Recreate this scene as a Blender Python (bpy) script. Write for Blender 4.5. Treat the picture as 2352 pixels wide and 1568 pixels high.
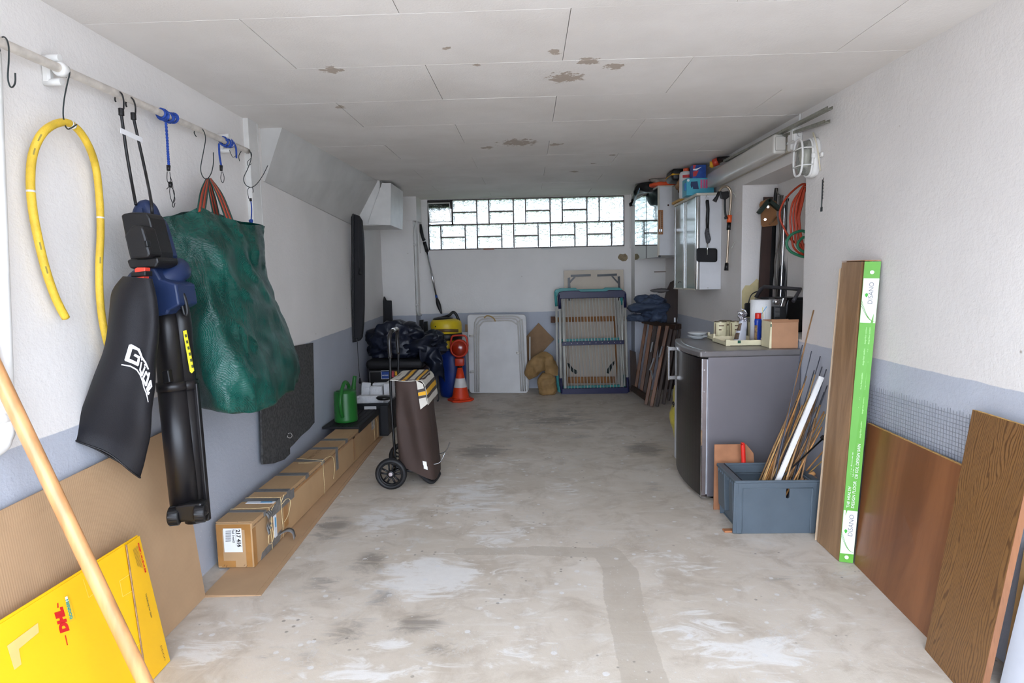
import bpy, bmesh, math, random
from mathutils import Vector, Matrix, noise
for o in list(bpy.data.objects): bpy.data.objects.remove(o)
random.seed(7)
PI = math.pi
SC = bpy.context.scene
COL = SC.collection

# ------------------------------------------------------------------ camera
FPX, YAW, PITCH, ROLL, CAMZ = 1400.0, 0.0291, 0.1002, 0.0208, 1.305
_fw = Vector((-math.sin(YAW)*math.cos(PITCH), math.cos(YAW)*math.cos(PITCH), -math.sin(PITCH)))
_rt = Vector((math.cos(YAW), math.sin(YAW), 0))
_dn = _fw.cross(_rt)
_r2 = _rt*math.cos(ROLL) + _dn*math.sin(ROLL)
_d2 = -_rt*math.sin(ROLL) + _dn*math.cos(ROLL)
cam = bpy.data.cameras.new('camera')
cam.sensor_fit = 'HORIZONTAL'; cam.sensor_width = 36.0
cam.lens = FPX/2352*36.0
cam.clip_start = 0.05; cam.clip_end = 300
camo = bpy.data.objects.new('camera', cam); COL.objects.link(camo)
camo.matrix_world = Matrix(((_r2.x, -_d2.x, -_fw.x, 0), (_r2.y, -_d2.y, -_fw.y, 0), (_r2.z, -_d2.z, -_fw.z, CAMZ), (0, 0, 0, 1)))
SC.camera = camo

def V(px, py, X=None, Y=None, Z=None):
    """point of the room seen at photo pixel (px,py) on the plane X=, Y= or Z="""
    d = _r2*((px-1176)/FPX) + _d2*((py-784)/FPX) + _fw
    o = Vector((0, 0, CAMZ))
    if X is not None: t = (X-o.x)/d.x
    elif Y is not None: t = (Y-o.y)/d.y
    else: t = (Z-o.z)/d.z
    return o + d*t

# ------------------------------------------------------------------ world and exposure
w = bpy.data.worlds.new('overcast_sky'); SC.world = w; w.use_nodes = True
wn = w.node_tree.nodes; wl = w.node_tree.links
bg = wn['Background']
bg.inputs[0].default_value = (0.76, 0.86, 1.03, 1)
bg.inputs[1].default_value = 6.0
vs = SC.view_settings
vs.view_transform = 'Standard'; vs.look = 'None'; vs.gamma = 1.0; vs.use_curve_mapping = False
vs.exposure = 0.6

# ------------------------------------------------------------------ materials
def lin(r, g, b):
    f = lambda c: (c/255/12.92) if c/255 <= .04045 else ((c/255+.055)/1.055)**2.4
    return (f(r), f(g), f(b), 1)
MATS = {}
class NT:
    def __init__(s, name):
        s.m = bpy.data.materials.new(name); s.m.use_nodes = True
        s.t = s.m.node_tree; s.p = s.t.nodes['Principled BSDF']
    def n(s, typ, **kw):
        nd = s.t.nodes.new(typ)
        for k, v in kw.items(): setattr(nd, k, v)
        return nd
    def l(s, a, b): s.t.links.new(a, b)
    def pos(s): return s.n('ShaderNodeNewGeometry').outputs['Position']
    def objc(s): return s.n('ShaderNodeTexCoord').outputs['Object']
    def mapp(s, vec, scale=(1, 1, 1), rot=(0, 0, 0), loc=(0, 0, 0)):
        m = s.n('ShaderNodeMapping'); s.l(vec, m.inputs[0])
        m.inputs['Scale'].default_value = scale; m.inputs['Rotation'].default_value = rot; m.inputs['Location'].default_value = loc
        return m.outputs[0]
    def noise(s, vec, scale, detail=4, rough=.55, dist=0):
        n = s.n('ShaderNodeTexNoise'); s.l(vec, n.inputs['Vector'])
        n.inputs['Scale'].default_value = scale; n.inputs['Detail'].default_value = detail
        n.inputs['Roughness'].default_value = rough; n.inputs['Distortion'].default_value = dist
        return n.outputs['Fac']
    def voro(s, vec, scale, feature='F1', rand=1):
        n = s.n('ShaderNodeTexVoronoi'); n.feature = feature; s.l(vec, n.inputs['Vector'])
        n.inputs['Scale'].default_value = scale; n.inputs['Randomness'].default_value = rand
        return n
    def math(s, op, a, b=None, c=None):
        n = s.n('ShaderNodeMath', operation=op)
        for i, x in enumerate((a, b, c)):
            if x is None: continue
            if isinstance(x, (int, float)): n.inputs[i].default_value = x
            else: s.l(x, n.inputs[i])
        return n.outputs[0]
    def ramp(s, fac, a, b):
        n = s.n('ShaderNodeMapRange'); n.interpolation_type = 'SMOOTHSTEP'; s.l(fac, n.inputs[0])
        n.inputs[1].default_value = a; n.inputs[2].default_value = b
        return n.outputs[0]
    def mix(s, fac, a, b):
        n = s.n('ShaderNodeMix', data_type='RGBA')
        for i, x in ((0, fac), (6, a), (7, b)):
            if isinstance(x, (int, float)): n.inputs[i].default_value = x
            elif isinstance(x, tuple): n.inputs[i].default_value = x
            else: s.l(x, n.inputs[i])
        return n.outputs[2]
    def bump(s, h, strength=.3, dist=.01):
        b = s.n('ShaderNodeBump'); s.l(h, b.inputs['Height'])
        b.inputs['Strength'].default_value = strength; b.inputs['Distance'].default_value = dist
        s.l(b.outputs[0], s.p.inputs['Normal'])
    def sep(s, vec):
        n = s.n('ShaderNodeSeparateXYZ'); s.l(vec, n.inputs[0]); return n.outputs
    def col(s, c): 
        if isinstance(c, tuple): s.p.inputs['Base Color'].default_value = c
        else: s.l(c, s.p.inputs['Base Color'])
    def rough(s, r):
        if isinstance(r, (int, float)): s.p.inputs['Roughness'].default_value = r
        else: s.l(r, s.p.inputs['Roughness'])

def M(name, c, rough=.55, metal=0, var=.08, vs=8, bump=0, bs=80, trans=0, ior=1.45, spec=.5, stretch=None, coat=0, sheen=0):
    """plain procedural material: base colour with noise variation, optional fine relief"""
    if name in MATS: return MATS[name]
    t = NT(name); P = t.p
    v = t.objc()
    if stretch: v = t.mapp(v, stretch)
    base = lin(*c)
    if var:
        dk = tuple(x*(1-var*1.6) for x in base[:3])+(1,); lt = tuple(min(1, x*(1+var)) for x in base[:3])+(1,)
        t.col(t.mix(t.ramp(t.noise(v, vs, 5), .3, .7), dk, lt))
    else: t.col(base)
    t.rough(rough); P.inputs['Metallic'].default_value = metal
    P.inputs['Specular IOR Level'].default_value = spec
    P.inputs['IOR'].default_value = ior
    if trans: P.inputs['Transmission Weight'].default_value = trans
    if coat: P.inputs['Coat Weight'].default_value = coat; P.inputs['Coat Roughness'].default_value = .15
    if sheen: P.inputs['Sheen Weight'].default_value = sheen
    if bump: t.bump(t.noise(v, bs, 3), bump, .01)
    MATS[name] = t.m
    return t.m

# ------------------------------------------------------------------ mesh builder
class MB:
    def __init__(s): s.v = []; s.f = []; s.sm = []
    def add(s, vs, fs, smooth=False, T=None):
        o = len(s.v)
        s.v += [ (T @ Vector(p)) if T is not None else Vector(p) for p in vs]
        s.f += [tuple(o+i for i in f) for f in fs]; s.sm += [smooth]*len(fs)
        return s
    def box(s, a, b, T=None, bev=0, seg=1):
        """axis-aligned box between corners a and b (then transformed by T)"""
        a, b = Vector(a), Vector(b)
        lo = Vector([min(a[i], b[i]) for i in range(3)]); hi = Vector([max(a[i], b[i]) for i in range(3)])
        if bev > 0:
            bm = bmesh.new(); bmesh.ops.create_cube(bm, size=1)
            for v in bm.verts: v.co = Vector([lo[i] + (v.co[i]+.5)*(hi[i]-lo[i]) for i in range(3)])
            bmesh.ops.bevel(bm, geom=bm.edges[:], offset=min(bev, .49*min(hi-lo)), segments=seg, profile=.5, affect='EDGES')
            bm.verts.index_update()
            s.add([v.co.copy() for v in bm.verts], [[v.index for v in f.verts] for f in bm.faces], seg > 1, T); bm.free()
            return s
        x0, y0, z0 = lo; x1, y1, z1 = hi
        return s.add([(x0, y0, z0), (x1, y0, z0), (x1, y1, z0), (x0, y1, z0), (x0, y0, z1), (x1, y0, z1), (x1, y1, z1), (x0, y1, z1)],
                     [(0, 3, 2, 1), (4, 5, 6, 7), (0, 1, 5, 4), (1, 2, 6, 5), (2, 3, 7, 6), (3, 0, 4, 7)], False, T)
    def tube(s, pts, r, seg=10, closed=False, T=None, flat=None, caps=True):
        """round (or flattened: flat=(a,b) half-sizes along a fixed direction) tube along a polyline; r number or list"""
        pts = [Vector(p) for p in pts]; n = len(pts)
        rs = r if isinstance(r, (list, tuple)) else [r]*n
        tan = []
        for i in range(n):
            if closed: d = pts[(i+1) % n]-pts[i-1]
            else: d = pts[min(i+1, n-1)]-pts[max(i-1, 0)]
            tan.append(d.normalized() if d.length > 1e-9 else Vector((0, 0, 1)))
        u = tan[0].orthogonal().normalized(); vs = []; fs = []
        for i in range(n):
            u = (u - tan[i]*u.dot(tan[i]))
            u = u.normalized() if u.length > 1e-6 else tan[i].orthogonal().normalized()
            w = tan[i].cross(u)
            for k in range(seg):
                a = 2*PI*k/seg
                vs.append(pts[i] + (u*math.cos(a) + w*math.sin(a))*rs[i])
        m = n if closed else n-1
        for i in range(m):
            j = (i+1) % n
            for k in range(seg):
                k2 = (k+1) % seg
                fs.append((i*seg+k, i*seg+k2, j*seg+k2, j*seg+k))
        s.add(vs, fs, True, T)
        if not closed and caps:
            s.add(vs[:seg], [tuple(range(seg-1, -1, -1))], False, T); s.add(vs[-seg:], [tuple(range(seg))], False, T)
        return s
    def cyl(s, p0, p1, r0, r1=None, seg=16, T=None): return s.tube([p0, p1], [r0, r0 if r1 is None else r1], seg, T=T)
    def lathe(s, prof, c=(0, 0, 0), seg=24, T=None, sx=1, sy=1):
        """surface of revolution about Z through c; prof = [(r,z)...] bottom to top"""
        c = Vector(c); vs = []; fs = []
        for r, z in prof:
            for k in range(seg):
                a = 2*PI*k/seg; vs.append(c + Vector((r*sx*math.cos(a), r*sy*math.sin(a), z)))
        for i in range(len(prof)-1):
            for k in range(seg):
                k2 = (k+1) % seg; fs.append((i*seg+k, i*seg+k2, (i+1)*seg+k2, (i+1)*seg+k))
        return s.add(vs, fs, True, T)
    def prism(s, poly, z0, z1, T=None):
        """polygon in local XY pushed from z0 to z1"""
        n = len(poly)
        vs = [(p[0], p[1], z0) for p in poly] + [(p[0], p[1], z1) for p in poly]
        fs = [tuple(range(n-1, -1, -1)), tuple(range(n, 2*n))] + [(i, (i+1) % n, n+(i+1) % n, n+i) for i in range(n)]
        return s.add(vs, fs, False, T)
    def hull4(s, q, d):
        """slab: quad q (4 points) pushed along vector d"""
        q = [Vector(p) for p in q]; d = Vector(d)
        return s.add(q+[p+d for p in q], [(0, 1, 2, 3), (7, 6, 5, 4), (0, 4, 5, 1), (1, 5, 6, 2), (2, 6, 7, 3), (3, 7, 4, 0)])
    def sheet(s, fn, nu, nv, T=None, smooth=True, wrap=False):
        vs = []; fs = []
        for j in range(nv+1):
            for i in range(nu + (0 if wrap else 1)): vs.append(Vector(fn(i/nu, j/nv)))
        c = nu if wrap else nu+1
        for j in range(nv):
            for i in range(nu):
                i2 = (i+1) % c; fs.append((j*c+i, j*c+i2, (j+1)*c+i2, (j+1)*c+i))
        return s.add(vs, fs, smooth, T)

def catmull(P, t, closed=False):
    n = len(P)
    if closed: t = (t % 1)*n; i = int(t) % n; f = t-int(t); g = lambda k: Vector(P[k % n])
    else:
        t = min(max(t, 0), 1)*(n-1); i = min(int(t), n-2); f = t-i; g = lambda k: Vector(P[min(max(k, 0), n-1)])
    a, b, c, d = g(i-1), g(i), g(i+1), g(i+2)
    return .5*((2*b) + (c-a)*f + (2*a-5*b+4*c-d)*f*f + (3*b-a-3*c+d)*f**3)
def curve(P, n=24, closed=False):
    return [catmull(P, i/(n if closed else n-1), closed) for i in range(n)]
def loft(rings, nu, nv, disp=None):
    """smooth closed loft through rings (each a closed loop with equal point count); disp(p,u,v)->offset"""
    def fn(u, v):
        col = [catmull(r, u, True) for r in rings]
        p = catmull(col, v)
        return p if disp is None else p + Vector(disp(p, u, v))
    return fn
def wr(p, s, a, seed=0): 
    q = Vector(p)*s + Vector((seed*7.3, seed*3.1, seed))
    return Vector((noise.noise(q), noise.noise(q+Vector((31, 0, 0))), noise.noise(q+Vector((0, 57, 0)))))*a

def obj(name, mb, mat, parent=None, loc=None, sub=0, solid=0, bevel=0, label=None, kind=None):
    """one mesh object from builder vertices given in room coordinates"""
    if parent is not None: org = parent.matrix_basis.translation if parent.parent is None else parent.parent.matrix_basis.translation + parent.matrix_basis.translation
    else: org = Vector((0, 0, 0))
    if loc is None:
        if parent is None:
            xs = [v.x for v in mb.v]; ys = [v.y for v in mb.v]; zs = [v.z for v in mb.v]
            lo = Vector(((min(xs)+max(xs))/2, (min(ys)+max(ys))/2, min(zs)))
        else: lo = org
    else: lo = Vector(loc)
    me = bpy.data.meshes.new(name)
    me.from_pydata([tuple(v-lo) for v in mb.v], [], mb.f)
    me.polygons.foreach_set('use_smooth', mb.sm)
    bm = bmesh.new(); bm.from_mesh(me); bmesh.ops.remove_doubles(bm, verts=bm.verts[:], dist=1e-6)
    bmesh.ops.recalc_face_normals(bm, faces=bm.faces[:]); bm.to_mesh(me); bm.free()
    if mat: me.materials.append(mat)
    o = bpy.data.objects.new(name, me); COL.objects.link(o)
    if parent is not None: o.parent = parent; o.location = lo-org
    else: o.location = lo
    if solid:
        m = o.modifiers.new('solid', 'SOLIDIFY'); m.thickness = abs(solid); m.offset = 1 if solid > 0 else -1
    if bevel:
        m = o.modifiers.new('bevel', 'BEVEL'); m.width = bevel; m.segments = 2; m.limit_method = 'ANGLE'; m.angle_limit = .6
    if sub:
        m = o.modifiers.new('sub', 'SUBSURF'); m.levels = sub; m.render_levels = sub
    if label: o['label'] = label
    if kind: o['kind'] = kind
    return o
def thing(name, label, cat, loc, group=None):
    o = bpy.data.objects.new(name, None); COL.objects.link(o)
    o.location = Vector(loc); o.empty_display_size = .05
    return tag(o, label, cat, group)
def tag(o, label, cat, group=None):
    o['label'] = label; o['category'] = cat
    if group: o['group'] = group
    return o
def struct(name, mb, mat, parent=None, **kw):
    o = obj(name, mb, mat, parent, **kw)
    if parent is None: o['kind'] = 'structure'
    return o
def copy_tree(o, loc, label=None):
    c = o.copy(); COL.objects.link(c); c.location = Vector(loc)
    if label: c['label'] = label
    for ch in list(o.children):
        d = ch.copy(); COL.objects.link(d); d.parent = c
        for g in list(ch.children):
            e = g.copy(); COL.objects.link(e); e.parent = d
    return c
def frame(o, ex, ey, ez=None):
    """matrix with local axes ex, ey (unit-ised, ey made square to ex) and their cross product, at origin o"""
    ex = Vector(ex).normalized(); ey = Vector(ey); ey = (ey-ex*ey.dot(ex)).normalized()
    ez = ex.cross(ey); o = Vector(o)
    return Matrix(((ex.x, ey.x, ez.x, o.x), (ex.y, ey.y, ez.y, o.y), (ex.z, ey.z, ez.z, o.z), (0, 0, 0, 1)))
def text_mb(s, size, T=None, fn=None, bold=0, shear=0, align='CENTER', depth=.0004):
    cu = bpy.data.curves.new('lettering', 'FONT'); cu.body = s; cu.size = size; cu.align_x = align; cu.align_y = 'CENTER'
    cu.offset = bold; cu.shear = shear; cu.extrude = depth; cu.resolution_u = 4
    o = bpy.data.objects.new('lettering', cu); COL.objects.link(o)
    dg = bpy.context.evaluated_depsgraph_get()
    me = bpy.data.meshes.new_from_object(o.evaluated_get(dg))
    mb = MB()
    vs = [v.co.copy() for v in me.vertices]
    if fn: vs = [Vector(fn(v)) for v in vs]
    mb.add(vs, [list(p.vertices) for p in me.polygons], False, T)
    bpy.data.objects.remove(o); bpy.data.curves.remove(cu); bpy.data.meshes.remove(me)
    return mb
# ================================================================== THE ROOM
XL, XLF, XR, YB, YP = -1.51, -1.68, 1.564, 7.29, 7.0
Y0 = 0.0
cz = lambda y: 2.15 + .017*y
# ---- materials of the shell
def wall_mat(name, zline, peel=False, slope=0, wh=((231, 227, 223), (241, 237, 233))):
    t = NT(name); p = t.pos(); xyz = t.sep(p)
    n1 = t.noise(p, 1.3, 5); n2 = t.noise(p, 9, 6); n3 = t.noise(p, 160, 3, .6)
    white = t.mix(t.ramp(n1, .3, .75), lin(*wh[0]), lin(*wh[1]))
    white = t.mix(t.math('MULTIPLY', t.ramp(t.voro(p, 9).outputs['Distance'], .06, .02), t.ramp(n2, .55, .6)), white, lin(170, 160, 150))
    grey = t.mix(t.ramp(n1, .3, .7), lin(176, 180, 190), lin(188, 192, 202))
    zz = t.math('SUBTRACT', xyz[2], t.math('MULTIPLY', t.math('SUBTRACT', xyz[1], 1.7), slope))
    fac = t.ramp(t.math('ADD', zz, t.math('MULTIPLY', t.math('SUBTRACT', n2, .5), .012)), zline-.002, zline+.002)
    base = t.mix(fac, grey, white)
    if peel:
        n = t.voro(p, 60).outputs['Distance']
        sp = t.math('MULTIPLY', t.ramp(n, .18, .1), t.math('MULTIPLY', t.ramp(xyz[2], .5, .1), t.ramp(n2, .5, .6)))
        base = t.mix(sp, base, lin(225, 222, 220))
    t.col(base); t.rough(.7)
    h = t.math('ADD', t.math('MULTIPLY', n3, .5), t.noise(p, 45, 4))
    t.bump(h, .35, .006)
    return t.m
m_wall_l = wall_mat('plaster_left', .864, True, .0125)
m_wall_f = wall_mat('plaster_far', .925)
m_wall_r = wall_mat('plaster_right_dimmed', .918, wh=((219, 214, 210), (229, 224, 220)))  # same white paint as the other walls, darkened to imitate weaker light here
m_white = M('white_gloss_paint', (222, 220, 216), .45, var=.05, vs=6, bump=.1, bs=40)
m_whitegrey = M('grey_white_paint', (205, 203, 199), .6, var=.06, vs=3, bump=.15, bs=90)

def floor_mat():
    t = NT('concrete_floor'); p = t.pos()
    at = t.n('ShaderNodeAttribute', attribute_name='stain'); cs = t.n('ShaderNodeSeparateColor'); t.l(at.outputs['Color'], cs.inputs[0])
    L, D, S = cs.outputs
    big = t.noise(p, 1.1, 6, .6); mid = t.noise(p, 5, 8, .65, .6); fine = t.noise(p, 38, 6, .7); grit = t.noise(p, 220, 3, .7)
    sm = t.noise(t.mapp(p, (1, 2.6, 1), (0, 0, .5)), 4.5, 8, .7, 1.5)
    b = t.mix(t.ramp(big, .3, .7), lin(198, 186, 170), lin(219, 208, 194))
    b = t.mix(t.math('MULTIPLY', t.ramp(mid, .44, .7), .62), b, lin(170, 155, 137))
    b = t.mix(t.math('MULTIPLY', t.ramp(sm, .48, .75), .55), b, lin(226, 222, 216))
    # worn light paint
    lm = t.ramp(t.math('ADD', L, t.math('MULTIPLY', t.math('SUBTRACT', sm, .5), 2.2)), .45, .85)
    b = t.mix(t.math('MULTIPLY', lm, .75), b, t.mix(fine, lin(226, 223, 218), lin(240, 238, 235)))
    # dark scuffs
    dm = t.ramp(t.math('ADD', D, t.math('MULTIPLY', t.math('SUBTRACT', sm, .5), 1.3)), .38, .8)
    b = t.mix(t.math('MULTIPLY', dm, .75), b, lin(124, 115, 106))
    # repaired strip
    st = t.ramp(t.math('ADD', S, t.math('MULTIPLY', t.math('SUBTRACT', fine, .5), .35)), .47, .55)
    b = t.mix(t.math('MULTIPLY', st, .6), b, lin(178, 166, 150))
    # paint splashes and grit
    sv = t.voro(t.mapp(p, (1, 1, 1)), 13); keep = t.ramp(t.noise(p, 3.1, 3), .5, .56)
    spot = t.math('MULTIPLY', t.ramp(t.math('ADD', sv.outputs['Distance'], t.math('MULTIPLY', fine, .16)), .25, .21), keep)
    b = t.mix(t.math('MULTIPLY', spot, .8), b, lin(224, 222, 220))
    sv2 = t.voro(p, 42); spot2 = t.math('MULTIPLY', t.ramp(t.math('ADD', sv2.outputs['Distance'], t.math('MULTIPLY', fine, .2)), .26, .2), t.ramp(t.noise(p, 2.3, 3), .45, .55))
    b = t.mix(t.math('MULTIPLY', spot2, .7), b, lin(214, 212, 208))
    ck = t.math('MULTIPLY', t.ramp(t.math('ABSOLUTE', t.math('SUBTRACT', t.noise(p, 7, 7, .6, 1.2), .5)), .012, .003), t.ramp(t.noise(p, 1.9, 2), .55, .62))
    b = t.mix(t.math('MULTIPLY', ck, .7), b, lin(205, 202, 198))
    sv3 = t.voro(p, 23); spot3 = t.math('MULTIPLY', t.ramp(t.math('ADD', sv3.outputs['Distance'], t.math('MULTIPLY', mid, .3)), .33, .24), t.ramp(t.noise(p, 2.9, 3, .5, .4), .56, .62))
    b = t.mix(t.math('MULTIPLY', spot3, .6), b, lin(92, 86, 80))
    b = t.mix(t.math('MULTIPLY', grit, .18), b, lin(130, 124, 116))
    t.col(b)
    t.rough(t.ramp(mid, .1, .9)); 
    rr = t.n('ShaderNodeMapRange'); t.l(mid, rr.inputs[0]); rr.inputs[3].default_value = .38; rr.inputs[4].default_value = .75
    t.rough(rr.outputs[0])
    t.bump(t.math('ADD', t.math('MULTIPLY', grit, .4), fine), .22, .004)
    return t.m
m_floor = floor_mat()
# ---- floor: dense sheet carrying the stain map
def seg_d(p, a, b):
    ab = b-a; k = max(0, min(1, (p-a).dot(ab)/ab.length_squared)); return (p-(a+ab*k)).length
def fl(x, y): q = V(x, y, Z=0); return Vector((q.x, q.y))
light = [(985, 1325, 170, 60, 1), (880, 1190, 90, 34, .9), (1085, 1135, 130, 60, .75), (1150, 1230, 110, 50, .7), (620, 1420, 150, 30, .7), (840, 1545, 200, 40, .8), (1600, 1450, 130, 70, .75),
         (1750, 1500, 160, 60, .8), (1200, 1500, 140, 60, .7), (1560, 1290, 130, 50, .6), (900, 1480, 60, 20, .9), (1300, 1130, 80, 40, .55), (1200, 980, 120, 15, .5), (1140, 1060, 90, 25, .6), (470, 1500, 90, 40, .8), (1900, 1420, 100, 50, .6), (1180, 1390, 120, 40, .5)]
dark = [(1230, 950, 300, 26, .55), (1200, 1010, 240, 22, .45), (850, 1290, 60, 60, .7), (765, 1210, 60, 40, .75), (740, 1340, 90, 40, .6), (960, 1430, 90, 40, .75), (1010, 1490, 70, 30, .7), (1110, 1035, 90, 26, .8), (1480, 1030, 60, 20, .9), (1270, 965, 160, 22, .65), (1330, 1000, 80, 18, .5), (800, 1450, 90, 60, .6), (700, 1520, 60, 40, .5), (1100, 940, 120, 14, .5), (1500, 1120, 50, 26, .5), (1790, 1330, 60, 30, .5), (880, 1370, 50, 40, .6), (620, 1500, 60, 30, .5)]  # the first two entries darken the far floor broadly
strip = [(1060, 1266), (1230, 1264), (1395, 1270), (1425, 1310), (1432, 1380), (1480, 1560), (1500, 1640)]
sp = [fl(*q) for q in strip]; sw = [.035, .045, .06, .085, .075, .075, .08]
def blob(lst):
    out = []
    for x, y, a, b, s in lst:
        c = fl(x, y); ex = abs(fl(x+a, y).x-c.x); ey = abs(fl(x, y-b).y-fl(x, y+b).y)/2; out.append((c, ex, ey, s))
    return out
LB, DB = blob(light), blob(dark)
mb = MB(); x0, x1, y0, y1 = -1.9, 2.0, 1.2, 7.5; nx, ny = 150, 245
vs_ = []; cols = []
for j in range(ny+1):
    for i in range(nx+1):
        p = Vector((x0+(x1-x0)*i/nx, y0+(y1-y0)*j/ny)); 
        f = lambda B: max([s*math.exp(-((p.x-c.x)/ex)**2-((p.y-c.y)/ey)**2) for c, ex, ey, s in B])
        S = 0
        for k in range(len(sp)-1):
            d = seg_d(p, sp[k], sp[k+1]); wd = (sw[k]+sw[k+1])/2; S = max(S, min(1, max(0, .5+(wd-d)/.06)))
        vs_.append(p); cols.append((f(LB), f(DB), S, 1))
mb.add([(p.x, p.y, 0) for p in vs_], [(j*(nx+1)+i, j*(nx+1)+i+1, (j+1)*(nx+1)+i+1, (j+1)*(nx+1)+i) for j in range(ny) for i in range(nx)], True)
n0 = len(mb.v)
floor = struct('floor', mb, m_floor, loc=(0, 0, 0))
ca = floor.data.color_attributes.new('stain', 'FLOAT_COLOR', 'POINT')
for i, v in enumerate(floor.data.vertices):
    ii = round((v.co.x-x0)/(x1-x0)*nx); jj = round((v.co.y-y0)/(y1-y0)*ny); ca.data[i].color = cols[jj*(nx+1)+ii]
struct('floor', MB().box((-1.9, 1.2, -.15), (2.0, 7.5, -.004)).box((-1.9, Y0, -.15), (2.0, 1.2, 0)), m_floor, loc=(0, 0, 0))
m_ground = M('pale_driveway', (182, 178, 172), .8, var=.1, vs=2, bump=.2, bs=60)
struct('ground_outside', MB().box((-40, -40, -.3), (40, Y0-.01, -.03)), m_ground, loc=(0, 0, 0))
m_lawn = M('mown_lawn', (96, 112, 70), .9, var=.2, vs=3, bump=.4, bs=50)
struct('ground_outside', MB().box((-40, 7.8, -.3), (40, 40, -.03)), m_lawn, loc=(0, 0, 0))

# ---- walls
def xw(y): return -1.47-.0415*(y-1.9)          # the left wall runs slightly outwards to the back
mb = MB(); mb.add([(-2.1, Y0, -.1), (xw(Y0), Y0, -.1), (xw(7.5), 7.5, -.1), (-2.1, 7.5, -.1), (-2.1, Y0, 2.4), (xw(Y0), Y0, 2.4), (xw(7.5), 7.5, 2.4), (-2.1, 7.5, 2.4)], [(0, 3, 2, 1), (4, 5, 6, 7), (0, 1, 5, 4), (1, 2, 6, 5), (2, 3, 7, 6), (3, 0, 4, 7)])
struct('wall_left', mb, m_wall_l, loc=(0, 0, 0))
NY0, NY1, NZ0, NZ1, NX = 3.53, 4.555, .93, 1.955, 1.815
mb = MB()
mb.box((XR, Y0, -.1), (XR+.45, NY0, 2.4)); mb.box((XR, NY1, -.1), (XR+.45, 7.5, 2.4))
mb.box((XR, NY0, -.1), (XR+.45, NY1, NZ0)); mb.box((XR, NY0, NZ1), (XR+.45, NY1, 2.4))
mb.box((NX, NY0, NZ0), (XR+.45, NY1, NZ1))
struct('wall_right', mb, m_wall_r, loc=(0, 0, 0))
WX0, WX1, WZ0, WZ1 = -1.178, 1.136, 1.684, 2.262
mb = MB()
ix0, ix1, iz0 = -1.285, 1.205, 1.648          # plaster reveal around the glass blocks
mb.box((XLF, YB, -.1), (ix0, 7.6, 2.4)); mb.box((ix1, YB, -.1), (XR, 7.6, 2.4)); mb.box((ix0, YB, -.1), (ix1, 7.6, iz0))
rv = YB+.035
mb.box((ix0, rv, iz0), (WX0-.006, 7.55, 2.4)); mb.box((WX1+.006, rv, iz0), (ix1, 7.55, 2.4)); mb.box((WX0-.006, rv, iz0), (WX1+.006, 7.55, WZ0-.006)); mb.box((WX0-.006, rv, WZ1+.004), (WX1+.006, 7.55, 2.4))
struct('wall_back', mb, m_wall_f, loc=(0, 0, 0))
mb = MB(); mb.box((XLF, YP, -.1), (-1.305, YB, 2.4)); mb.box((XLF+.06, YP-.02, 2.0), (-1.255, YB-.001, 2.4))
struct('wall_back', mb, m_wall_f, loc=(0, 0, 0))
mb = MB(); mb.box((1.215, YP+.05, -.1), (XR, YB, 2.4))
struct('wall_back', mb, m_wall_f, loc=(0, 0, 0))
# peeled plaster patch on the back wall
m_peel = M('bare_plaster', (150, 132, 104), .85, var=.15, vs=30, bump=.3, bs=90)
def patch(name, px, Y, mat, parent=None, th=.0015):
    q = [V(x, y, Y=Y) for x, y in px]; mb = MB()
    mb.prism([(p.x, p.z) for p in q], 0, th, Matrix(((1, 0, 0, 0), (0, 0, -1, Y), (0, 1, 0, 0), (0, 0, 0, 1))))
    return mb
struct('trim_1', patch('p', [(1420, 588), (1424, 583), (1431, 584), (1436, 582), (1441, 587), (1442, 593), (1438, 599), (1430, 600), (1423, 596), (1419, 592)], YB, m_peel), m_peel, loc=(0, 0, 0))
# ---- ceiling with boards
def ceil_mat():
    t = NT('painted_ceiling_board'); p = t.pos()
    n1 = t.noise(p, 1.7, 5); n2 = t.noise(p, 26, 6, .7); n3 = t.noise(p, 130, 3, .6)
    b = t.mix(t.ramp(n1, .3, .7), lin(224, 218, 212), lin(236, 231, 226))
    pts = [(.18, 2.83, .085), (.26, 2.62, .05), (.12, 2.5, .03), (-.06, 4.2, .13), (-.28, 4.35, .05), (.2, 4.3, .05), (-.81, 2.63, .05), (-.95, 3.2, .03), (.38, 2.7, .05), (.55, 5.1, .03), (.42, 5.5, .04), (.65, 4.75, .03), (-.3, 2.42, .02), (-.2, 2.62, .02)]
    tot = None
    for x, y, r in pts:
        d = t.n('ShaderNodeVectorMath', operation='DISTANCE'); 
        fl_ = t.n('ShaderNodeVectorMath', operation='MULTIPLY'); t.l(p, fl_.inputs[0]); fl_.inputs[1].default_value = (1, 1, 0)
        t.l(fl_.outputs[0], d.inputs[0]); d.inputs[1].default_value = (x, y, 0)
        v = t.math('MAXIMUM', t.math('SUBTRACT', 1, t.math('DIVIDE', d.outputs['Value'], r*2.2)), 0)
        tot = v if tot is None else t.math('MAXIMUM', tot, v)
    fac = t.ramp(t.math('ADD', tot, t.math('MULTIPLY', t.math('SUBTRACT', n2, .5), 1.6)), .62, .7)
    fac = t.math('MULTIPLY', fac, t.ramp(tot, .02, .1))
    b = t.mix(t.math('MULTIPLY', fac, .8), b, lin(164, 146, 128))
    t.col(b); t.rough(.75); t.bump(t.math('ADD', n3, t.math('MULTIPLY', n2, .6)), .25, .004)
    return t.m
m_ceil = ceil_mat()
mb = MB(); a = cz(Y0)+.012; b = cz(7.5)+.012
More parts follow.
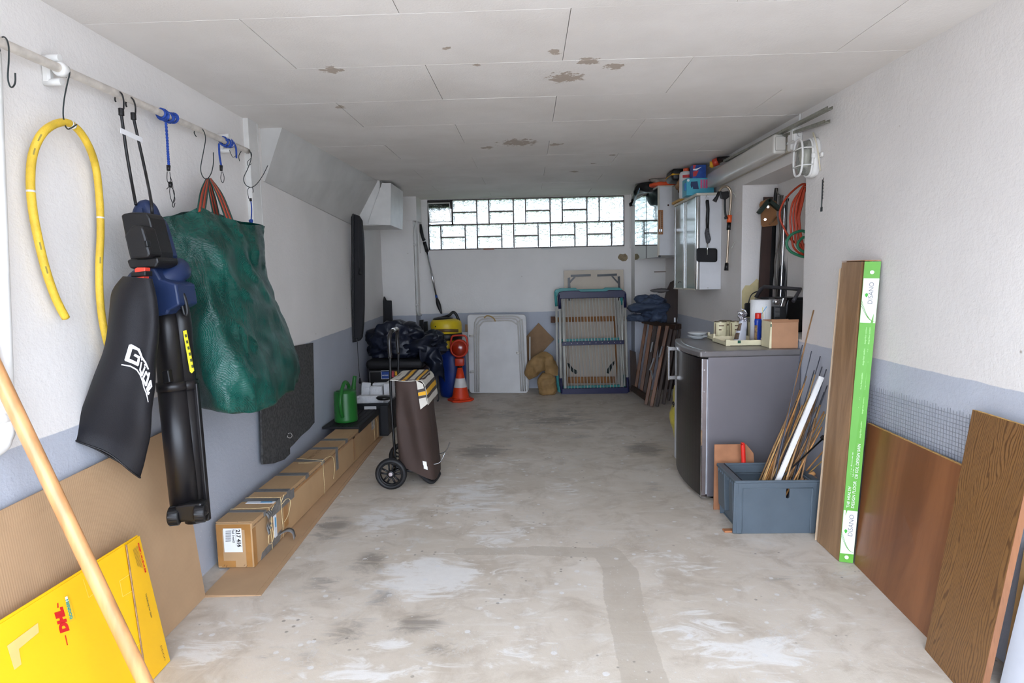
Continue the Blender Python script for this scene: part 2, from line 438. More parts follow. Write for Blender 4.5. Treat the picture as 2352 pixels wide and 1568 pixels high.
mb.add([(-1.9, Y0, a), (2.0, Y0, a), (2.0, 7.5, b), (-1.9, 7.5, b), (-1.9, Y0, a+.2), (2.0, Y0, a+.2), (2.0, 7.5, b+.2), (-1.9, 7.5, b+.2)], [(0, 3, 2, 1), (4, 5, 6, 7), (0, 1, 5, 4), (1, 2, 6, 5), (2, 3, 7, 6), (3, 0, 4, 7)])
ceil = struct('ceiling', mb, M('dark_board_joint', (120, 112, 104), .9), loc=(0, 0, 0))
rows = [Y0, .58, 1.09, 1.595, 2.097, 2.605, 3.12, 3.64, 4.17, 4.68, 5.2, 5.68, 6.17, 6.67, 7.17, 7.5]
pm = {}
for r in range(len(rows)-1):
    ya, yb = rows[r], rows[r+1]; off = (.155, -.41)[r % 2]
    k = off-1.1*3
    js = []
    while k < 2.2:
        if -1.88 < k < 1.95: js.append(k)
        k += 1.1
    js = [-1.885]+js+[1.985]
    for i in range(len(js)-1):
        xa, xb = js[i], js[i+1]; g = .0012
        W, Dp = xb-xa-2*g, yb-ya-2*g
        key = (round(W, 4), round(Dp, 4))
        z = cz((ya+yb)/2)
        if key not in pm:
            m0 = MB(); m0.box((-W/2, -Dp/2, 0), (W/2, Dp/2, .012), bev=.0004)
            po = obj('ceiling_panel', m0, m_ceil, ceil, loc=(0, 0, 0)); pm[key] = po.data
        else:
            po = bpy.data.objects.new('ceiling_panel', pm[key]); COL.objects.link(po); po.parent = ceil
        po.location = ((xa+xb)/2, (ya+yb)/2, z+random.uniform(-.0006, .0006)); po.rotation_euler = (math.atan(.017)+random.uniform(-.0012, .0012), random.uniform(-.0008, .0008), 0)
# ---- glass block window
win = bpy.data.objects.new('window_1', None); COL.objects.link(win); win['kind'] = 'structure'; win.location = (0, YB, WZ0)
U = (WX1-WX0)/16
m_mortar = M('grey_mortar', (120, 112, 108), .9, var=.1, vs=20)
def glass_mat():
    t = NT('rippled_glass_block'); P = t.p
    v = t.mapp(t.objc(), (1, 1, 1.3)); n = t.noise(v, 17, 3, .5, 1.2)
    P.inputs['Transmission Weight'].default_value = 1; P.inputs['IOR'].default_value = 1.32; t.rough(.06); t.col((.36, .38, .377, 1))
    t.bump(n, .9, .06)
    return t.m
m_gb = glass_mat()
top = [(2, 2, 2, 'H'), (4, 2, 1, 'V'), (5, 2, 2, 'H'), (7, 2, 1, 'V'), (8, 2, 2, 'H'), (10, 2, 1, 'V'), (11, 2, 2, 'H'), (13, 2, 1, 'V'), (14, 2, 2, 'S')]
bot = [(0, 0, 1, 'V'), (1, 0, 2, 'H'), (3, 0, 1, 'V'), (4, 0, 2, 'H'), (6, 0, 1, 'V'), (7, 0, 2, 'H'), (9, 0, 1, 'V'), (10, 0, 2, 'H'), (12, 0, 1, 'V'), (13, 0, 2, 'H'), (15, 0, 1, 'V')]
bl = []
for x, z, w_, k in top+bot:
    if k == 'H': bl += [(x, z, 2, 1), (x, z+1, 2, 1)]
    elif k == 'V': bl.append((x, z, 1, 2))
    else: bl.append((x, z, 2, 2))
gbm = {}; JT = .015
gy0, gy1 = rv-.012, rv+.075
for x, z, w_, h_ in bl:
    c = Vector((WX0+U*(x+w_/2), (gy0+gy1)/2, WZ0+U*(z+h_/2)))
    if (w_, h_) not in gbm:
        a = Vector((w_*U/2-JT/2, (gy1-gy0)/2, h_*U/2-JT/2)); m0 = MB(); m0.box(c-a, c+a, bev=.012, seg=3)
        o = obj('glass_block', m0, m_gb, win, loc=c); gbm[(w_, h_)] = o.data
    else:
        o = bpy.data.objects.new('glass_block', gbm[(w_, h_)]); COL.objects.link(o); o.parent = win; o.location = c-win.location
mb = MB()
def bar(x, z, dx, dz):
    h = JT/2-.0005
    if dx: mb.box((WX0+U*x, rv, WZ0+U*z-h), (WX0+U*(x+dx), rv+.06, WZ0+U*z+h))
    else: mb.box((WX0+U*x-h, rv+.0006, WZ0+U*z), (WX0+U*x+h, rv+.0594, WZ0+U*(z+dz)))
bar(0, 2, 16, 0); bar(0, 0, 16, 0); bar(0, 4, 16, 0); bar(0, 0, 0, 4); bar(16, 0, 0, 4)
for x, z, w_, k in top+bot:
    bar(x, z, 0, 2)
    if k == 'H': bar(x, z+1, 2, 0)
obj('mortar_joints', mb, m_mortar, win)
# hopper vent in the corner of the window
m_dkmetal = M('dark_brown_metal', (58, 50, 48), .5, var=.1)
vx0, vx1, vz0, vz1 = WX0, WX0+2*U, WZ0+2*U, WZ1
mb = MB()
mb.box((vx0, rv-.02, vz0), (vx0+.012, rv+.05, vz1)); mb.box((vx1-.012, rv-.02, vz0), (vx1, rv+.05, vz1)); mb.box((vx0, rv-.02, vz0), (vx1, rv+.05, vz0+.01)); mb.box((vx0, rv-.02, vz1-.012), (vx1, rv+.05, vz1))
obj('vent_frame', mb, m_dkmetal, win)
T = Matrix.Translation((0, rv-.01, vz0+.03)) @ Matrix.Rotation(.42, 4, 'X')
h = vz1-vz0-.05
mb = MB(); mb.box((vx0+.018, 0, 0), (vx1-.018, .006, h), T); obj('vent_pane', mb, m_gb, win)
mb = MB()
for a, b in (((vx0+.014, -.004, 0), (vx0+.022, .01, h)), ((vx1-.022, -.004, 0), (vx1-.014, .01, h)), ((vx0+.014, -.004, 0), (vx1-.014, .01, .01)), ((vx0+.014, -.004, h-.01), (vx1-.014, .01, h))): mb.box(a, b, T)
obj('vent_sash', mb, m_white, win)
mb = MB(); mb.prism([(vx0+.013, vz1-.1), (vx0+.115, vz1-.1), (vx0+.14, vz1-.125), (vx0+.165, vz1-.1), (vx1-.013, vz1-.1), (vx1-.013, vz1-.012), (vx0+.013, vz1-.012)], 0, .004, Matrix(((1, 0, 0, 0), (0, 0, -1, rv+.03), (0, 1, 0, 0), (0, 0, 0, 1))))
obj('vent_flap', mb, m_dkmetal, win)
# ---- trims: casing, sloped duct, ventilation box, conduits
XL = xw(3.42); mb = MB(); mb.box((XL-.01, 3.36, .97), (XL+.03, 3.47, cz(3.4)+.01), bev=.003); struct('trim_2', mb, m_white, loc=(0, 0, 0))
for k, (ya, yb) in enumerate(((3.475, 3.488), (3.494, 3.507))):
    struct('trim_2', MB().box((XL-.01, ya, .97), (XL+.022, yb, cz(3.4)+.01), bev=.002), m_white, loc=(0, 0, 0))
struct('trim_2', MB().box((XL-.01, 3.4885, .97), (XL+.004, 3.4935, cz(3.4))), m_dkmetal, loc=(0, 0, 0))
struct('trim_2', MB().box((XL-.01, 3.508, .97), (XL+.004, 3.512, cz(3.4))), m_dkmetal, loc=(0, 0, 0))
t_ = MB(); A = [(XLF, 0, 1.91), (-1.53, 0, 1.91), (-1.40, 0, 2.24), (XLF, 0, 2.24)]; dx_ = (0, -.085, .02, 0)
t_.add([(x, 3.6, z) for x, y, z in A]+[(x+dx_[i], 5.72, z-.07*(i < 2)) for i, (x, y, z) in enumerate(A)], [(0, 1, 2, 3), (7, 6, 5, 4), (0, 4, 5, 1), (1, 5, 6, 2), (2, 6, 7, 3), (3, 7, 4, 0)])
struct('trim_3', t_, m_whitegrey, loc=(0, 0, 0))
mb = MB()
pf = [V(x, y, Y=5.7) for x, y in ((898, 420), (897, 517), (845, 515), (849, 499), (877, 420))]
mb.prism([(p.x, p.z) for p in pf], 0, .55, Matrix(((1, 0, 0, 0), (0, 0, 1, 5.7), (0, 1, 0, 0), (0, 0, 0, 1))))
mb.box((XLF, 5.72, 1.84), (-1.36, 6.24, 2.27))
struct('trim_4', mb, m_white, loc=(0, 0, 0), bevel=.003)
m_rust = M('rusty_stain', (138, 112, 88), .8, var=.2, vs=40)
struct('trim_4', MB().box((-1.2655, 6.02, 1.98), (-1.2635, 6.05, 2.10), bev=.001), m_rust, loc=(0, 0, 0))
struct('trim_4', MB().box((-1.2655, 5.83, 2.02), (-1.2635, 5.93, 2.06), bev=.001), m_whitegrey, loc=(0, 0, 0))
mb = MB(); a = V(955, 505, Y=YP-.02); b = V(963, 716, Y=YP-.02)
mb.tube([(a.x, YP+.05, 2.0), (-1.29, YP+.02, 1.9), (-1.29, YP+.02, .98), (-1.285, YP+.05, .93), (-1.285, YP+.2, .92)], .014, 12)
struct('trim_5', mb, m_white, loc=(0, 0, 0))
for z in (1.73, 1.045): struct('trim_5', MB().box((-1.312, YP-.004, z-.012), (-1.268, YP+.04, z+.012), bev=.003), m_whitegrey, loc=(0, 0, 0))
mb = MB(); mb.box((-1.262, YP+.0, 0.95), (-1.25, YP+.012, 2.0)) 
# small sill remnants under the window
for px0, px1, py, c, nm in ((1110, 1135, 572, (150, 98, 74), 'sill_wood'), (1243, 1300, 570, (196, 198, 196), 'sill_strip')):
    a = V(px0, py, Y=YB-.002); b = V(px1, py, Y=YB-.002)
    struct('trim_6', MB().box((a.x, YB-.004, a.z-.006), (b.x, YB+.03, a.z+.006), bev=.002), M(nm, c, .6), loc=(0, 0, 0))
# ================================================================== LEFT WALL
def PP(px, **k): return [V(x, y, **k) for x, y in px]
def yprism(px, Y, th, mb=None):
    """outline seen at distance Y, pushed away from the viewer by th"""
    mb = mb or MB(); q = PP(px, Y=Y)
    return mb.prism([(p.x, p.z) for p in q], 0, th, Matrix(((1, 0, 0, 0), (0, 0, 1, Y), (0, 1, 0, 0), (0, 0, 0, 1))))
def xprism(px, X, th, mb=None):
    mb = mb or MB(); q = PP(px, X=X)
    return mb.prism([(p.y, p.z) for p in q], 0, th, Matrix(((0, 0, 1, X), (1, 0, 0, 0), (0, 1, 0, 0), (0, 0, 0, 1))))
def onp(px, py, P, n):
    d = V(px, py, Y=1) - Vector((0, 0, CAMZ)); o = Vector((0, 0, CAMZ)); n = Vector(n)
    return o + d*((Vector(P)-o).dot(n)/d.dot(n))
def ribbon(mb, pts, wid, fn, sub=6):
    """flat stroke of given width along 2-D pixel points, mapped by fn(px,py)"""
    P = [Vector((x, y, 0)) for x, y in pts]
    n = (len(P)-1)*sub+1; W = wid if isinstance(wid, (list, tuple)) else [wid]*len(P)
    C = []; Ws = []
    for i in range(n):
        k = min(i//sub, len(P)-2); f = i/sub-k
        C.append(P[k].lerp(P[k+1], f)); Ws.append(W[k]*(1-f)+W[k+1]*f)
    for k in range(len(P)-1):                 # mitred straight pieces
        d = (P[k+1]-P[k]).normalized(); nn = Vector((-d.y, d.x, 0)); vs = []
        for i in range(sub+1):
            c = P[k].lerp(P[k+1], i/sub); h = (W[k]*(1-i/sub)+W[k+1]*i/sub)/2
            if i == 0 and k > 0: c = c-d*h*.6
            if i == sub and k < len(P)-2: c = c+d*h*.6
            vs += [fn(*(c+nn*h).xy), fn(*(c-nn*h).xy)]
        mb.add(vs, [(2*i, 2*i+1, 2*i+3, 2*i+2) for i in range(sub)])
    return mb

m_wire = M('dark_green_coated_wire', (42, 50, 50), .4, var=.05)
m_black = M('black_plastic', (19, 18, 20), .42, var=.08, bump=.05, bs=200)
m_blackm = M('black_metal', (16, 16, 18), .3, var=.05)
m_rail = M('cream_painted_pipe', (208, 200, 190), .45, var=.1, vs=25, bump=.1)
m_bluerope = M('blue_rope', (40, 74, 160), .75, var=.15, vs=60, bump=.5, bs=160)
# ---- pipe rail along the wall
def rp(px, py, dx=.055):      # point in front of the left wall
    q = V(px, py, X=-1.45)
    for _ in range(4): q = V(px, py, X=xw(q.y)+dx)
    return q
ra, rb = rp(0, 97), rp(560, 343); dr = (rb-ra).normalized()
r0 = ra-dr*.6; r1 = rb+dr*.05
rail = thing('pipe_rail', 'cream painted metal pipe fixed along the left wall as a hanging rail', 'pipe', r0)
obj('rail', MB().tube([r0, ra, rb, r1], .0135, 16), m_rail, rail)
for px, py in ((140, 160), (528, 328)):
    c = rp(px, py, .055); mb = MB()
    mb.tube([c-dr*.014, c-dr*.006, c+dr*.006, c+dr*.014], [.019, .022, .022, .019], 16)
    mb.tube([c+Vector((0, 0, .034)), c+Vector((-.055, 0, .034))], .011, 10); mb.tube([c+Vector((0, 0, -.036)), c+Vector((-.055, 0, -.036))], .011, 10)
    mb.box(c+Vector((-.055, -.012, -.04)), c+Vector((-.03, .012, .04)), bev=.006)
    obj('wall_bracket', mb, m_white, rail)
# ---- white water pipe at the left edge
mb = MB(); a = rp(2, 560, .04); b = rp(18, 975, .04)
wp = thing('water_pipe', 'white vertical water pipe with an elbow at the left picture edge', 'pipe', (b.x, b.y, b.z-.05))
up = (a-b).normalized()
obj('pipe', mb.tube(curve([b+up*1.0, a, b.lerp(a, .3), b, b+Vector((0, -.012, -.035)), b+Vector((0, -.05, -.06)), b+Vector((0, -.25, -.075))], 40), .017, 14), m_white, wp)
obj('collar', MB().tube([b+up*.015, b+up*.05], .021, 14), m_white, wp)
obj('clamp', MB().box(b+Vector((-.037, -.03, .01)), b+Vector((.02, .03, .035)), bev=.008, seg=2), m_white, wp)
# ---- wire S-hooks
def hook(px, dx0, label, r=.0021, dxs=None):
    n = len(px); pts = [rp(x, y, (dxs[i] if dxs else dx0)) for i, (x, y) in enumerate(px)]
    return tag(obj('wire_hook', MB().tube(curve(pts, n*5), r, 8), m_wire), label, 'hook', 'wire hooks on the pipe rail')
hook([(0, 118), (-3, 100), (6, 85), (15, 90), (20, 108), (20, 140), (18, 178), (23, 198), (30, 199), (35, 188), (35, 168)], .07, 'empty dark wire hook at the left end of the pipe rail', dxs=[.035, .035, .05, .065, .075, .075, .08, .08, .08, .08, .08])
hook([(152, 178), (150, 158), (157, 154), (160, 168), (155, 190), (148, 225), (145, 258), (148, 283), (155, 296), (163, 294), (176, 286)], .07, 'dark wire hook carrying the yellow hose', dxs=[.035, .035, .055, .075, .075, .075, .07, .06, .07, .085, .09])
hook([(451, 314), (446, 304), (453, 293), (466, 298), (472, 318), (467, 350), (461, 385), (465, 404), (475, 411), (485, 398), (490, 375), (490, 350)], .07, 'black wire hook holding the green bag straps', dxs=[.035, .035, .05, .07, .08, .08, .08, .085, .09, .09, .09, .09])
hook([(550, 370), (549, 356), (560, 342), (573, 346), (577, 362), (570, 385), (560, 408), (564, 424), (577, 430), (590, 422), (604, 402), (615, 380)], .07, 'wide black wire hook at the far end of the pipe rail', dxs=[.03, .03, .05, .07, .08, .08, .08, .08, .08, .085, .09, .09])
hook([(566, 352), (577, 350), (577, 362), (568, 372), (570, 380), (577, 376)], .05, 'small bent wire loop at the very end of the rail', r=.0016)
# ---- yellow hose
m_hose = M('yellow_hose', (224, 186, 58), .5, var=.1, vs=14, bump=.25, bs=300, stretch=(1, 1, 1))
hp = [(151, 730), (128, 685), (106, 622), (88, 550), (75, 480), (70, 415), (76, 352), (100, 303), (140, 281), (172, 291), (200, 328), (219, 380), (228, 450), (231, 530), (228, 610), (230, 690), (240, 760), (262, 840)]
hose = thing('garden_hose', 'short yellow garden hose bent over a wire hook on the left wall', 'hose', rp(151, 730, .02))
pts = curve([rp(x, y, .055 if 250 < y < 340 else .03) for x, y in hp], 90)
obj('hose_tube', MB().tube(pts, .0115, 14), m_hose, hose)
for i in (24, 45, 46, 66): obj('paint_spot', MB().tube([pts[i], pts[i]+(pts[i+1]-pts[i]).normalized()*.006], .01175, 14), m_white, hose)
for i in (10, 14, 31, 34, 56, 72): 
    a, b = pts[i], pts[i+1]; mb = MB(); T = frame(a+Vector((.0117, 0, 0)), b-a, Vector((0, 0, 1)).cross(b-a) if abs((b-a).z) > 0 else (0, 0, 1))
    obj('print_mark', mb.box((0, -.002, -.001), (.022, .002, .0005), frame(a+(Vector((1, -.9, 0)).normalized())*.0113, b-a, Vector((.7, .7, 0)))), M('faded_print', (150, 132, 60), .6), hose)
# ---- black luggage straps that carry the leaf blower
for k, (hx, cord, side) in enumerate(((([(266, 234), (264, 225), (272, 211), (280, 216), (284, 232), (284, 250)]), [(278, 258), (290, 345), (301, 410), (312, 470)], 'left'),
                              (([(291, 246), (289, 236), (297, 223), (306, 229), (311, 245), (311, 262)]), [(306, 268), (322, 340), (336, 405), (347, 462), (350, 500)], 'right'))):
    base = rp(cord[-1][0], cord[-1][1], .1)
    st = thing('bungee_strap', 'black elastic strap with hook holding the leaf blower, %s one of the pair' % side, 'strap', base, 'black bungee straps')
    obj('hook', MB().tube(curve([rp(x, y, d) for (x, y), d in zip(hx, (.03, .03, .055, .08, .08, .08))], 24), .0028, 8), m_blackm, st)
    f0 = rp(cord[0][0], cord[0][1]-9, .08); f1 = rp(cord[0][0]+1, cord[0][1]+8, .08); mb = MB()
    mb.tube([f0.lerp(f1, i/10) for i in range(11)], [.0085+.0012*(i % 2) for i in range(10)]+[.006], 12); obj('ferrule', mb, m_black, st)
    q = [rp(x, y, .08) for x, y in cord]; e = V(cord[-1][0], cord[-1][1], Y=2.13); q[-1] = e
    if len(q) > 4: q[-2] = V(cord[-2][0], cord[-2][1], Y=2.13)
    obj('elastic_cord', MB().tube(curve(q, 30), .0052, 10), m_black, st)
mb = MB(); a, b = rp(276, 299, .09), rp(327, 322, .09)
tag(obj('paper_tag', mb.box((0, -.009, 0), ((b-a).length, .009, .0012), frame(a, b-a, (0, 0, 1)), bev=.0004), M('white_paper', (236, 236, 238), .7, var=.02)), 'white paper tag across the two black bungee straps', 'tag')
# ---- blue ropes wound on the rail
def rope(lbl, wrap, n, hang, ferr, wires, tail=None):
    c0, c1 = rp(*wrap[0]), rp(*wrap[1])
    t = thing('bungee_rope', lbl, 'rope', rp(*hang[-1]), 'blue bungee ropes')
    pts = []
    for i in range(n*12+1):
        a = 2*PI*i/12; c = c0.lerp(c1, .5+.5*math.sin(i/(n*12)*PI*2.6-1.57)) if n > 4 else c0.lerp(c1, i/(n*12))
        pts.append(c+Vector((math.cos(a), 0, math.sin(a)))*(.0185+.003*math.sin(i*.37)))
    obj('coil', MB().tube(pts, .0045, 8), m_bluerope, t)
    q = curve([rp(x, y, .075) for x, y in hang], 26)
    if n > 4:                                  # twisted pair
        for ph in (0, PI): 
            tw = [p+Vector((.5, .5, 0))*.0032*math.cos(i*.9+ph)+Vector((.5, -.5, 0))*.0032*math.sin(i*.9+ph) for i, p in enumerate(curve(q, 60))]
            obj('cord', MB().tube(tw, .0033, 6), m_bluerope, t)
    else: obj('cord', MB().tube(q, .0045, 8), m_bluerope, t)
    for fx, fy in ferr: obj('ferrule', MB().tube([rp(fx, fy-6, .075), rp(fx, fy+6, .075)], [.008, .0065], 10), m_black, t)
    for w_ in wires: obj('hook', MB().tube(curve([rp(x, y, .075) for x, y in w_], 24), .0014, 6), m_blackm, t)
    if tail: obj('cord_end', MB().tube(curve([rp(x, y, .075) for x, y in tail], 16), .0045, 8), m_bluerope, t)
    return t
rope('blue rope wound thickly on the rail, twisted end hanging down', ((370, 262), (399, 273)), 9, [(381, 280), (384, 320), (386, 355), (388, 382)], [(387, 386), (391, 424)],
     [[(384, 394), (384, 415), (390, 424), (390, 445), (396, 465), (402, 458), (398, 440), (396, 420), (391, 405)], [(383, 434), (391, 428), (400, 440), (400, 455), (396, 470), (399, 476), (402, 466)], [(390, 395), (392, 418)]])
rope('short blue rope coil beside the far bracket with a small wire loop', ((512, 324), (530, 331)), 4, [(503, 330), (504, 355), (508, 380)], [(508, 386)], [[(509, 394), (507, 410), (512, 420), (515, 408), (511, 394)], [(527, 345), (535, 361), (543, 356)]], [(536, 326), (542, 340), (543, 363)])
t = thing('bungee_rope', 'thin blue rope with knot hanging from the far wire hook', 'rope', rp(577, 512, .08), 'blue bungee ropes')
obj('hook', MB().tube(curve([rp(x, y, .08) for x, y in ((571, 456), (569, 440), (571, 432), (579, 430), (582, 438), (581, 442))], 24), .0016, 6), m_blackm, t)
obj('ferrule', MB().tube([rp(575, 455, .08), rp(576, 462, .08)], .0065, 10), m_black, t)
obj('cord', MB().tube(curve([rp(x, y, .08) for x, y in ((576, 460), (578, 480), (577, 503))], 12), .0032, 8), m_bluerope, t)
mb = MB(); c = rp(577, 508, .08); mb.sheet(lambda u, v: c+Vector((math.sin(v*PI)*math.cos(2*PI*u), math.sin(v*PI)*math.sin(2*PI*u), math.cos(v*PI)))*.0105*(1+.2*math.sin(9*u+7*v)), 12, 8, wrap=True)
obj('knot', mb, m_bluerope, t)

# ================================================================== leaf blower
m_bblue = M('navy_blue_plastic', (28, 44, 80), .45, var=.06, bump=.05, bs=250)
m_red = M('orange_red_plastic', (226, 70, 52), .4, var=.04)
bl_ = thing('leaf_blower', 'navy and black electric leaf blower vacuum hanging upside down with a black collecting bag', 'leaf blower', V(440, 1195, Y=2.1))
obj('handle', MB().tube(curve(PP([(318, 560), (320, 505), (330, 478), (343, 480), (356, 515), (366, 560), (375, 600)], Y=2.16), 30), .026, 16), m_bblue, bl_)
obj('side_cover', yprism([(338, 492), (350, 510), (372, 585), (368, 605), (352, 610), (340, 560)], 2.10, .1), m_bblue, bl_, bevel=.008)
mb = MB(); q0 = V(360.5, 548, Y=2.096); q1 = V(369.5, 582, Y=2.096); obj('model_lettering', MB().box((0, -.003, 0), ((q1-q0).length, .003, .002), frame(q0, q1-q0, (1, 0, .2))), m_red, bl_)
bb = obj('battery_housing', yprism([(277, 494), (284, 490), (302, 487), (336, 488), (344, 500), (364, 578), (364, 600), (300, 602), (292, 570)], 2.06, .09), m_black, bl_, bevel=.006)
obj('battery_pack', yprism([(284, 540), (300, 520), (312, 514), (328, 521), (335, 545), (345, 583), (340, 592), (298, 594)], 2.0, .07), m_black, bb, bevel=.008)
obj('catch', yprism([(330, 553), (337, 552), (339, 566), (333, 568)], 1.995, .02), m_blackm, bb, bevel=.002)
obj('battery_foot', yprism([(290, 598), (300, 594), (362, 590), (364, 602), (357, 615), (298, 617)], 2.03, .12), m_black, bl_, bevel=.006)
c = V(363, 631, Y=2.17); T = Matrix.Translation(c) @ Matrix.Rotation(math.radians(24), 4, 'X') @ Matrix.Rotation(math.radians(-9), 4, 'Y')
mb = MB(); mb.lathe([(0, .034), (.05, .034), (.085, .03), (.1, .02), (.107, .005), (.107, -.02), (.1, -.034), (.06, -.04), (0, -.04)][::-1], seg=40, T=T)
obj('fan_housing', mb, m_bblue, bl_)
obj('neck', yprism([(300, 612), (352, 612), (368, 640), (404, 652), (412, 700), (386, 714), (383, 722), (356, 727), (350, 690), (320, 640)], 2.06, .12), m_bblue, bl_, bevel=.012)
lt = obj('bag_latch', yprism([(300, 626), (334, 622), (334, 634), (300, 636)], 1.985, .04), m_black, bl_, bevel=.003)
obj('red_button', yprism([(308, 617), (314, 614), (333, 614), (333, 624), (309, 627)], 1.99, .03), m_red, lt, bevel=.003)
obj('red_button', yprism([(308, 637), (331, 634), (329, 641), (316, 643)], 1.99, .03), m_red, lt, bevel=.003)
# tube: two lobes with a clamp ring
m_tube = M('satin_black_tube', (20, 18, 20), .38, var=.05)
A0, A1, B0, B1 = V(378, 700, Y=2.12), V(428, 1188, Y=2.1), V(411, 690, Y=2.15), V(450, 1196, Y=2.13)
obj('blow_tube', MB().tube([A0, A0.lerp(A1, .1), A0.lerp(A1, .36), A0.lerp(A1, .361), A1], [.036, .044, .046, .05, .048], 28), m_tube, bl_)
obj('blow_tube', MB().tube([B0, B0.lerp(B1, .1), B0.lerp(B1, .36), B0.lerp(B1, .361), B1], [.03, .036, .036, .04, .036], 24), m_tube, bl_)
obj('tube_fin', yprism([(438, 880), (452, 880), (480, 1196), (440, 1200)], 2.13, .02), m_tube, bl_, bevel=.004)
ring = MB(); ring.tube([A0.lerp(A1, .355), A0.lerp(A1, .395)], .0525, 28); ring.tube([B0.lerp(B1, .355), B0.lerp(B1, .395)], .0425, 24); obj('clamp_ring', ring, m_tube, bl_)
obj('clamp_catch', yprism([(370, 853), (386, 849), (391, 878), (374, 882)], 2.055, .03), m_black, bl_, bevel=.004)
m_yel = M('yellow_label', (236, 218, 50), .5, var=.03)
lb = obj('warning_label', yprism([(420, 760), (427, 758), (445, 851), (440, 857), (436, 853)], 2.112, .004), m_yel, bl_)
mb = MB()
for i in range(6): 
    x, y = 424+i*3.0, 768+i*14; mb = yprism([(x, y), (x+4, y-1), (x+5.4, y+6), (x+1.4, y+7)], 2.111, .002, mb)
obj('pictograms', mb, M('label_print', (70, 74, 40), .6), lb)
obj('power_cord', MB().tube(curve(PP([(405, 660), (420, 675), (427, 695), (430, 718), (424, 722), (416, 690)], Y=2.1), 24), .0065, 10), m_black, bl_)
ax = obj('axle_bracket', yprism([(400, 1163), (430, 1158), (462, 1155), (466, 1190), (440, 1200), (400, 1196)], 2.04, .05), m_black, bl_, bevel=.008)
for cx_, cy_ in ((401, 1184), (461, 1177)):
    c = V(cx_, cy_, Y=2.055); T = Matrix.Translation(c) @ Matrix.Rotation(.28, 4, 'Z') @ Matrix.Rotation(PI/2, 4, 'Y')
    mb = MB(); mb.lathe([(0, -.02), (.024, -.02), (.031, -.017), (.033, -.012), (.033, .012), (.031, .017), (.024, .02), (.02, .014), (.008, .014), (.007, .02), (0, .02)], seg=28, T=T)
    for k in range(14): mb.box((.031, -.003, -.014), (.0348, .003, .014), T @ Matrix.Rotation(2*PI*k/14, 4, 'Z'))
    obj('wheel', mb, m_blackm if 0 else m_black, bl_)
# collecting bag
Lb = [(282, 634), (256, 668), (250, 720), (238, 800), (207, 885), (180, 955), (161, 1004)]
Rb = [(350, 640), (362, 690), (365, 745), (362, 820), (353, 905), (346, 1000), (322, 1097)]
def bag_edge(v):
    a = catmull([Vector((x, y, 0)) for x, y in Lb], v); b = catmull([Vector((x, y, 0)) for x, y in Rb], v); return a, b
def bag_t(v): return .035+.03*math.sin(min(1, v*1.1)*PI)
def bag_surf(u, v):
    a, b = bag_edge(v); an = 2*PI*u; s = (1-math.cos(an))/2
    p = a.lerp(b, s); p.y += 26*math.sin(PI*s)*max(0, v-.75)*-1.2
    f = math.sin(an)
    p3 = V(p.x, p.y, Y=2.0 - .03*s - .1*(1-s)*v*v - f*bag_t(v)*(1 if f > 0 else .5))
    return p3 + wr(p3, 9, .006*min(1, v*3), 3) + Vector((0, -.012*math.sin(6.0*s+2*v)*math.sin(PI*s)*min(1, 3*v)*(f > 0), 0))
m_fab = M('black_nylon', (22, 21, 25), .55, var=.08, vs=9, bump=.15, bs=420, spec=.35)
bag = obj('collecting_bag', MB().sheet(bag_surf, 56, 50, wrap=True), m_fab, bl_)
hem = [bag_surf(u/40, 1) for u in range(41)]
obj('hem', MB().tube(hem, .003, 6), m_black, bag)
def on_bag(px, py):
    # search the front half for the surface point seen at this pixel
    v = .5
    for _ in range(30):
        a, b = bag_edge(v); s = (px-a.x)/(b.x-a.x); s = min(.985, max(.015, s))
        y = a.lerp(b, s).y - 26*math.sin(PI*s)*max(0, v-.75)*1.2; v = min(1, max(0, v+(py-y)/420))
    u = math.acos(1-2*s)/(2*PI); p = bag_surf(u, v)
    return p + Vector((.25, -1, .05)).normalized()*.004
zz = lambda L: [(260+x/7.84, 760+y/7.84) for x, y in L]
m_print = M('white_print', (238, 238, 245), .6, var=.02)
mb = MB()
for pts, w_ in (([(445, 345), (300, 262), (222, 512), (412, 605), (438, 478), (345, 425)], [5, 8.5, 8.5, 7, 6, 5.5]), ([(420, 325), (500, 480), (590, 570), (650, 690)], [6, 5, 4, 3.5]),
                ([(497, 505), (510, 525)], 4.5), ([(572, 595), (585, 625)], 4), ([(497, 560), (468, 700), (508, 795), (580, 640)], [4, 4.5, 4.5, 4]),
                ([(665, 745), (582, 968), (530, 850), (600, 735), (640, 830)], [4, 4.5, 4, 4, 3]), ([(672, 875), (680, 985), (625, 1060), (660, 900), (600, 1030), (625, 1125), (645, 1085)], [3, 3.5, 3, 3, 3.5, 3.5, 3]),
                ([(135, 605), (270, 635), (400, 705), (470, 790), (520, 900), (545, 1010), (590, 1110), (635, 1270)], [2.6, 3, 3.2, 3, 2.6, 2.6, 2.4, 1.6])):
    ribbon(mb, zz(pts), w_, on_bag)
obj('logo_print', mb, m_print, bag)

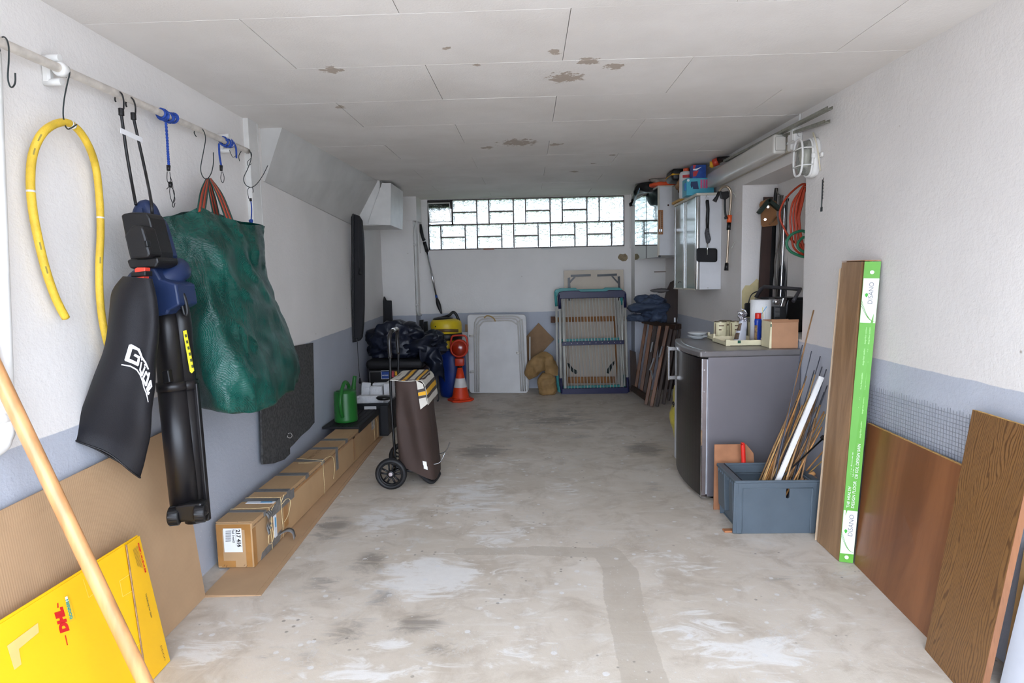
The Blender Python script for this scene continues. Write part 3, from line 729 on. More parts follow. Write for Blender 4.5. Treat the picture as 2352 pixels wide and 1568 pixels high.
# ================================================================== green bag
def green_mat():
    t = NT('green_woven_plastic'); v = t.objc(); n = t.noise(v, 6, 6); 
    wv = t.n('ShaderNodeTexWave'); t.l(t.mapp(v, (1, 1, 1), (0, .8, .6)), wv.inputs[0]); wv.inputs['Scale'].default_value = 75
    wv2 = t.n('ShaderNodeTexWave'); t.l(t.mapp(v, (1, 1, 1), (0, -.8, .6)), wv2.inputs[0]); wv2.inputs['Scale'].default_value = 75
    h = t.math('MULTIPLY', wv.outputs['Fac'], wv2.outputs['Fac'])
    t.col(t.mix(t.ramp(n, .35, .7), lin(3, 54, 47), lin(10, 78, 68))); t.rough(.27)
    cr_ = t.math('ABSOLUTE', t.math('SUBTRACT', t.noise(t.mapp(v, (1, 1, .45), (.3, .2, 0)), 9, 5, .6, .8), .5))
    t.bump(t.math('ADD', t.math('MULTIPLY', h, .2), t.math('MULTIPLY', cr_, 2.2)), .4, .02)
    return t.m
m_green = green_mat()
gb = thing('carrier_bag', 'large green woven plastic bag with striped straps hanging from the rail', 'bag', V(560, 945, X=-1.2))
def wb(px, py, dx): return rp(px, py, dx+.025)     # back panel, close to the wall
R_ = [
 [V(367, 500, X=-1.44), V(420, 493, X=-1.385), V(470, 478, X=-1.345), V(540, 505, X=-1.30), V(606, 521, X=-1.32), wb(560, 508, .05), wb(480, 488, .03), wb(410, 492, .025)],
 [V(376, 560, X=-1.43), V(425, 558, X=-1.36), V(480, 555, X=-1.29), V(550, 560, X=-1.25), V(607, 575, X=-1.29), wb(575, 560, .03), wb(490, 560, .02), wb(415, 560, .02)],
 [V(392, 640, X=-1.42), V(440, 645, X=-1.31), V(505, 650, X=-1.23), V(570, 655, X=-1.20), V(612, 640, X=-1.27), wb(590, 640, .03), wb(500, 650, .02), wb(430, 650, .02)],
 [V(415, 740, X=-1.41), V(455, 745, X=-1.27), V(520, 752, X=-1.18), V(588, 745, X=-1.14), V(645, 722, X=-1.24), wb(610, 730, .04), wb(520, 740, .02), wb(450, 740, .02)],
 [V(432, 840, X=-1.40), V(468, 848, X=-1.23), V(535, 852, X=-1.13), V(600, 845, X=-1.09), V(684, 818, X=-1.2), wb(640, 820, .05), wb(540, 830, .02), wb(465, 840, .02)],
 [V(445, 905, X=-1.40), V(480, 915, X=-1.22), V(545, 922, X=-1.11), V(608, 915, X=-1.075), V(684, 862, X=-1.2), wb(640, 870, .05), wb(545, 890, .03), wb(475, 900, .03)],
 [V(456, 934, X=-1.39), V(492, 943, X=-1.23), V(555, 946, X=-1.125), V(611, 940, X=-1.085), V(676, 882, X=-1.2), wb(635, 885, .07), wb(545, 905, .05), wb(480, 918, .04)]]
cen = sum(R_[-1], Vector())/8
R_.append([p.lerp(cen, .5) for p in R_[-1]]); R_.append([p.lerp(cen, .98) for p in R_[-1]])
def gdisp(p, u, v):
    k = min(1, (.88-v)*6) if v < .88 else 0
    fold = Vector((.6, -.8, 0))*(.012*math.sin(26*u+5*v+3*noise.noise(p*5))*math.sin(PI*min(1, v*1.1))*k)
    rg = lambda f, sd: (1-2*abs(noise.noise(Vector((p.x*f, p.y*f, p.z*f*.55))+Vector((sd, 0, sd)))))
    out = Vector((.75, -.65, 0)); ed = .35+.65*min(1, min(abs(u-.0), abs(u-1))*10)
    return wr(p, 7, .014*k+.004, 1)+fold+out*((rg(7, 3)-.6)*.03+(rg(15, 8)-.6)*.012+(rg(33, 5)-.6)*.004)*k*ed
gbody = obj('bag_body', MB().sheet(loft(R_, 8, 9, gdisp), 96, 84, wrap=True), m_green, gb)
m_orange_s = M('rust_red_webbing', (176, 74, 52), .8, var=.08, bump=.3, bs=250)
m_green_s = M('green_webbing', (34, 78, 70), .8, var=.08, bump=.3, bs=250)
def strap(Lp, Rp_, dx):
    n = len(Lp)
    def edge(k): return [rp(Lp[i][0]*(1-k)+Rp_[i][0]*k, Lp[i][1]*(1-k)+Rp_[i][1]*k, dx[i]) for i in range(n)]
    root = None
    for k, (a, b) in enumerate(((0, .16), (.16, .44), (.44, .56), (.56, .84), (.84, 1))):
        ea, eb = curve(edge(a), 14), curve(edge(b), 14)
        mb = MB(); mb.add([p for i in range(14) for p in (ea[i], eb[i])], [(2*i, 2*i+1, 2*i+3, 2*i+2) for i in range(13)], True)
        if root is None: root = obj('strap', mb, m_green_s, gb, solid=.0022)
        else: obj('strap_stripe', mb, m_orange_s if k % 2 else m_green_s, root, solid=.0022)
strap([(474, 409), (460, 440), (452, 487)], [(481, 410), (478, 445), (473, 483)], (.09, .1, .14))
strap([(476, 411), (481, 450), (489, 492)], [(482, 412), (495, 450), (506, 498)], (.085, .09, .1))
strap([(479, 409), (497, 450), (521, 516)], [(484, 409), (512, 448), (539, 515)], (.09, .12, .185))
# ================================================================== grey felt mat on the wall
m_felt = M('grey_felt', (78, 77, 76), .95, var=.25, vs=60, bump=.6, bs=220)
fm = thing('felt_mat', 'grey felt floor mat hung flat on the left wall below the green bag', 'mat', rp(660, 1060, .02))
def wsheet(px, dx, th, name, mat, parent):
    q = [rp(x, y, dx) for x, y in px]; mb = MB(); n = len(q); d = Vector((th, 0, 0))
    mb.add(q+[p+d for p in q], [tuple(range(n)), tuple(range(2*n-1, n-1, -1))]+[(i, (i+1) % n, n+(i+1) % n, n+i) for i in range(n)])
    return obj(name, mb, mat, parent)
wsheet([(640, 800), (717, 787), (719, 880), (720, 970), (708, 985), (690, 1000), (672, 1020), (662, 1030), (640, 1000)], .012, .008, 'mat_sheet', m_felt, fm)
wsheet([(594, 820), (652, 805), (658, 900), (662, 1000), (663, 1042), (650, 1055), (625, 1064), (600, 1066), (597, 960)], .024, .01, 'folded_layer', m_felt, fm)
tag(obj('screw_hook', MB().tube(curve([rp(x, y, .04) for x, y in ((661, 1000), (661, 1004), (668, 1005), (671, 999), (667, 994), (662, 996))], 20), .0016, 6), m_white), 'tiny white hook sticking out of the grey felt mat', 'hook')
# ================================================================== LEFT SIDE, ON THE FLOOR
def card_mat(name, c, flute=True, axis=0):
    t = NT(name); v = t.objc(); n = t.noise(v, 5, 5)
    b = lin(*c); t.col(t.mix(t.ramp(n, .3, .7), tuple(x*.9 for x in b[:3])+(1,), b)); t.rough(.75)
    wv = t.n('ShaderNodeTexWave'); wv.wave_type = 'BANDS'; wv.bands_direction = 'XYZ'[axis]; t.l(v, wv.inputs[0]); wv.inputs['Scale'].default_value = 40
    t.bump(t.math('ADD', wv.outputs['Fac'], t.noise(v, 120, 3)), .08, .003)
    return t.m
m_card = card_mat('brown_cardboard', (186, 152, 116), axis=1)
m_card2 = card_mat('box_cardboard', (190, 154, 112), axis=1)
m_cardedge = M('cardboard_edge', (160, 128, 96), .9, var=.2, vs=60)
# ---- big cardboard sheet leaning on the wall
def lean(p0, p1, q1, q0, th=.006):
    """board through four corners, pushed back by th along its normal (away from the room middle)"""
    n = (Vector(p1)-Vector(p0)).cross(Vector(q0)-Vector(p0)).normalized()
    return MB().hull4([p0, p1, q1, q0], n*th)
P0, P1 = Vector((-1.362, 1.0, 0.001)), Vector((-1.395, 2.42, .001))
Q1 = Vector((xw(2.44)+.016, 2.44, .735)); Q0 = Vector((xw(1.0)+.012, 1.0, .70))
cb = thing('cardboard_sheet', 'large plain brown cardboard sheet leaning against the left wall', 'cardboard', P0.lerp(P1, .5))
obj('sheet', lean(P0, P1, Q1, Q0, .006), m_card, cb)
obj('creased_top_strip', MB().hull4([Q0.lerp(P0, .07)+Vector((.0085, 0, 0)), Q1.lerp(P1, .07)+Vector((.0085, 0, 0)), Q1+Vector((.0085, 0, .002)), Q0+Vector((.0085, 0, .002))], (-.0015, 0, 0)), m_card, cb)
# ---- yellow parcel box folded flat
m_dhl = M('yellow_carton', (248, 194, 22), .55, var=.03, vs=3)
m_dhl2 = M('yellow_carton_flap', (240, 184, 26), .55, var=.03, vs=3)
br = V(391, 1517, Z=.002); tr = V(320, 1230, X=-1.352)
yd = Vector((-.018, -1, 0)).normalized(); L_ = 1.0
yb_ = thing('parcel_carton', 'yellow parcel carton folded flat, leaning in front of the brown cardboard sheet', 'carton', br)
nrm = yd.cross(tr-br).normalized()
if nrm.x < 0: nrm = -nrm
flb = V(360, 1572, Z=.002)          # fold line bottom
dfold = (flb-br).length
F0 = br+yd*dfold; F1 = tr+yd*(onp(288, 1254, tr, nrm)-tr).length
obj('front_panel', MB().hull4([F0, F0+yd*L_, F1+yd*L_+Vector((0, 0, .002)), F1-nrm*.001], -nrm*.004), m_dhl, yb_)
obj('back_panel', MB().hull4([br+yd*.02-nrm*.0052, br+yd*L_-nrm*.0052, tr+yd*L_-nrm*.0052+Vector((0, 0, .012)), tr-nrm*.0052+yd*.002+Vector((0, 0, .004))], -nrm*.004), m_dhl, yb_)
obj('side_flap', MB().hull4([br, F0+nrm*.006, F1+nrm*.007, tr+nrm*.001], -nrm*.0035), m_dhl2, yb_)
obj('corrugated_edge', MB().hull4([F0+nrm*.0062, F0+nrm*.0062-yd*-.0035, F1+nrm*.0072-yd*-.0035, F1+nrm*.0072], -nrm*.0035), m_cardedge, yb_)
onY = lambda px, py, off=.0012: onp(px, py, F0, nrm)+nrm*off
onF = lambda px, py: onp(px, py, F0+nrm*.0068, (F0-br).cross(F1-F0))+nrm*.001
m_dred = M('red_print', (204, 32, 28), .6, var=0); m_dgrey = M('grey_print', (120, 104, 50), .7, var=0); m_paleyel = M('tan_tape', (238, 196, 120), .5, var=.04)
m_whiteprint = M('white_label_print', (240, 240, 238), .6, var=.02); m_teal = M('teal_print', (60, 150, 140), .6, var=0); m_dkprint = M('black_print', (44, 40, 38), .7, var=0)
def ptext(s, a, b, size, mat, parent, fn, name='lettering', bold=0, shear=0, up=1):
    """text running from pixel a to pixel b on the surface fn"""
    A, B = fn(*a), fn(*b); n_ = (fn(a[0]+6, a[1])-A).cross(fn(a[0], a[1]+6)-A).normalized()
    cam_d = (Vector((0, 0, CAMZ))-A)
    if n_.dot(cam_d) < 0: n_ = -n_
    ex = (B-A); ey = n_.cross(ex)
    mb = text_mb(s, size, None, bold=bold, shear=shear)
    w_ = max(v.x for v in mb.v)-min(v.x for v in mb.v); k = ex.length/w_
    T = frame(A.lerp(B, .5), ex, ey) @ Matrix.Diagonal((k, k if up == 1 else up, 1, 1))
    mb.v = [T @ v for v in mb.v]
    return obj(name, mb, mat, parent)
mb = MB()
def pquad(px, fn, mb=None):
    mb = mb or MB(); return mb.add([fn(x, y) for x, y in px], [tuple(range(len(px)))])
obj('logo', ptext('DHL', (151, 1455), (134, 1398), .05, m_dred, yb_, onY, bold=.004, shear=.35).data and MB().add([onY(153, 1482), onY(155, 1481), onY(150, 1458), onY(148, 1459)], [(0, 1, 2, 3)]), m_dred, yb_, solid=.0004)
obj('logo_bar', pquad([(131, 1396), (134, 1395), (133, 1384), (131, 1385)], onY), m_dred, yb_, solid=.0004)
obj('badge', pquad([(147, 1370), (156, 1366), (172, 1420), (160, 1428)], onY), M('badge_frame', (226, 184, 40), .6, var=0), yb_, solid=.0003)
obj('badge_white', pquad([(148, 1371), (153, 1369), (156, 1381), (151, 1384)], lambda x, y: onY(x, y, .0018)), m_whiteprint, yb_, solid=.0003)
ptext('GOGREEN', (163, 1421), (152, 1376), .02, m_teal, yb_, lambda x, y: onY(x, y, .002), bold=.0006)
obj('tape_corner', pquad([(15, 1483), (86, 1430), (88, 1452), (42, 1490), (48, 1525), (32, 1538)], onY), m_paleyel, yb_, solid=.0004)
for q in (((190, 1330), (203, 1372), (216, 1362)), ((298, 1318), (274, 1334), (281, 1370), (314, 1350)), ((336, 1466), (311, 1484)), ((345, 1500), (322, 1516))):
    obj('embossed_line', ribbon(MB(), q, 1.2, onY, 2), M('pale_yellow_line', (255, 222, 96), .5, var=0), yb_)
obj('white_sticker', pquad([(290, 1458), (298, 1462), (305, 1475), (317, 1508), (306, 1512), (294, 1490)], lambda x, y: onY(x, y, .002)), m_whiteprint, yb_, solid=.0004)
ptext('PACKSET L 100 x 55 x 30 CMS', (317, 1247), (334, 1314), .01, m_dred, yb_, onF, bold=.0004)
for k in range(5): obj('small_print', ribbon(MB(), [(314.0-k*2.2, 1253+k*2), (326-k*2.4, 1304-k*1)], .7, onF, 3), m_dgrey, yb_)
ptext('Verklebung hier lösen', (334.5, 1363), (348, 1418), .01, m_dgrey, yb_, onF)
mb = MB()
for k in range(12): ribbon(mb, [(367+k*.95, 1484+k*3.0), (371.5+k*.75, 1482.5+k*2.9)], .6+.7*(k % 3 == 0), onF, 1)
obj('barcode', mb, m_dkprint, yb_)
# ---- broom stick leaning across the corner
sa, sb = V(425, 1760, Z=.0), V(0, 868, X=-1.385); dirs = (sb-sa).normalized(); sb = sb-dirs*.16; sx_ = (-1.432-sb.x)/dirs.x-.2
m_stick = M('varnished_pine_stick', (206, 150, 98), .4, var=.14, vs=14, stretch=(2, 2, .25), coat=.3)
bs_ = thing('broom_stick', 'round varnished wooden broom stick leaning in front of the yellow carton', 'stick', sa)
obj('stick', MB().tube([sa+dirs*.012, sa+dirs*.02, sb+dirs*(.185+sx_), sb+dirs*(.2+sx_)], [.015, .0185, .0185, .015], 20), m_stick, bs_)
obj('stick_tip', MB().tube([sa, sa+dirs*.012], [.011, .0165], 20), m_stick, bs_)
# ---- cardboard underlay on the floor
us = thing('cardboard_underlay', 'flat strip of cardboard on the floor under the long box', 'cardboard', (-1.35, 3.8, 0))
obj('sheet', MB().hull4([(-1.40, 2.412, .001), (-1.153, 2.424, .001), (-1.262, 5.045, .001), (-1.46, 5.045, .001)], (0, 0, .004)), m_card, us)
obj('sheet', MB().hull4([(-1.398, 2.416, .0055), (-1.175, 2.418, .0055), (-1.268, 4.9, .0055), (-1.46, 4.9, .0055)], (0, 0, .003)), m_card, us)
# ---- long cardboard box
bx0, bx1, by0, by1, bz0, bz1 = -1.458, -1.29, 2.66, 5.04, .0095, .222
lbx = thing('long_carton', 'long narrow cardboard box tied with string lying along the left wall', 'box', (-1.37, 3.85, bz0))
mb = MB(); mb.box((bx0, by0, bz0), (bx1, by1, bz1), bev=.004)
obj('body', mb, m_card2, lbx)
m_btape = M('brown_packing_tape', (176, 126, 70), .3, var=.08, vs=9, coat=.3)
m_gtape = M('grey_duct_tape', (118, 116, 114), .38, var=.12, vs=30, bump=.15, bs=90)
m_twine = M('natural_twine', (222, 198, 150), .85, var=.1, vs=80, bump=.4, bs=300)
def bxp(name, a, b, mat, **k): return obj(name, MB().box(a, b), mat, lbx, **k)
e = .0008
bxp('top_flap', (bx0-.002, by0+.01, bz1), (bx0+.1, by1-.02, bz1+.0035), m_card2); bxp('top_flap', (bx0+.101, by0+.012, bz1), (bx1+.003, by1-.02, bz1+.004), m_card2)
bxp('side_seam', (bx1, by0+.02, bz1-.022), (bx1+.0035, by1-.02, bz1-.017), m_cardedge)
for i, (a, b) in enumerate((((bx0+.004, 0, bz0+.01), (bx0+.03, 0, bz1-.006)), ((bx0+.004, 0, bz1-.03), (bx1-.004, 0, bz1-.004)), ((bx1-.032, 0, bz0+.006), (bx1-.005, 0, bz1-.008)), ((bx0+.02, 0, bz0+.005), (bx0+.085, 0, bz0+.035)))): bxp('packing_tape', (a[0], by0-.0004*(i+1), a[2]), (b[0], by0+.001, b[2]), m_btape)
for a, b in (((bx1, by0+.005, bz0), (bx1+e, by0+.04, bz1-.03)), ((bx1, 3.02, .05), (bx1+e, 3.075, .19)), ((bx1, 3.1, .185), (bx1+e, 4.6, .205)), ((bx1, 4.28, .03), (bx1+e, 4.33, .2))): bxp('packing_tape', a, b, m_btape)
for y, x1, wd in ((2.80, bx1+.002, .03), (2.95, bx1+.002, .045), (3.09, bx1, .045), (3.36, bx1, .05), (3.63, bx1, .05), (3.9, bx1, .05), (4.12, bx1, .05)):
    bxp('duct_tape', (bx0, y-wd/2, bz1+.004), (x1+.003, y+wd/2, bz1+.0055), m_gtape)
    bxp('duct_tape', (bx1+.003, y-wd/2, bz1-.02), (bx1+.0048, y+wd/2, bz1+.0055), m_gtape)
bxp('duct_tape', (bx1, 2.86, .165), (bx1+.0045, 3.16, .214), m_gtape)
bxp('duct_tape', (bx1, 3.88, .08), (bx1+.002, 3.93, .2), m_gtape)
obj('duct_tape', MB().hull4([(bx1, 2.73, .012), (bx1, 2.95, .012), (bx1, 2.98, .06), (bx1, 2.75, .04)], (.002, 0, 0)), m_gtape, lbx)
mb = MB(); fl3 = curve([(bx1+.002, 2.965, .05), (bx1+.03, 2.99, .062), (bx1+.055, 3.0, .05), (bx1+.07, 2.985, .02)], 10)
mb.add([p for q in fl3 for p in (q, q+Vector((.004, -.035, -.006)))], [(2*i, 2*i+1, 2*i+3, 2*i+2) for i in range(9)], True); obj('loose_tape_end', mb, m_gtape, lbx, solid=.001)
for k in range(3):
    y = 2.80+.018*k; mb = MB(); c = curve([(bx1+.004, y, .215), (bx1+.018, y-.004, .19), (bx1+.012, y-.012, .15), (bx1+.022, y-.018, .115+.02*k)], 10)
    mb.add([p for i, q in enumerate(c) for p in (q, q+Vector((.006*math.sin(i), .016, 0)))], [(2*i, 2*i+1, 2*i+3, 2*i+2) for i in range(9)], True); obj('loose_tape_end', mb, m_gtape, lbx, solid=.001)
m_wprint = M('white_printed_film', (232, 236, 240), .35, var=.03); m_bprint = M('blue_print', (70, 160, 210), .5, var=.1)
bxp('printed_strip', (bx0+.03, 2.90, bz1+.004), (bx1+.003, 2.925, bz1+.0062), m_wprint); bxp('blue_lettering', (bx0+.1, 2.91, bz1+.0062), (bx1-.01, 2.922, bz1+.0066), m_bprint)
bxp('printed_strip', (bx1, 2.895, .05), (bx1+.0025, 2.925, .168), m_wprint); bxp('blue_lettering', (bx1+.0025, 2.905, .1), (bx1+.003, 2.918, .15), m_bprint)
def loop(y, ang=0, dz=.0):
    a = .006; c = [(bx0-a, y+ang, .02), (bx0-a, y+ang, bz1+a), (bx1+a, y, bz1+a), (bx1+a, y+.01, .012)]
    pts = []
    for i in range(3):
        for k in range(8): pts.append(Vector(c[i]).lerp(Vector(c[i+1]), k/8)+wr(Vector(c[i])+Vector((k, i, y)), 3, .0015))
    pts.append(Vector(c[3])); return pts
for y, ang in ((2.84, -.015), (2.98, 0), (3.62, .05)):
    obj('twine', MB().tube(loop(y, ang), .0018, 6), m_twine, lbx)
for pts in ([(bx1+.008, 2.845, .205), (bx1+.02, 2.83, .16), (bx1+.018, 2.79, .1), (bx1+.02, 2.785, .07), (bx1+.02, 2.82, .06), (bx1+.016, 2.85, .09), (bx1+.01, 2.845, .15), (bx1+.008, 2.85, .2), (bx1+.014, 2.88, .225)],
            [(bx1+.008, 2.985, .19), (bx1+.02, 3.02, .205), (bx1+.022, 3.06, .18), (bx1+.018, 3.04, .12), (bx1+.01, 3.0, .09)],
            [(bx1+.006, 3.62, .226), (bx1+.02, 3.66, .235), (bx1+.026, 3.75, .21), (bx1+.024, 3.78, .13), (bx1+.026, 3.74, .07)], [(bx1+.006, 3.6, .22), (bx0+.06, 3.56, .232), (bx0+.05, 3.55, .235)], [(bx1+.006, 2.985, .2), (bx1+.016, 3.0, .235)],
            [(bx1+.004, 4.93, .2), (bx1+.008, 4.95, .15), (bx1+.012, 4.93, .08), (bx1+.01, 4.95, .03)], [(bx1+.004, 4.86, .2), (bx1+.006, 4.86, .1), (bx1+.005, 4.87, .02)]):
    obj('twine', MB().tube(curve(pts, 30), .0018, 6), m_twine, lbx)
# label on the near end
onE = lambda px, py, off=.001: V(px, py, Y=by0-off-.0024)
lab = obj('address_label', MB().box(V(516, 1268, Y=by0-.0022)-Vector((0, .0006, 0)), V(554, 1213, Y=by0-.0022), bev=.0), m_whiteprint, lbx)
ptext('217 416', (546, 1216), (549.5, 1256), .03, m_dkprint, lab, lambda x, y: onE(x, y, .0012), bold=.0008)
ptext('Teil 1von2', (534.5, 1215), (537, 1246), .02, m_dkprint, lab, lambda x, y: onE(x, y, .0012), bold=.0002)
mb = MB()
for k in range(13): ribbon(mb, [(518.0, 1219.5+k*1.95), (530.5, 1218.5+k*1.95)], .5+.6*((k*7) % 3 == 0), lambda x, y: onE(x, y, .0016), 1)
obj('barcode', mb, m_dkprint, lab)
obj('rule', ribbon(MB(), [(540, 1214), (543, 1254)], .35, lambda x, y: onE(x, y, .0016), 1), m_dkprint, lab)
for x in (514, 560): obj('staple', ribbon(MB(), [(x, 1300), (x+3, 1296)], 1, lambda a, b: onE(a, b, .0016), 1), M('rusty_staple', (110, 76, 50), .5), lbx); obj('staple', ribbon(MB(), [(x+5, 1303), (x+8, 1298)], 1, lambda a, b: onE(a, b, .0016), 1), M('rusty_staple', (110, 76, 50), .5), lbx)
mb = text_mb('OPEN THIS SIDE', .035, frame((bx0+.075, 3.78, bz1+.0046), (0, 1, 0), (-1, 0, 0)) , bold=.0005, depth=.0002); obj('stamp', mb, M('faded_stamp', (150, 118, 84), .8, var=0), lbx)
bxp('shipping_label', (bx1, 4.8, .12), (bx1+.001, 4.9, .2), M('grey_label', (170, 165, 165), .6, var=.2, vs=60))
# ---- black shelf board on the box and watering can
m_dkboard = M('black_rubber_board', (24, 23, 25), .6, var=.1, vs=14, bump=.2, bs=60)
bd = thing('black_shelf_board', 'black board with drooping ends lying on top of the long box', 'board', (-1.42, 4.75, bz1+.0055))
zb = bz1+.0055
obj('board', MB().hull4([(-1.56, 4.42, zb), (-1.283, 4.41, zb), (-1.283, 5.03, zb), (-1.56, 5.03, zb)], (0, 0, .018)), m_dkboard, bd, bevel=.004)
obj('turned_edge', MB().hull4([(-1.283, 4.41, zb-.03), (-1.277, 4.41, zb-.03), (-1.277, 5.02, zb-.022), (-1.283, 5.02, zb-.022)], (0, 0, .048)), m_dkboard, bd, bevel=.002)
for k in range(6): obj('rib', MB().box((-1.55+.045*k, 4.43, zb+.018), (-1.54+.045*k, 5.02, zb+.0205)), m_dkboard, bd)
m_gplast = M('green_plastic', (34, 104, 40), .38, var=.06, vs=6)
zc = zb+.0212; cc = V(793, 972, Z=zc); cc = Vector((-1.43, 4.6, zc))
can = thing('watering_can', 'green plastic watering can standing on the black board', 'watering can', cc)
r_ = .088; h_ = .232
obj('body', MB().lathe([(0, 0), (r_*.96, 0), (r_, .006), (r_*1.01, .02), (r_*.985, .032), (r_*.985, .142), (r_*.97, .15), (r_*.965, h_-.012), (r_*.93, h_), (r_*.55, h_+.012), (r_*.3, h_+.014), (0, h_+.014)], cc, 40), m_gplast, can)
obj('fill_opening', MB().lathe([(0, 0), (.05, 0), (.05, .003), (0, .003)], cc+Vector((-.01, -.03, h_+.006)), 24, sx=1, sy=.6), M('green_inside_shade', (18, 52, 22), .6), can)  # dark disc on the closed body, painting the shade inside the opening
hd = Vector((.10, -1, 0)).normalized()
obj('handle', MB().tube(curve([cc+hd*r_*.95+Vector((-.01, 0, .05)), cc+hd*(r_+.028)+Vector((-.01, 0, .1)), cc+hd*(r_+.04)+Vector((-.012, 0, .19)), cc+hd*(r_*.7)+Vector((0, 0, .285)), cc+hd*(.01)+Vector((.01, 0, .305)), cc-hd*.05+Vector((.02, 0, .27)), cc-hd*.06+Vector((.02, 0, h_))], 40), [.014]*20+[.0135]*20, 14), m_gplast, can)
sp0 = cc-hd*r_*.8+Vector((.02, 0, .07)); 
obj('spout', MB().tube(curve([sp0, sp0-hd*.07+Vector((.01, 0, .1)), sp0-hd*.12+Vector((.025, 0, .25))], 14), [.022]*6+[.02]*4+[.0155]*4, 16), m_gplast, can)
# ---- dark crate with polystyrene behind it
m_crate = M('anthracite_plastic', (30, 32, 37), .5, var=.08)
cr = thing('plastic_crate', 'anthracite plastic crate filled with polystyrene pieces behind the watering can', 'crate', (-1.36, 5.3, 0))
cx0, cx1, cy0, cy1 = -1.50, -1.212, 5.075, 5.5
def crate(parent, x0, x1, y0, y1, h, mat, wt=.006, taper=.015):
    for nm, q, d in (('front_wall', [(x0+taper, y0+taper, .002), (x1-taper, y0+taper, .002), (x1, y0, h), (x0, y0, h)], (0, wt, 0)), ('rear_wall', [(x0+taper, y1-taper, .002), (x1-taper, y1-taper, .002), (x1, y1, h), (x0, y1, h)], (0, -wt, 0)),
                     ('side_wall', [(x0+taper, y0+taper, .002), (x0+taper, y1-taper, .002), (x0, y1, h), (x0, y0, h)], (wt, 0, 0)), ('side_wall', [(x1-taper, y0+taper, .002), (x1-taper, y1-taper, .002), (x1, y1, h), (x1, y0, h)], (-wt, 0, 0))):
        obj(nm, MB().hull4(q, d), mat, parent)
    obj('base', MB().box((x0+taper, y0+taper, .001), (x1-taper, y1-taper, .008)), mat, parent)
    mb = MB(); r = .012
    mb.box((x0-r, y0-r, h-.012), (x1+r, y0+.004, h+.004), bev=.003); mb.box((x0-r, y1-.004, h-.012), (x1+r, y1+r, h+.004), bev=.003); mb.box((x0-r, y0+.004, h-.012), (x0+.004, y1-.004, h+.004)); mb.box((x1-.004, y0+.004, h-.012), (x1+r, y1-.004, h+.004))
    obj('rim', mb, mat, parent)
crate(cr, cx0, cx1, cy0, cy1, .285, m_crate)
obj('grip_plate', MB().box((-1.42, cy0-.003, .225), (-1.315, cy0+.004, .262), bev=.004), M('white_plastic', (226, 226, 226), .4, var=.03), cr)
obj('corner_post', MB().box((cx1-.07, cy0-.004, .01), (cx1-.004, cy0+.004, .27), bev=.002), m_crate, cr)
m_eps = M('white_polystyrene', (226, 226, 228), .85, var=.04, vs=30, bump=.4, bs=160)
eps = [((-1.49, 5.10, .2), (-1.26, 5.17, .345), 0, 'flat polystyrene slab lying at the front of the anthracite crate'), ((-1.485, 5.22, .2), (-1.41, 5.26, .44), .1, 'tall rounded polystyrene piece at the left of the anthracite crate'), ((-1.40, 5.2, .2), (-1.29, 5.26, .41), 0, 'square polystyrene block in the middle of the anthracite crate'),
       ((-1.395, 5.28, .2), (-1.28, 5.34, .425), 0, 'polystyrene block at the back of the anthracite crate'), ((-1.275, 5.19, .2), (-1.225, 5.42, .435), 0, 'large leaning polystyrene plate at the right of the anthracite crate')]
for a, b, rz, lb_ in eps:
    c = (Vector(a)+Vector(b))/2; T = Matrix.Translation(c) @ Matrix.Rotation(rz, 4, 'Y') @ Matrix.Translation(-c)
    mb = MB().box(a, b, T, bev=.006)
    tag(obj('polystyrene_block', mb, m_eps, bevel=0), lb_, 'polystyrene', 'polystyrene pieces in the crate')
tag(obj('black_dish', MB().lathe([(0, 0), (.05, .004), (.062, .02), (.05, .032), (0, .036)], V(882, 913, Y=5.03)-Vector((0, 0, .018)), 24, sx=1.1), m_blackm), 'small glossy black dome shaped dish at the crate edge behind the trolley', 'dish')
# ---- long black cover hanging on the wall
m_cover = M('black_cover_fabric', (30, 29, 33), .7, var=.08, vs=14, bump=.15, bs=120)
cv = thing('hanging_cover', 'long narrow black fabric cover hanging upright on the far left wall', 'cover', V(818, 783, Y=5.5))
obj('cover', yprism([(809, 492), (822, 494), (829, 505), (833, 545), (834.5, 590), (834.5, 700), (833, 745), (830, 775), (824, 783), (809, 783)], 5.52, .06), m_cover, cv, bevel=.004)
obj('stiff_edge', yprism([(806, 489), (812, 490), (812, 786), (808, 787)], 5.5, .1), m_black, cv, bevel=.006)
obj('end_cap', yprism([(801, 782), (820, 776), (822, 784), (803, 788)], 5.5, .05), m_black, cv, bevel=.006)
obj('hook', yprism([(805, 487), (809, 488), (811, 494), (806, 494)], 5.49, .02), m_black, cv, bevel=.003)
for pts, bob in (([(823, 500), (823, 570), (826, 615)], (827, 624)), ([(821, 785), (823, 830), (826, 866)], (827, 874))):
    obj('pull_cord', MB().tube(curve(PP(pts, Y=5.49), 14), .0028, 6), m_blackm, cv)
    c = V(bob[0], bob[1], Y=5.49); obj('cord_toggle', MB().lathe([(0, -.028), (.012, -.024), (.013, -.008), (.005, .026), (0, .03)], c, 12), m_blackm, cv)

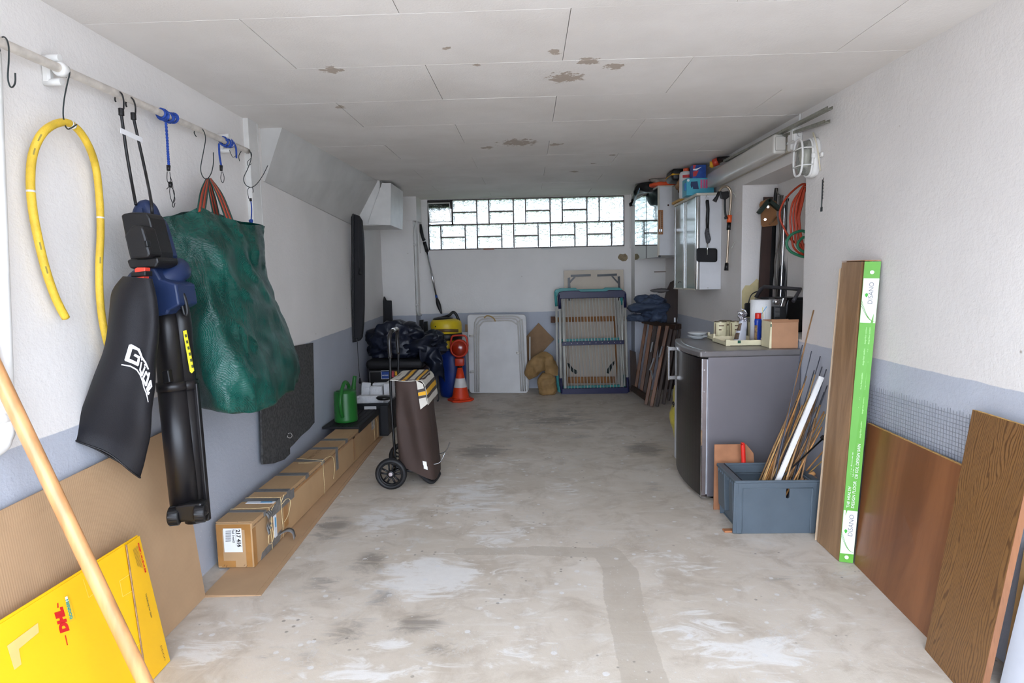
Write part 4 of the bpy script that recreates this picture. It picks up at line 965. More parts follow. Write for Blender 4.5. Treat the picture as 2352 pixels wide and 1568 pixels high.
# ================================================================== shopping trolley
tx, ty = -.893, 3.74
tl = thing('shopping_trolley', 'brown fabric shopping trolley with cream striped flap and two black wheels', 'trolley', (-.8, 3.92, 0))
WR = .1
for yy in (3.74, 4.12):
    c = Vector((tx if yy < 4 else tx, yy, WR+.0005)); T = Matrix.Translation(c) @ Matrix.Rotation(PI/2, 4, 'X')
    mb = MB(); mb.lathe([(.073, -.017), (.083, -.022), (.094, -.019), (.1, -.008), (.1, .008), (.094, .019), (.083, .022), (.073, .017), (.073, -.017)], seg=48, T=T)
    tyre = obj('tyre', mb, M('matte_black_tyre', (24, 24, 26), .55, var=.05), tl)
    mb = MB(); mb.lathe([(.066, -.012), (.0745, -.014), (.0745, .014), (.066, .012), (.066, -.012)], seg=40, T=T); mb.lathe([(0, -.014), (.02, -.014), (.022, -.01), (.022, .016), (.02, .018), (0, .018)], seg=24, T=T)
    for k in range(5):
        a = 2*PI*k/5+.3
        for s in (-1, 1):
            p0 = T @ Vector((.016*math.cos(a+s*.5), .016*math.sin(a+s*.5), .006)); p1 = T @ Vector((.07*math.cos(a+s*.22), .07*math.sin(a+s*.22), .002)); mb.tube([p0, p1], [.0065, .006], 8)
    obj('wheel_rim', mb, m_black, tl)
    obj('hub_cap', MB().lathe([(0, .018), (.012, .018), (.0125, .0195), (.011, .0205), (0, .0205)], seg=20, T=T), M('grey_red_badge', (190, 176, 176), .35, var=.35, vs=220), tl)
obj('axle', MB().cyl((tx, 3.75, WR), (tx, 4.11, WR), .006), m_blackm, tl)
fr = MB()
for yy in (3.80, 4.04):
    fr.tube(curve([(tx+.02, yy, WR+.0), (tx+.012, yy, .3), (tx+.005, yy, .6), (tx+.01, yy, .86)], 20), .0085, 10)
    fr.tube(curve([(tx+.01, yy, .13), (tx+.1, yy, .1), (tx+.19, yy, .095), (tx+.22, yy, .08)], 16), .0085, 10)
obj('frame', fr, m_blackm, tl)
obj('foot_stand', MB().tube(curve([(tx+.15, 3.80, .1), (tx+.2, 3.8, .05), (tx+.235, 3.82, .016), (tx+.255, 3.86, .013), (tx+.265, 3.98, .013), (tx+.255, 4.03, .016), (tx+.22, 4.04, .06), (tx+.17, 4.04, .1)], 40), .0125, 12), M('foam_black', (30, 29, 30), .8, bump=.2, bs=200), tl)
obj('base_wire', MB().tube(curve([(tx+.22, 3.8, .14), (tx+.30, 3.8, .15), (tx+.34, 3.82, .22), (tx+.345, 3.92, .225), (tx+.34, 4.02, .22), (tx+.30, 4.04, .15), (tx+.22, 4.04, .14)], 40), .003, 8), M('chrome_wire', (170, 170, 172), .25, 1, var=0), tl)
hz = .96
obj('handle', MB().tube(curve([(tx+.01, 3.80, .83), (tx+.008, 3.80, .93), (tx+.012, 3.82, .985), (tx+.02, 3.86, 1.0), (tx+.02, 3.98, 1.0), (tx+.012, 4.02, .985), (tx+.008, 4.04, .93), (tx+.01, 4.04, .83)], 48), [.0125]*48, 12), M('black_chrome_grip', (38, 36, 36), .22, var=0), tl)
obj('grip_cap', MB().tube([(tx+.02, 3.87, 1.003), (tx+.02, 3.97, 1.003)], .0135, 12), M('silver_grip', (190, 188, 184), .3, .8, var=0), tl)
m_brown = M('brown_canvas', (64, 49, 43), .75, var=.08, vs=5, bump=.12, bs=320)
def tbag(u, v):
    # rounded rectangle cross-section, wide along Y
    z = .145+.558*v
    x0 = tx+.035+.0*v; x1 = tx+.275-.055*v**1.2
    if v < .12: x1 = tx+.275; x0 = tx+.035
    y0, y1 = 3.735+.02*(1-v), 4.115-.02*(1-v)
    a = 2*PI*u; ca, sa_ = math.cos(a), math.sin(a); k = 5
    rr = (abs(ca)**k+abs(sa_)**k)**(-1/k)
    p = Vector(((x0+x1)/2+(x1-x0)/2*ca*rr, (y0+y1)/2+(y1-y0)/2*sa_*rr, z))
    f = (.013*math.sin(PI*v))
    p.y -= f*(sa_ < -.3)*(1.2*math.sin(3*PI*(p.x-x0)/(x1-x0)+3.0*v)) + .02*math.sin(PI*v)*max(0, -sa_)
    p.z += -.05*(1-v)**2*(p.x-tx-.06)/.2*2
    return p+wr(p, 6, .008*math.sin(PI*v), 4)
bagt = obj('bag', MB().sheet(tbag, 80, 40, wrap=True), m_brown, tl)
obj('bag_bottom', MB().sheet(lambda u, v: tbag(u, 0)*(1-v)+v*Vector((tx+.155, 3.925, .115)), 80, 3, wrap=True), m_brown, tl)
obj('reflector_patch', MB().sheet(lambda u, v: tbag(.817+.026*u, .085+.075*v)+Vector((0, -.004, .0)), 8, 8), M('white_reflector', (244, 244, 244), .35, var=0), tl)
# flap: over the top, hanging down the front (+X) side
m_cream = M('cream_canvas', (206, 200, 188), .75, var=.05, vs=6, bump=.1, bs=320); m_ys = M('yellow_stripe', (222, 166, 40), .75, var=.05, bump=.1, bs=320); m_ds = M('dark_brown_stripe', (68, 60, 58), .75, var=.05)
path = curve([(tx+.02, 0, .70), (tx+.09, 0, .703), (tx+.15, 0, .705), (tx+.2, 0, .70), (tx+.228, 0, .675), (tx+.243, 0, .61), (tx+.252, 0, .54)], 40)
def flap(u, v):
    i = v*39; a = int(min(i, 38)); p = path[a].lerp(path[a+1], i-a)
    y = 3.725+.40*u; s = math.sin(PI*u)
    return Vector((p.x, y, p.z-.012*math.sin(PI*min(1, v/.55))*(1-u)*(v < .55))) + wr((p.x, y, p.z), 8, .004, 5)
obj('flap', MB().sheet(flap, 30, 40), m_cream, tl, solid=.003)
def stripe(u0, u1, v0, v1, m_, off): return obj('flap_stripe', MB().sheet(lambda u, v: flap(u0+(u1-u0)*u, v0+(v1-v0)*v)+Vector((off*(1 if v0 > .5 else .3), -off*.6, off)), 12, 24), m_, tl, solid=.001)
for vc_ in (.2, .46):
    stripe(0, 1, vc_-.075, vc_+.075, m_ds, .003); stripe(0, 1, vc_-.03, vc_+.03, m_ys, .0045)
stripe(0, 1, .72, .9, m_ds, .003); stripe(0, 1, .775, .85, m_ys, .0045)
# the flap's side skirt seen from the near side
obj('flap_skirt', MB().hull4([(tx+.185, 3.722, .697), (tx+.226, 3.722, .675), (tx+.25, 3.722, .55), (tx+.205, 3.722, .515)], (0, .003, 0)), m_cream, tl)
obj('flap_stripe', MB().hull4([(tx+.19, 3.7205, .64), (tx+.238, 3.7205, .65), (tx+.241, 3.7205, .632), (tx+.193, 3.7205, .622)], (0, .0015, 0)), m_ds, tl)
obj('flap_stripe', MB().hull4([(tx+.193, 3.7205, .621), (tx+.241, 3.7205, .631), (tx+.2425, 3.7205, .608), (tx+.196, 3.7205, .6)], (0, .0015, 0)), m_ys, tl)
obj('flap_stripe', MB().hull4([(tx+.196, 3.7205, .599), (tx+.2425, 3.7205, .607), (tx+.244, 3.7205, .592), (tx+.198, 3.7205, .583)], (0, .0015, 0)), m_ds, tl)
# ================================================================== BACK OF THE GARAGE
def blob_mb(c, rad, nse, amp, seed, nu=40, nv=26, zmin=None, k=1.0, amp2=0):
    c = Vector(c)
    def fn(u, v):
        a, b = 2*PI*u, PI*v; d = Vector((math.sin(b)*math.cos(a), math.sin(b)*math.sin(a), -math.cos(b)))
        d = Vector([math.copysign(abs(x)**k, x) for x in d])
        p = Vector((d.x*rad[0], d.y*rad[1], d.z*rad[2]))
        q = c+p; r = noise.noise(q*nse+Vector((seed, seed*2, 0))); r2 = abs(noise.noise(q*nse*2.3+Vector((0, seed, 9))))
        q = q+p.normalized()*(r*amp - r2*(amp2 or amp*.8))
        if zmin is not None:
            zz_ = zmin(q) if callable(zmin) else zmin
            if q.z < zz_: q.z = zz_
        return q
    return MB().sheet(fn, nu, nv, wrap=True)
def fz(px, py): return V(px, py, Z=0)
# ---- black chest with tarpaulin
m_chest = M('black_fabric_case', (22, 21, 25), .6, var=.1, vs=12, bump=.15, bs=160)
ch = thing('storage_chest', 'black storage chest with padded lid and a clear pocket in the far left corner', 'chest', (-1.31, 6.0, 0))
obj('body', MB().box((-1.575, 5.8, .001), (-1.045, 6.22, .47), bev=.012, seg=2), m_chest, ch)
obj('lid', MB().box((-1.59, 5.785, .47), (-1.03, 6.235, .565), bev=.04, seg=4), m_chest, ch)
mb = MB(); z0, z1, xa, xb = .30, .455, -1.555, -1.10; t_ = .006
for a, b in (((xa, 5.79, z0), (xb, 5.8, z0+t_)), ((xa, 5.79, z1-t_), (xb, 5.8, z1)), ((xa, 5.79, z0), (xa+t_, 5.8, z1)), ((xb-t_, 5.79, z0), (xb, 5.8, z1))): mb.box(a, b)
obj('pocket_frame', mb, M('grey_edging', (110, 108, 108), .5), ch)
m_blue = M('blue_sticker', (44, 74, 150), .5, var=.03)
def yrect(name, px0, px1, Y, th, mat, parent, **k): 
    a, b = V(px0[0], px0[1], Y=Y), V(px1[0], px1[1], Y=Y); return obj(name, MB().box((a.x, Y-th, b.z), (b.x, Y, a.z)), mat, parent, **k)
yrect('blue_sticker', (875, 851), (895, 870), 5.792, .001, m_whiteprint, ch); yrect('blue_sticker', (876, 852), (894, 869), 5.791, .001, m_blue, ch)
ptext('exclusiv', (878, 861.5), (892, 861.2), .02, m_whiteprint, ch, lambda x, y: V(x, y, Y=5.7894))
yrect('red_sticker', (898, 851), (906, 866), 5.791, .001, M('pink_red_sticker', (190, 70, 84), .5, var=.3, vs=120), ch); yrect('yellow_sticker', (907, 852), (917, 862), 5.791, .001, m_ys, ch)
m_tarp = M('navy_tarpaulin', (17, 23, 40), .42, var=.15, vs=7, bump=.5, bs=14)
tp = thing('tarpaulin', 'crumpled dark navy tarpaulin heaped on the black chest', 'tarpaulin', (-1.25, 6.1, .57))
zlim = lambda q: .5685 if (q.x < -1.02) else max(.28, .5685-(q.x+1.02)*1.6)
obj('heap', blob_mb((-1.34, 6.06, .71), (.29, .24, .21), 5.5, .12, 3, 72, 44, zlim, .8), m_tarp, tp)
obj('heap', blob_mb((-1.07, 6.05, .66), (.27, .24, .14), 6.5, .11, 8, 72, 44, zlim, .8), m_tarp, tp)
def drape(u, v):
    x = -1.06+.2*u+.02*v; z = .69-.02*u-.34*v*(.5+.5*u); y = 5.82+.05*math.sin(9*u)*v-.03*(1-v)
    q = Vector((x, y-.03*math.sin(PI*v), z)); return q+wr(q, 9, .05, 4)
obj('hanging_fold', MB().sheet(drape, 26, 26), m_tarp, tp, solid=.004)
obj('strap', MB().tube(curve(PP([(1006, 860), (1005, 890), (1008, 912), (1006, 921), (1004, 918)], Y=5.95), 20), .006, 8), m_black, tp)
# ---- black things in the corner
tag(obj('upright_case', yprism([(879, 692), (881, 680), (885, 690), (897, 690), (899, 730), (903, 765), (906, 900), (884, 902)], 6.72, .07), m_cover, bevel=.008), 'flat black case standing upright in the far left corner', 'case')
pst = thing('black_profile', 'pair of short black metal profiles standing beside the yellow vacuum cleaner', 'profile', V(972, 895, Y=6.88))
for a, b in ((963, 972), (973, 981)): obj('post', yprism([(a, 735+(a > 970)*4), (b, 734+(a > 970)*4), (b+3, 908), (a+3, 909)], 6.87, .05), m_blackm, pst, bevel=.005)
# ---- telescopic pole
tp_ = thing('telescopic_pole', 'silver telescopic pole with black foam grip leaning in the back corner', 'pole', V(1013, 718, Y=7.05))
Yp = lambda f: 7.22-.1*f
pp = [(966, 515, .0), (968, 532, .08), (971, 545, .14), (974, 552, .18), (975, 556, .2), (981, 578, .3), (1003, 684, .8), (1009, 705, .9), (1014, 720, 1)]
q = [V(x, y, Y=Yp(f)) for x, y, f in pp]
obj('grip', MB().tube(q[:4], [.012, .021, .018, .022], 14), m_black, tp_); obj('collar', MB().tube(q[3:5], .016, 12), M('chrome', (200, 200, 202), .2, 1, var=0), tp_)
obj('grip', MB().tube(q[4:6], .022, 14), m_black, tp_); obj('shaft', MB().tube(q[5:7], .012, 12), M('chrome', (200, 200, 202), .2, 1, var=0), tp_)
obj('foot_grip', MB().tube(curve(q[6:], 9), [.012, .018, .024, .026, .024, .02, .015, .012, .009], 14), m_black, tp_); obj('blue_ring', MB().tube([q[6].lerp(q[5], .06), q[6]], .0135, 12), M('blue_plastic', (40, 80, 160), .4), tp_)
# ---- blue barrel with vacuum cleaner on top
bc = Vector((V(1041, 905, Y=6.88).x, 6.88, 0))
m_barrel = M('blue_barrel_plastic', (16, 44, 116), .42, var=.06)
brl = thing('blue_barrel', 'blue plastic barrel behind the traffic cone', 'barrel', bc)
obj('barrel', MB().lathe([(0, .001), (.13, .001), (.14, .012), (.15, .08), (.158, .2), (.16, .32), (.155, .45), (.14, .52), (.12, .54), (0, .54)], bc, 40), m_barrel, brl)
obj('rim', MB().lathe([(.1, .54), (.125, .54), (.128, .55), (.125, .558), (.1, .558)], bc, 40), m_barrel, brl)
vc = Vector((V(1026, 790, Y=6.88).x, 6.88, .5595))
m_vy = M('yellow_vacuum_plastic', (222, 192, 40), .4, var=.05)
vac = thing('vacuum_cleaner', 'yellow and black wet and dry vacuum cleaner standing on the blue barrel', 'vacuum cleaner', vc)
obj('tank', MB().lathe([(0, 0), (.15, 0), (.155, .02), (.158, .09), (0, .09)], vc, 40), m_vy, vac)
obj('seal_band', MB().lathe([(.15, .088), (.176, .092), (.182, .11), (.182, .15), (.176, .165), (.15, .168)], vc, 40), m_black, vac)
obj('motor_lid', MB().lathe([(.17, .165), (.178, .175), (.178, .26), (.172, .29), (.155, .315), (.1, .328), (0, .33)], vc, 40), m_vy, vac)
obj('recess_shade_sheet', MB().sheet(lambda u, v: vc+Vector((.181*math.cos(-2.5+1.9*u), .181*math.sin(-2.5+1.9*u), .178+.034*v+.012*math.sin(PI*u))), 20, 4), M('recess_shade_brown', (96, 72, 34), .5), vac, solid=.003)  # brown sheet paints the shade of a recess onto the yellow lid
obj('brand_print', MB().sheet(lambda u, v: vc+Vector((.1795*math.cos(-2.2+.1*u), .1795*math.sin(-2.2+.1*u), .245+.012*v)), 6, 2), m_dkprint, vac, solid=.001)
obj('carry_handle', MB().tube(curve([vc+Vector((-.1, 0, .325)), vc+Vector((-.02, -.01, .345)), vc+Vector((.04, -.02, .365)), vc+Vector((.085, -.02, .4)), vc+Vector((.12, -.02, .375)), vc+Vector((.15, -.02, .3))], 24), .016, 10), m_black, vac)
obj('top_cap', MB().lathe([(0, .32), (.12, .318), (.11, .335), (.06, .348), (0, .35)], vc+Vector((-.03, 0, 0)), 30), m_black, vac)
obj('latch', MB().tube([vc+Vector((-.165, -.09, .13)), vc+Vector((-.16, -.09, .23))], .008, 8), M('chrome', (200, 200, 202), .2, 1, var=0), vac)
# ---- traffic cone with warning lamp
kc = V(1058, 906, Z=0); kc.y = 6.6; kc.x = V(1058, 906, Y=6.6).x
m_cone = M('orange_cone_rubber', (218, 62, 22), .5, var=.08, vs=12); m_crefl = M('white_reflective_band', (216, 210, 206), .45, var=.05)
cn = thing('traffic_cone', 'orange traffic cone with one white band in front of the blue barrel', 'traffic cone', kc)
mb = MB(); s = .128
base = [(s*math.cos(a), s*math.sin(a)) for a in [PI/4*k+PI/8 for k in range(8)]]
base = [(-s, -.07), (-.07, -s), (.07, -s), (s, -.07), (s, .07), (.07, s), (-.07, s), (-s, .07)]
mb.prism(base, 0.001, .022, Matrix.Translation(kc) @ Matrix.Rotation(.55, 4, 'Z')); mb.prism([(x*.8, y*.8) for x, y in base], .022, .036, Matrix.Translation(kc) @ Matrix.Rotation(.55, 4, 'Z'))
obj('base', mb, m_cone, cn, bevel=.004)
rc = lambda z: .095-.068*(z-.036)/.33
for z0, z1, m_, nm in ((.036, .15, m_cone, 'cone_body'), (.15, .25, m_crefl, 'white_band'), (.25, .366, m_cone, 'cone_body')):
    e = .001 if m_ is m_crefl else 0
    obj(nm, MB().lathe([(rc(z0)+e, z0), (rc(z1)+e, z1)]+([(0, z1)] if z1 > .3 else []), kc, 36), m_, cn)
wl_ = thing('warning_lamp', 'orange roadwork warning lamp with round lens on top of the traffic cone', 'lamp', kc+Vector((0, 0, .3665)))
m_olens = M('amber_lens', (150, 34, 14), .18, var=.05, coat=.5); m_obody = M('orange_lamp_plastic', (186, 50, 24), .4, var=.05)
lz = kc+Vector((0, 0, .3665))
obj('socket', MB().lathe([(0, 0), (.03, 0), (.03, .018), (.0, .018)], lz, 20), m_blackm, wl_)
obj('battery_case', MB().box(lz+Vector((-.05, -.04, .018)), lz+Vector((.05, .04, .105)), bev=.012, seg=2), m_obody, wl_)
T = Matrix.Translation(lz+Vector((0, 0, .21))) @ Matrix.Rotation(PI/2, 4, 'X')
obj('lens_ring', MB().lathe([(0, -.035), (.09, -.035), (.1, -.02), (.1, .03), (.09, .036), (.08, .036), (.08, .03), (0, .03)], seg=40, T=T), m_obody, wl_)
obj('lens', MB().lathe([(.084, .03), (.07, .048), (.045, .06), (0, .066)], seg=40, T=T), m_olens, wl_)
obj('grip', MB().tube(curve([lz+Vector((-.095, 0, .23)), lz+Vector((-.085, 0, .31)), lz+Vector((-.065, 0, .345)), lz+Vector((0, 0, .352)), lz+Vector((.065, 0, .345)), lz+Vector((.085, 0, .31)), lz+Vector((.095, 0, .23))], 30), .0105, 10), m_obody, wl_)
# ---- boards on the back wall
m_offwhite = M('white_table_plastic', (206, 204, 202), .4, var=.04, vs=4)
tag(obj('white_hardboard', yprism([(1058, 762), (1076, 762), (1080, 894), (1062, 895)], 7.12, .02), m_offwhite, bevel=.003), 'narrow white panel standing behind the folded white table', 'panel')
tag(obj('tan_board', yprism([(1068, 745), (1090, 745), (1096, 893), (1072, 893)], 7.2, .015), m_card), 'thin brown board behind the white panel, only its edge showing', 'board')
ft = thing('folding_table', 'white folding camping table folded shut and stood on its side by the back wall', 'table', V(1143, 903, Y=6.98))
def rrect(x0, y0, x1, y1, r, n=5):
    out = []
    for cx_, cy_, a0 in ((x1-r, y0+r, -PI/2), (x1-r, y1-r, 0), (x0+r, y1-r, PI/2), (x0+r, y0+r, PI)):
        for k in range(n+1): a = a0+PI/2*k/n; out.append((cx_+r*math.cos(a), cy_+r*math.sin(a)))
    return out
zsh = lambda L: [(x+(y-722)*.028, y) for x, y in L]
obj('table_top', yprism(zsh(rrect(1073, 722, 1208, 902.5, 7)), 6.985, .03), m_offwhite, ft, bevel=.006)
obj('table_top', yprism(zsh(rrect(1074, 724, 1207, 902, 7)), 7.022, .03), m_offwhite, ft, bevel=.006)
m_alu = M('aluminium_tube', (190, 186, 178), .4, .6, var=.04)
for d, yy in ((0, 6.975), (5, 6.972), (10, 6.976)):
    pts = [(1091+d*.9, 900), (1090+d, 760), (1092+d, 738+d), (1102+d, 728+d), (1130, 727+d), (1180-d, 726+d), (1196-d, 734+d), (1200-d, 750), (1207-d, 898)]
    obj('leg_frame', MB().tube(curve(PP(pts, Y=yy), 50), .0075, 8), m_alu, ft)
for x, y in ((1083, 771), (1084, 854), (1191, 810)):
    a = V(x, y, Y=6.975); obj('hinge', MB().box(a-Vector((.022, .0, .018)), a+Vector((.022, .01, .018)), bev=.004), m_alu, ft); obj('hinge_pin', MB().cyl(a-Vector((.028, .002, 0)), a+Vector((.03, -.002, 0)), .006), m_alu, ft)
obj('handle_strap', MB().tube(curve(PP([(1112, 730), (1118, 725), (1126, 726), (1134, 731), (1138, 738)], Y=6.965), 16), .008, 6), M('tan_strap', (168, 140, 90), .8), ft)
tag(obj('hardboard_offcut', yprism([(1237, 741), (1273, 779), (1172, 891), (1136, 853)], 7.215, .008), M('tan_hardboard', (146, 116, 86), .8, var=.08)), 'tan hardboard offcut standing on its corner against the back wall', 'board')
mb = MB(); mb.tube(PP([(1217, 773), (1217, 830), (1213, 896)], Y=6.96), .008, 8); tag(obj('white_rod', mb, m_offwhite), 'thin white rod between the folded table and the paper sack', 'rod')
m_paper = M('brown_kraft_paper', (150, 118, 74), .75, var=.15, vs=9, bump=.6, bs=22)
sk = V(1257, 898, Y=6.86); sk.z = 0
tag(obj('paper_sack', blob_mb(sk+Vector((.0, 0, .115)), (.115, .1, .125), 9, .03, 5, 48, 30, .001, .75), m_paper), 'round crumpled brown paper sack beside the drying racks', 'sack', 'paper sacks')
a = V(1238, 845, Y=6.8)
def bagA(u, v):
    pth = [V(1212, 868, Y=6.86), V(1221, 856, Y=6.84), V(1234, 838, Y=6.84), V(1250, 828, Y=6.86), V(1262, 836, Y=6.87), V(1268, 862, Y=6.87)]
    rad = [.035, .075, .1, .1, .085, .06]
    c = catmull(pth, v); r = catmull([Vector((x, 0, 0)) for x in rad], v).x; c2 = catmull(pth, min(1, v+.05)); d = (c2-catmull(pth, max(0, v-.05))).normalized()
    uu = Vector((0, 1, 0)); ww = d.cross(uu); q = c+(uu*math.cos(2*PI*u)*.8+ww*math.sin(2*PI*u))*r
    q += wr(q, 12, .03, 7); q.z = max(q.z, .001); return q
tag(obj('paper_sack', MB().sheet(bagA, 40, 36, wrap=True), m_paper), 'twisted brown paper sack leaning over the round sack', 'sack', 'paper sacks')
# ---- pale table board with brackets, wooden frame, two drying racks
m_ply = M('pale_birch_board', (214, 200, 182), .6, var=.05, vs=3, stretch=(1, 1, .3))
tb = thing('wooden_table_board', 'pale wooden board with black folding brackets standing behind the drying racks', 'board', V(1365, 893, Y=7.2))
obj('board', yprism([(1295, 621), (1432, 619), (1440, 890), (1302, 893)], 7.2, .02), m_ply, tb, bevel=.003)
for nm, L in (('bracket', [(1311, 631), (1357, 629), (1357, 634), (1311, 636)]), ('bracket', [(1372, 630), (1417, 628), (1417, 633), (1372, 635)]), ('bracket', [(1304, 638), (1309, 637), (1312, 690), (1306, 690)]), ('bracket', [(1419, 635), (1424, 634), (1426, 690), (1421, 690)]),
              ('bracket_strut', [(1309, 645), (1318, 636), (1322, 636), (1309, 651)]), ('bracket_strut', [(1419, 646), (1408, 634), (1404, 634), (1419, 651)])): obj(nm, yprism(L, 7.18, .019), m_blackm, tb)
m_dgreen = M('dark_green_rubber', (30, 40, 34), .6)
obj('foot_pad', yprism([(1303, 833), (1309, 836), (1316, 846), (1326, 851), (1327, 856), (1322, 859), (1313, 853), (1306, 843)], 7.17, .02), m_dgreen, tb); obj('foot_pad', yprism([(1411, 829), (1411, 835), (1404, 848), (1399, 858), (1394, 857), (1395, 848), (1402, 838)], 7.17, .02), m_dgreen, tb)
m_pine = M('stained_pine', (166, 112, 62), .6, var=.2, vs=10, stretch=(2, 2, .4))
wf = thing('wooden_trellis', 'stained pine batten frame standing behind the drying racks', 'frame', V(1360, 893, Y=7.14))
for L in ([(1267, 729), (1440, 725), (1440, 737), (1267, 740)], [(1300, 866), (1412, 865), (1412, 879), (1300, 880)], [(1293, 740), (1300, 740), (1305, 892), (1298, 892)], [(1410, 737), (1418, 737), (1424, 890), (1416, 890)]): obj('batten', yprism(L, 7.13 if L[1][0]-L[0][0] > 30 else 7.152, .02), m_pine, wf)
obj('end_cap', yprism([(1265, 727), (1275, 727), (1275, 741), (1265, 741)], 7.12, .02), M('dark_end_grain', (92, 62, 44), .7, var=.2, vs=40), wf)
m_rackw = M('white_coated_steel', (198, 196, 188), .4, var=.04)
def rack(nm_label, dx, dy, Y, mat, bottom):
    t = thing('drying_rack', nm_label, 'drying rack', V(1365+dx, 904+bottom, Y=Y), 'folded clothes drying racks')
    S = lambda L: [(x+dx, y+dy) for x, y in L]; Bt = lambda L: [(x+dx, y+bottom) for x, y in L]
    obj('top_rail', yprism(S([(1281, 677), (1284, 671), (1294, 668), (1330, 667), (1334, 670), (1394, 669), (1398, 666), (1430, 666), (1437, 670), (1438, 678), (1437, 683), (1283, 686)]), Y, .03), mat, t, bevel=.006)
    obj('bottom_rail', yprism(Bt([(1289, 893), (1443, 889), (1444, 901), (1440, 904), (1292, 907), (1289, 904)]), Y, .03), mat, t, bevel=.005)
    for a, b in (((1284, 676), (1286, 709)), ((1435, 674), (1436, 706))): obj('corner_sleeve', MB().tube(PP(S([a, b]), Y=Y+.015), .0165, 12), mat, t)
    for a, b in (((1288, 868), (1291, 902)), ((1441, 866), (1443, 900))): obj('corner_sleeve', MB().tube(PP(Bt([a, b]), Y=Y+.015), .0165, 12), mat, t)
    for a, b in (((1286, 709), (1288, 868)), ((1436, 706), (1441, 866))): 
        obj('frame_tube', MB().tube([V(a[0]+dx, a[1]+dy, Y=Y+.015), V(b[0]+dx, b[1]+bottom, Y=Y+.015)], .0125, 12), m_rackw, t)
    obj('middle_bar', yprism(S([(1291, 785), (1434, 781), (1434, 790), (1291, 794)]), Y+.004, .018), mat, t, bevel=.003)
    for a, b in (((1294, 690), (1300, 892)), ((1293, 700), (1297, 892)), ((1424, 690), (1435, 886)), ((1420, 690), (1430, 888)), ((1432, 690), (1427, 888))): obj('inner_leg', MB().tube([V(a[0]+dx, a[1]+dy, Y=Y+.035), V(b[0]+dx, b[1]+bottom, Y=Y+.035)], .009, 8), m_rackw, t)
    for k in range(18):
        f = k/17; obj('rod', MB().tube([V(1296+122*f+dx, 684+dy-f*1.5, Y=Y+.012), V(1305+127*f+dx, 895+bottom-3.5*f, Y=Y+.012)], .004, 6), m_rackw, t)
    for k in range(10): obj('rivet', MB().cyl(V(1298+14.2*k+dx, 789.2-.42*k+dy, Y=Y+.003), V(1298+14.2*k+dx, 789.2-.42*k+dy, Y=Y+.006), .004, seg=8), m_rackw, t)
    return t
rack('folded drying rack with navy blue rails, the front one of two', 0, 0, 6.86, M('navy_rail_plastic', (24, 24, 66), .4, var=.05), 0)
rack('folded drying rack with turquoise rails, behind the navy one', -8, -6, 6.96, M('turquoise_rail_plastic', (64, 152, 150), .4, var=.05), -6)
# ---- wooden folded frames in the back right corner
m_dwood = M('dark_brown_wood', (54, 36, 26), .55, var=.25, vs=8, stretch=(2, 2, .4)); m_mwood = M('worn_orange_brown_wood', (112, 68, 36), .5, var=.3, vs=9, stretch=(2, 2, .35), coat=.2)
fw_ = thing('folded_bench', 'weathered wooden slatted bench folded and leaning in the back right corner', 'bench', V(1490, 930, Z=0))
def slat(a, Ya, b, Yb, w_, th, mat, name='slat', par=None):
    A, B = V(a[0], a[1], Y=Ya), V(b[0], b[1], Y=Yb); return obj(name, MB().box((0, -w_/2, -th/2), ((B-A).length, w_/2, th/2), frame(A, B-A, (1, -.35, 0)), bev=.004), mat, par)
for a, b, Ya, dY, w_, m_ in (((1460, 893), (1484, 740), 6.62, .1, .034, m_mwood), ((1473, 898), (1497, 740), 6.5, .1, .04, m_mwood), ((1480, 905), (1507, 742), 6.42, .1, .04, m_dwood), ((1484, 929), (1516, 748), 6.14, .1, .034, m_mwood), ((1496, 934), (1533, 748), 6.08, .1, .036, m_mwood), ((1509, 933), (1543, 750), 6.1, .12, .034, m_dwood), ((1524, 928), (1553, 745), 6.15, .12, .034, m_dwood), ((1535, 920), (1563, 748), 6.25, .1, .03, m_dwood)):
    slat(a, Ya, b, Ya+dY, w_, .024, m_, 'slat', fw_)
def rail2(a, Ya, b, Yb, h, th, mat, name): A, B = V(a[0], a[1], Y=Ya), V(b[0], b[1], Y=Yb); return obj(name, MB().box((0, -th/2, -h/2), ((B-A).length, th/2, h/2), frame(A, B-A, Vector((0, 1, 0))), bev=.005), mat, fw_)
rail2((1478, 737), 6.72, (1556, 752), 6.14, .05, .05, m_dwood, 'top_rail'); rail2((1452, 890), 6.68, (1486, 914), 6.16, .06, .04, m_dwood, 'bottom_rail'); rail2((1540, 747), 6.4, (1574, 750), 6.3, .05, .04, m_dwood, 'top_rail')
for a, b, Y in (((1499, 785), (1494, 808), 6.3), ((1502, 822), (1492, 850), 6.1), ((1521, 795), (1514, 820), 6.08), ((1495, 850), (1500, 872), 6.1)): obj('hinge', MB().box((0, -.008, -.004), ((V(*b, Y=Y)-V(*a, Y=Y)).length, .008, .004), frame(V(*a, Y=Y), V(*b, Y=Y)-V(*a, Y=Y), (1, 0, 0)), bev=.002), M('zinc_metal', (150, 150, 150), .4, .8), fw_)
tag(obj('loose_plank', yprism([(1447, 804), (1460, 808), (1466, 893), (1449, 899)], 6.66, .02), m_dwood), 'short dark plank leaning beside the drying racks', 'plank')
dp = thing('dark_table_leaf', 'dark wooden table leaf with metal edge standing behind the folded bench', 'table leaf', V(1540, 880, Y=6.5))
obj('leaf', yprism([(1531, 668), (1540, 648), (1552, 642), (1561, 652), (1562, 690), (1554, 745), (1552, 893), (1512, 895), (1514, 745)], 6.46, .025), M('dark_walnut', (56, 40, 34), .4, var=.2, vs=8, stretch=(2, 2, .3)), dp)
obj('metal_edge', MB().tube(curve(PP([(1558, 646), (1562, 660), (1562, 690), (1555, 745)], Y=6.45), 16), .004, 6), M('zinc_metal', (150, 150, 150), .4, .8), dp)
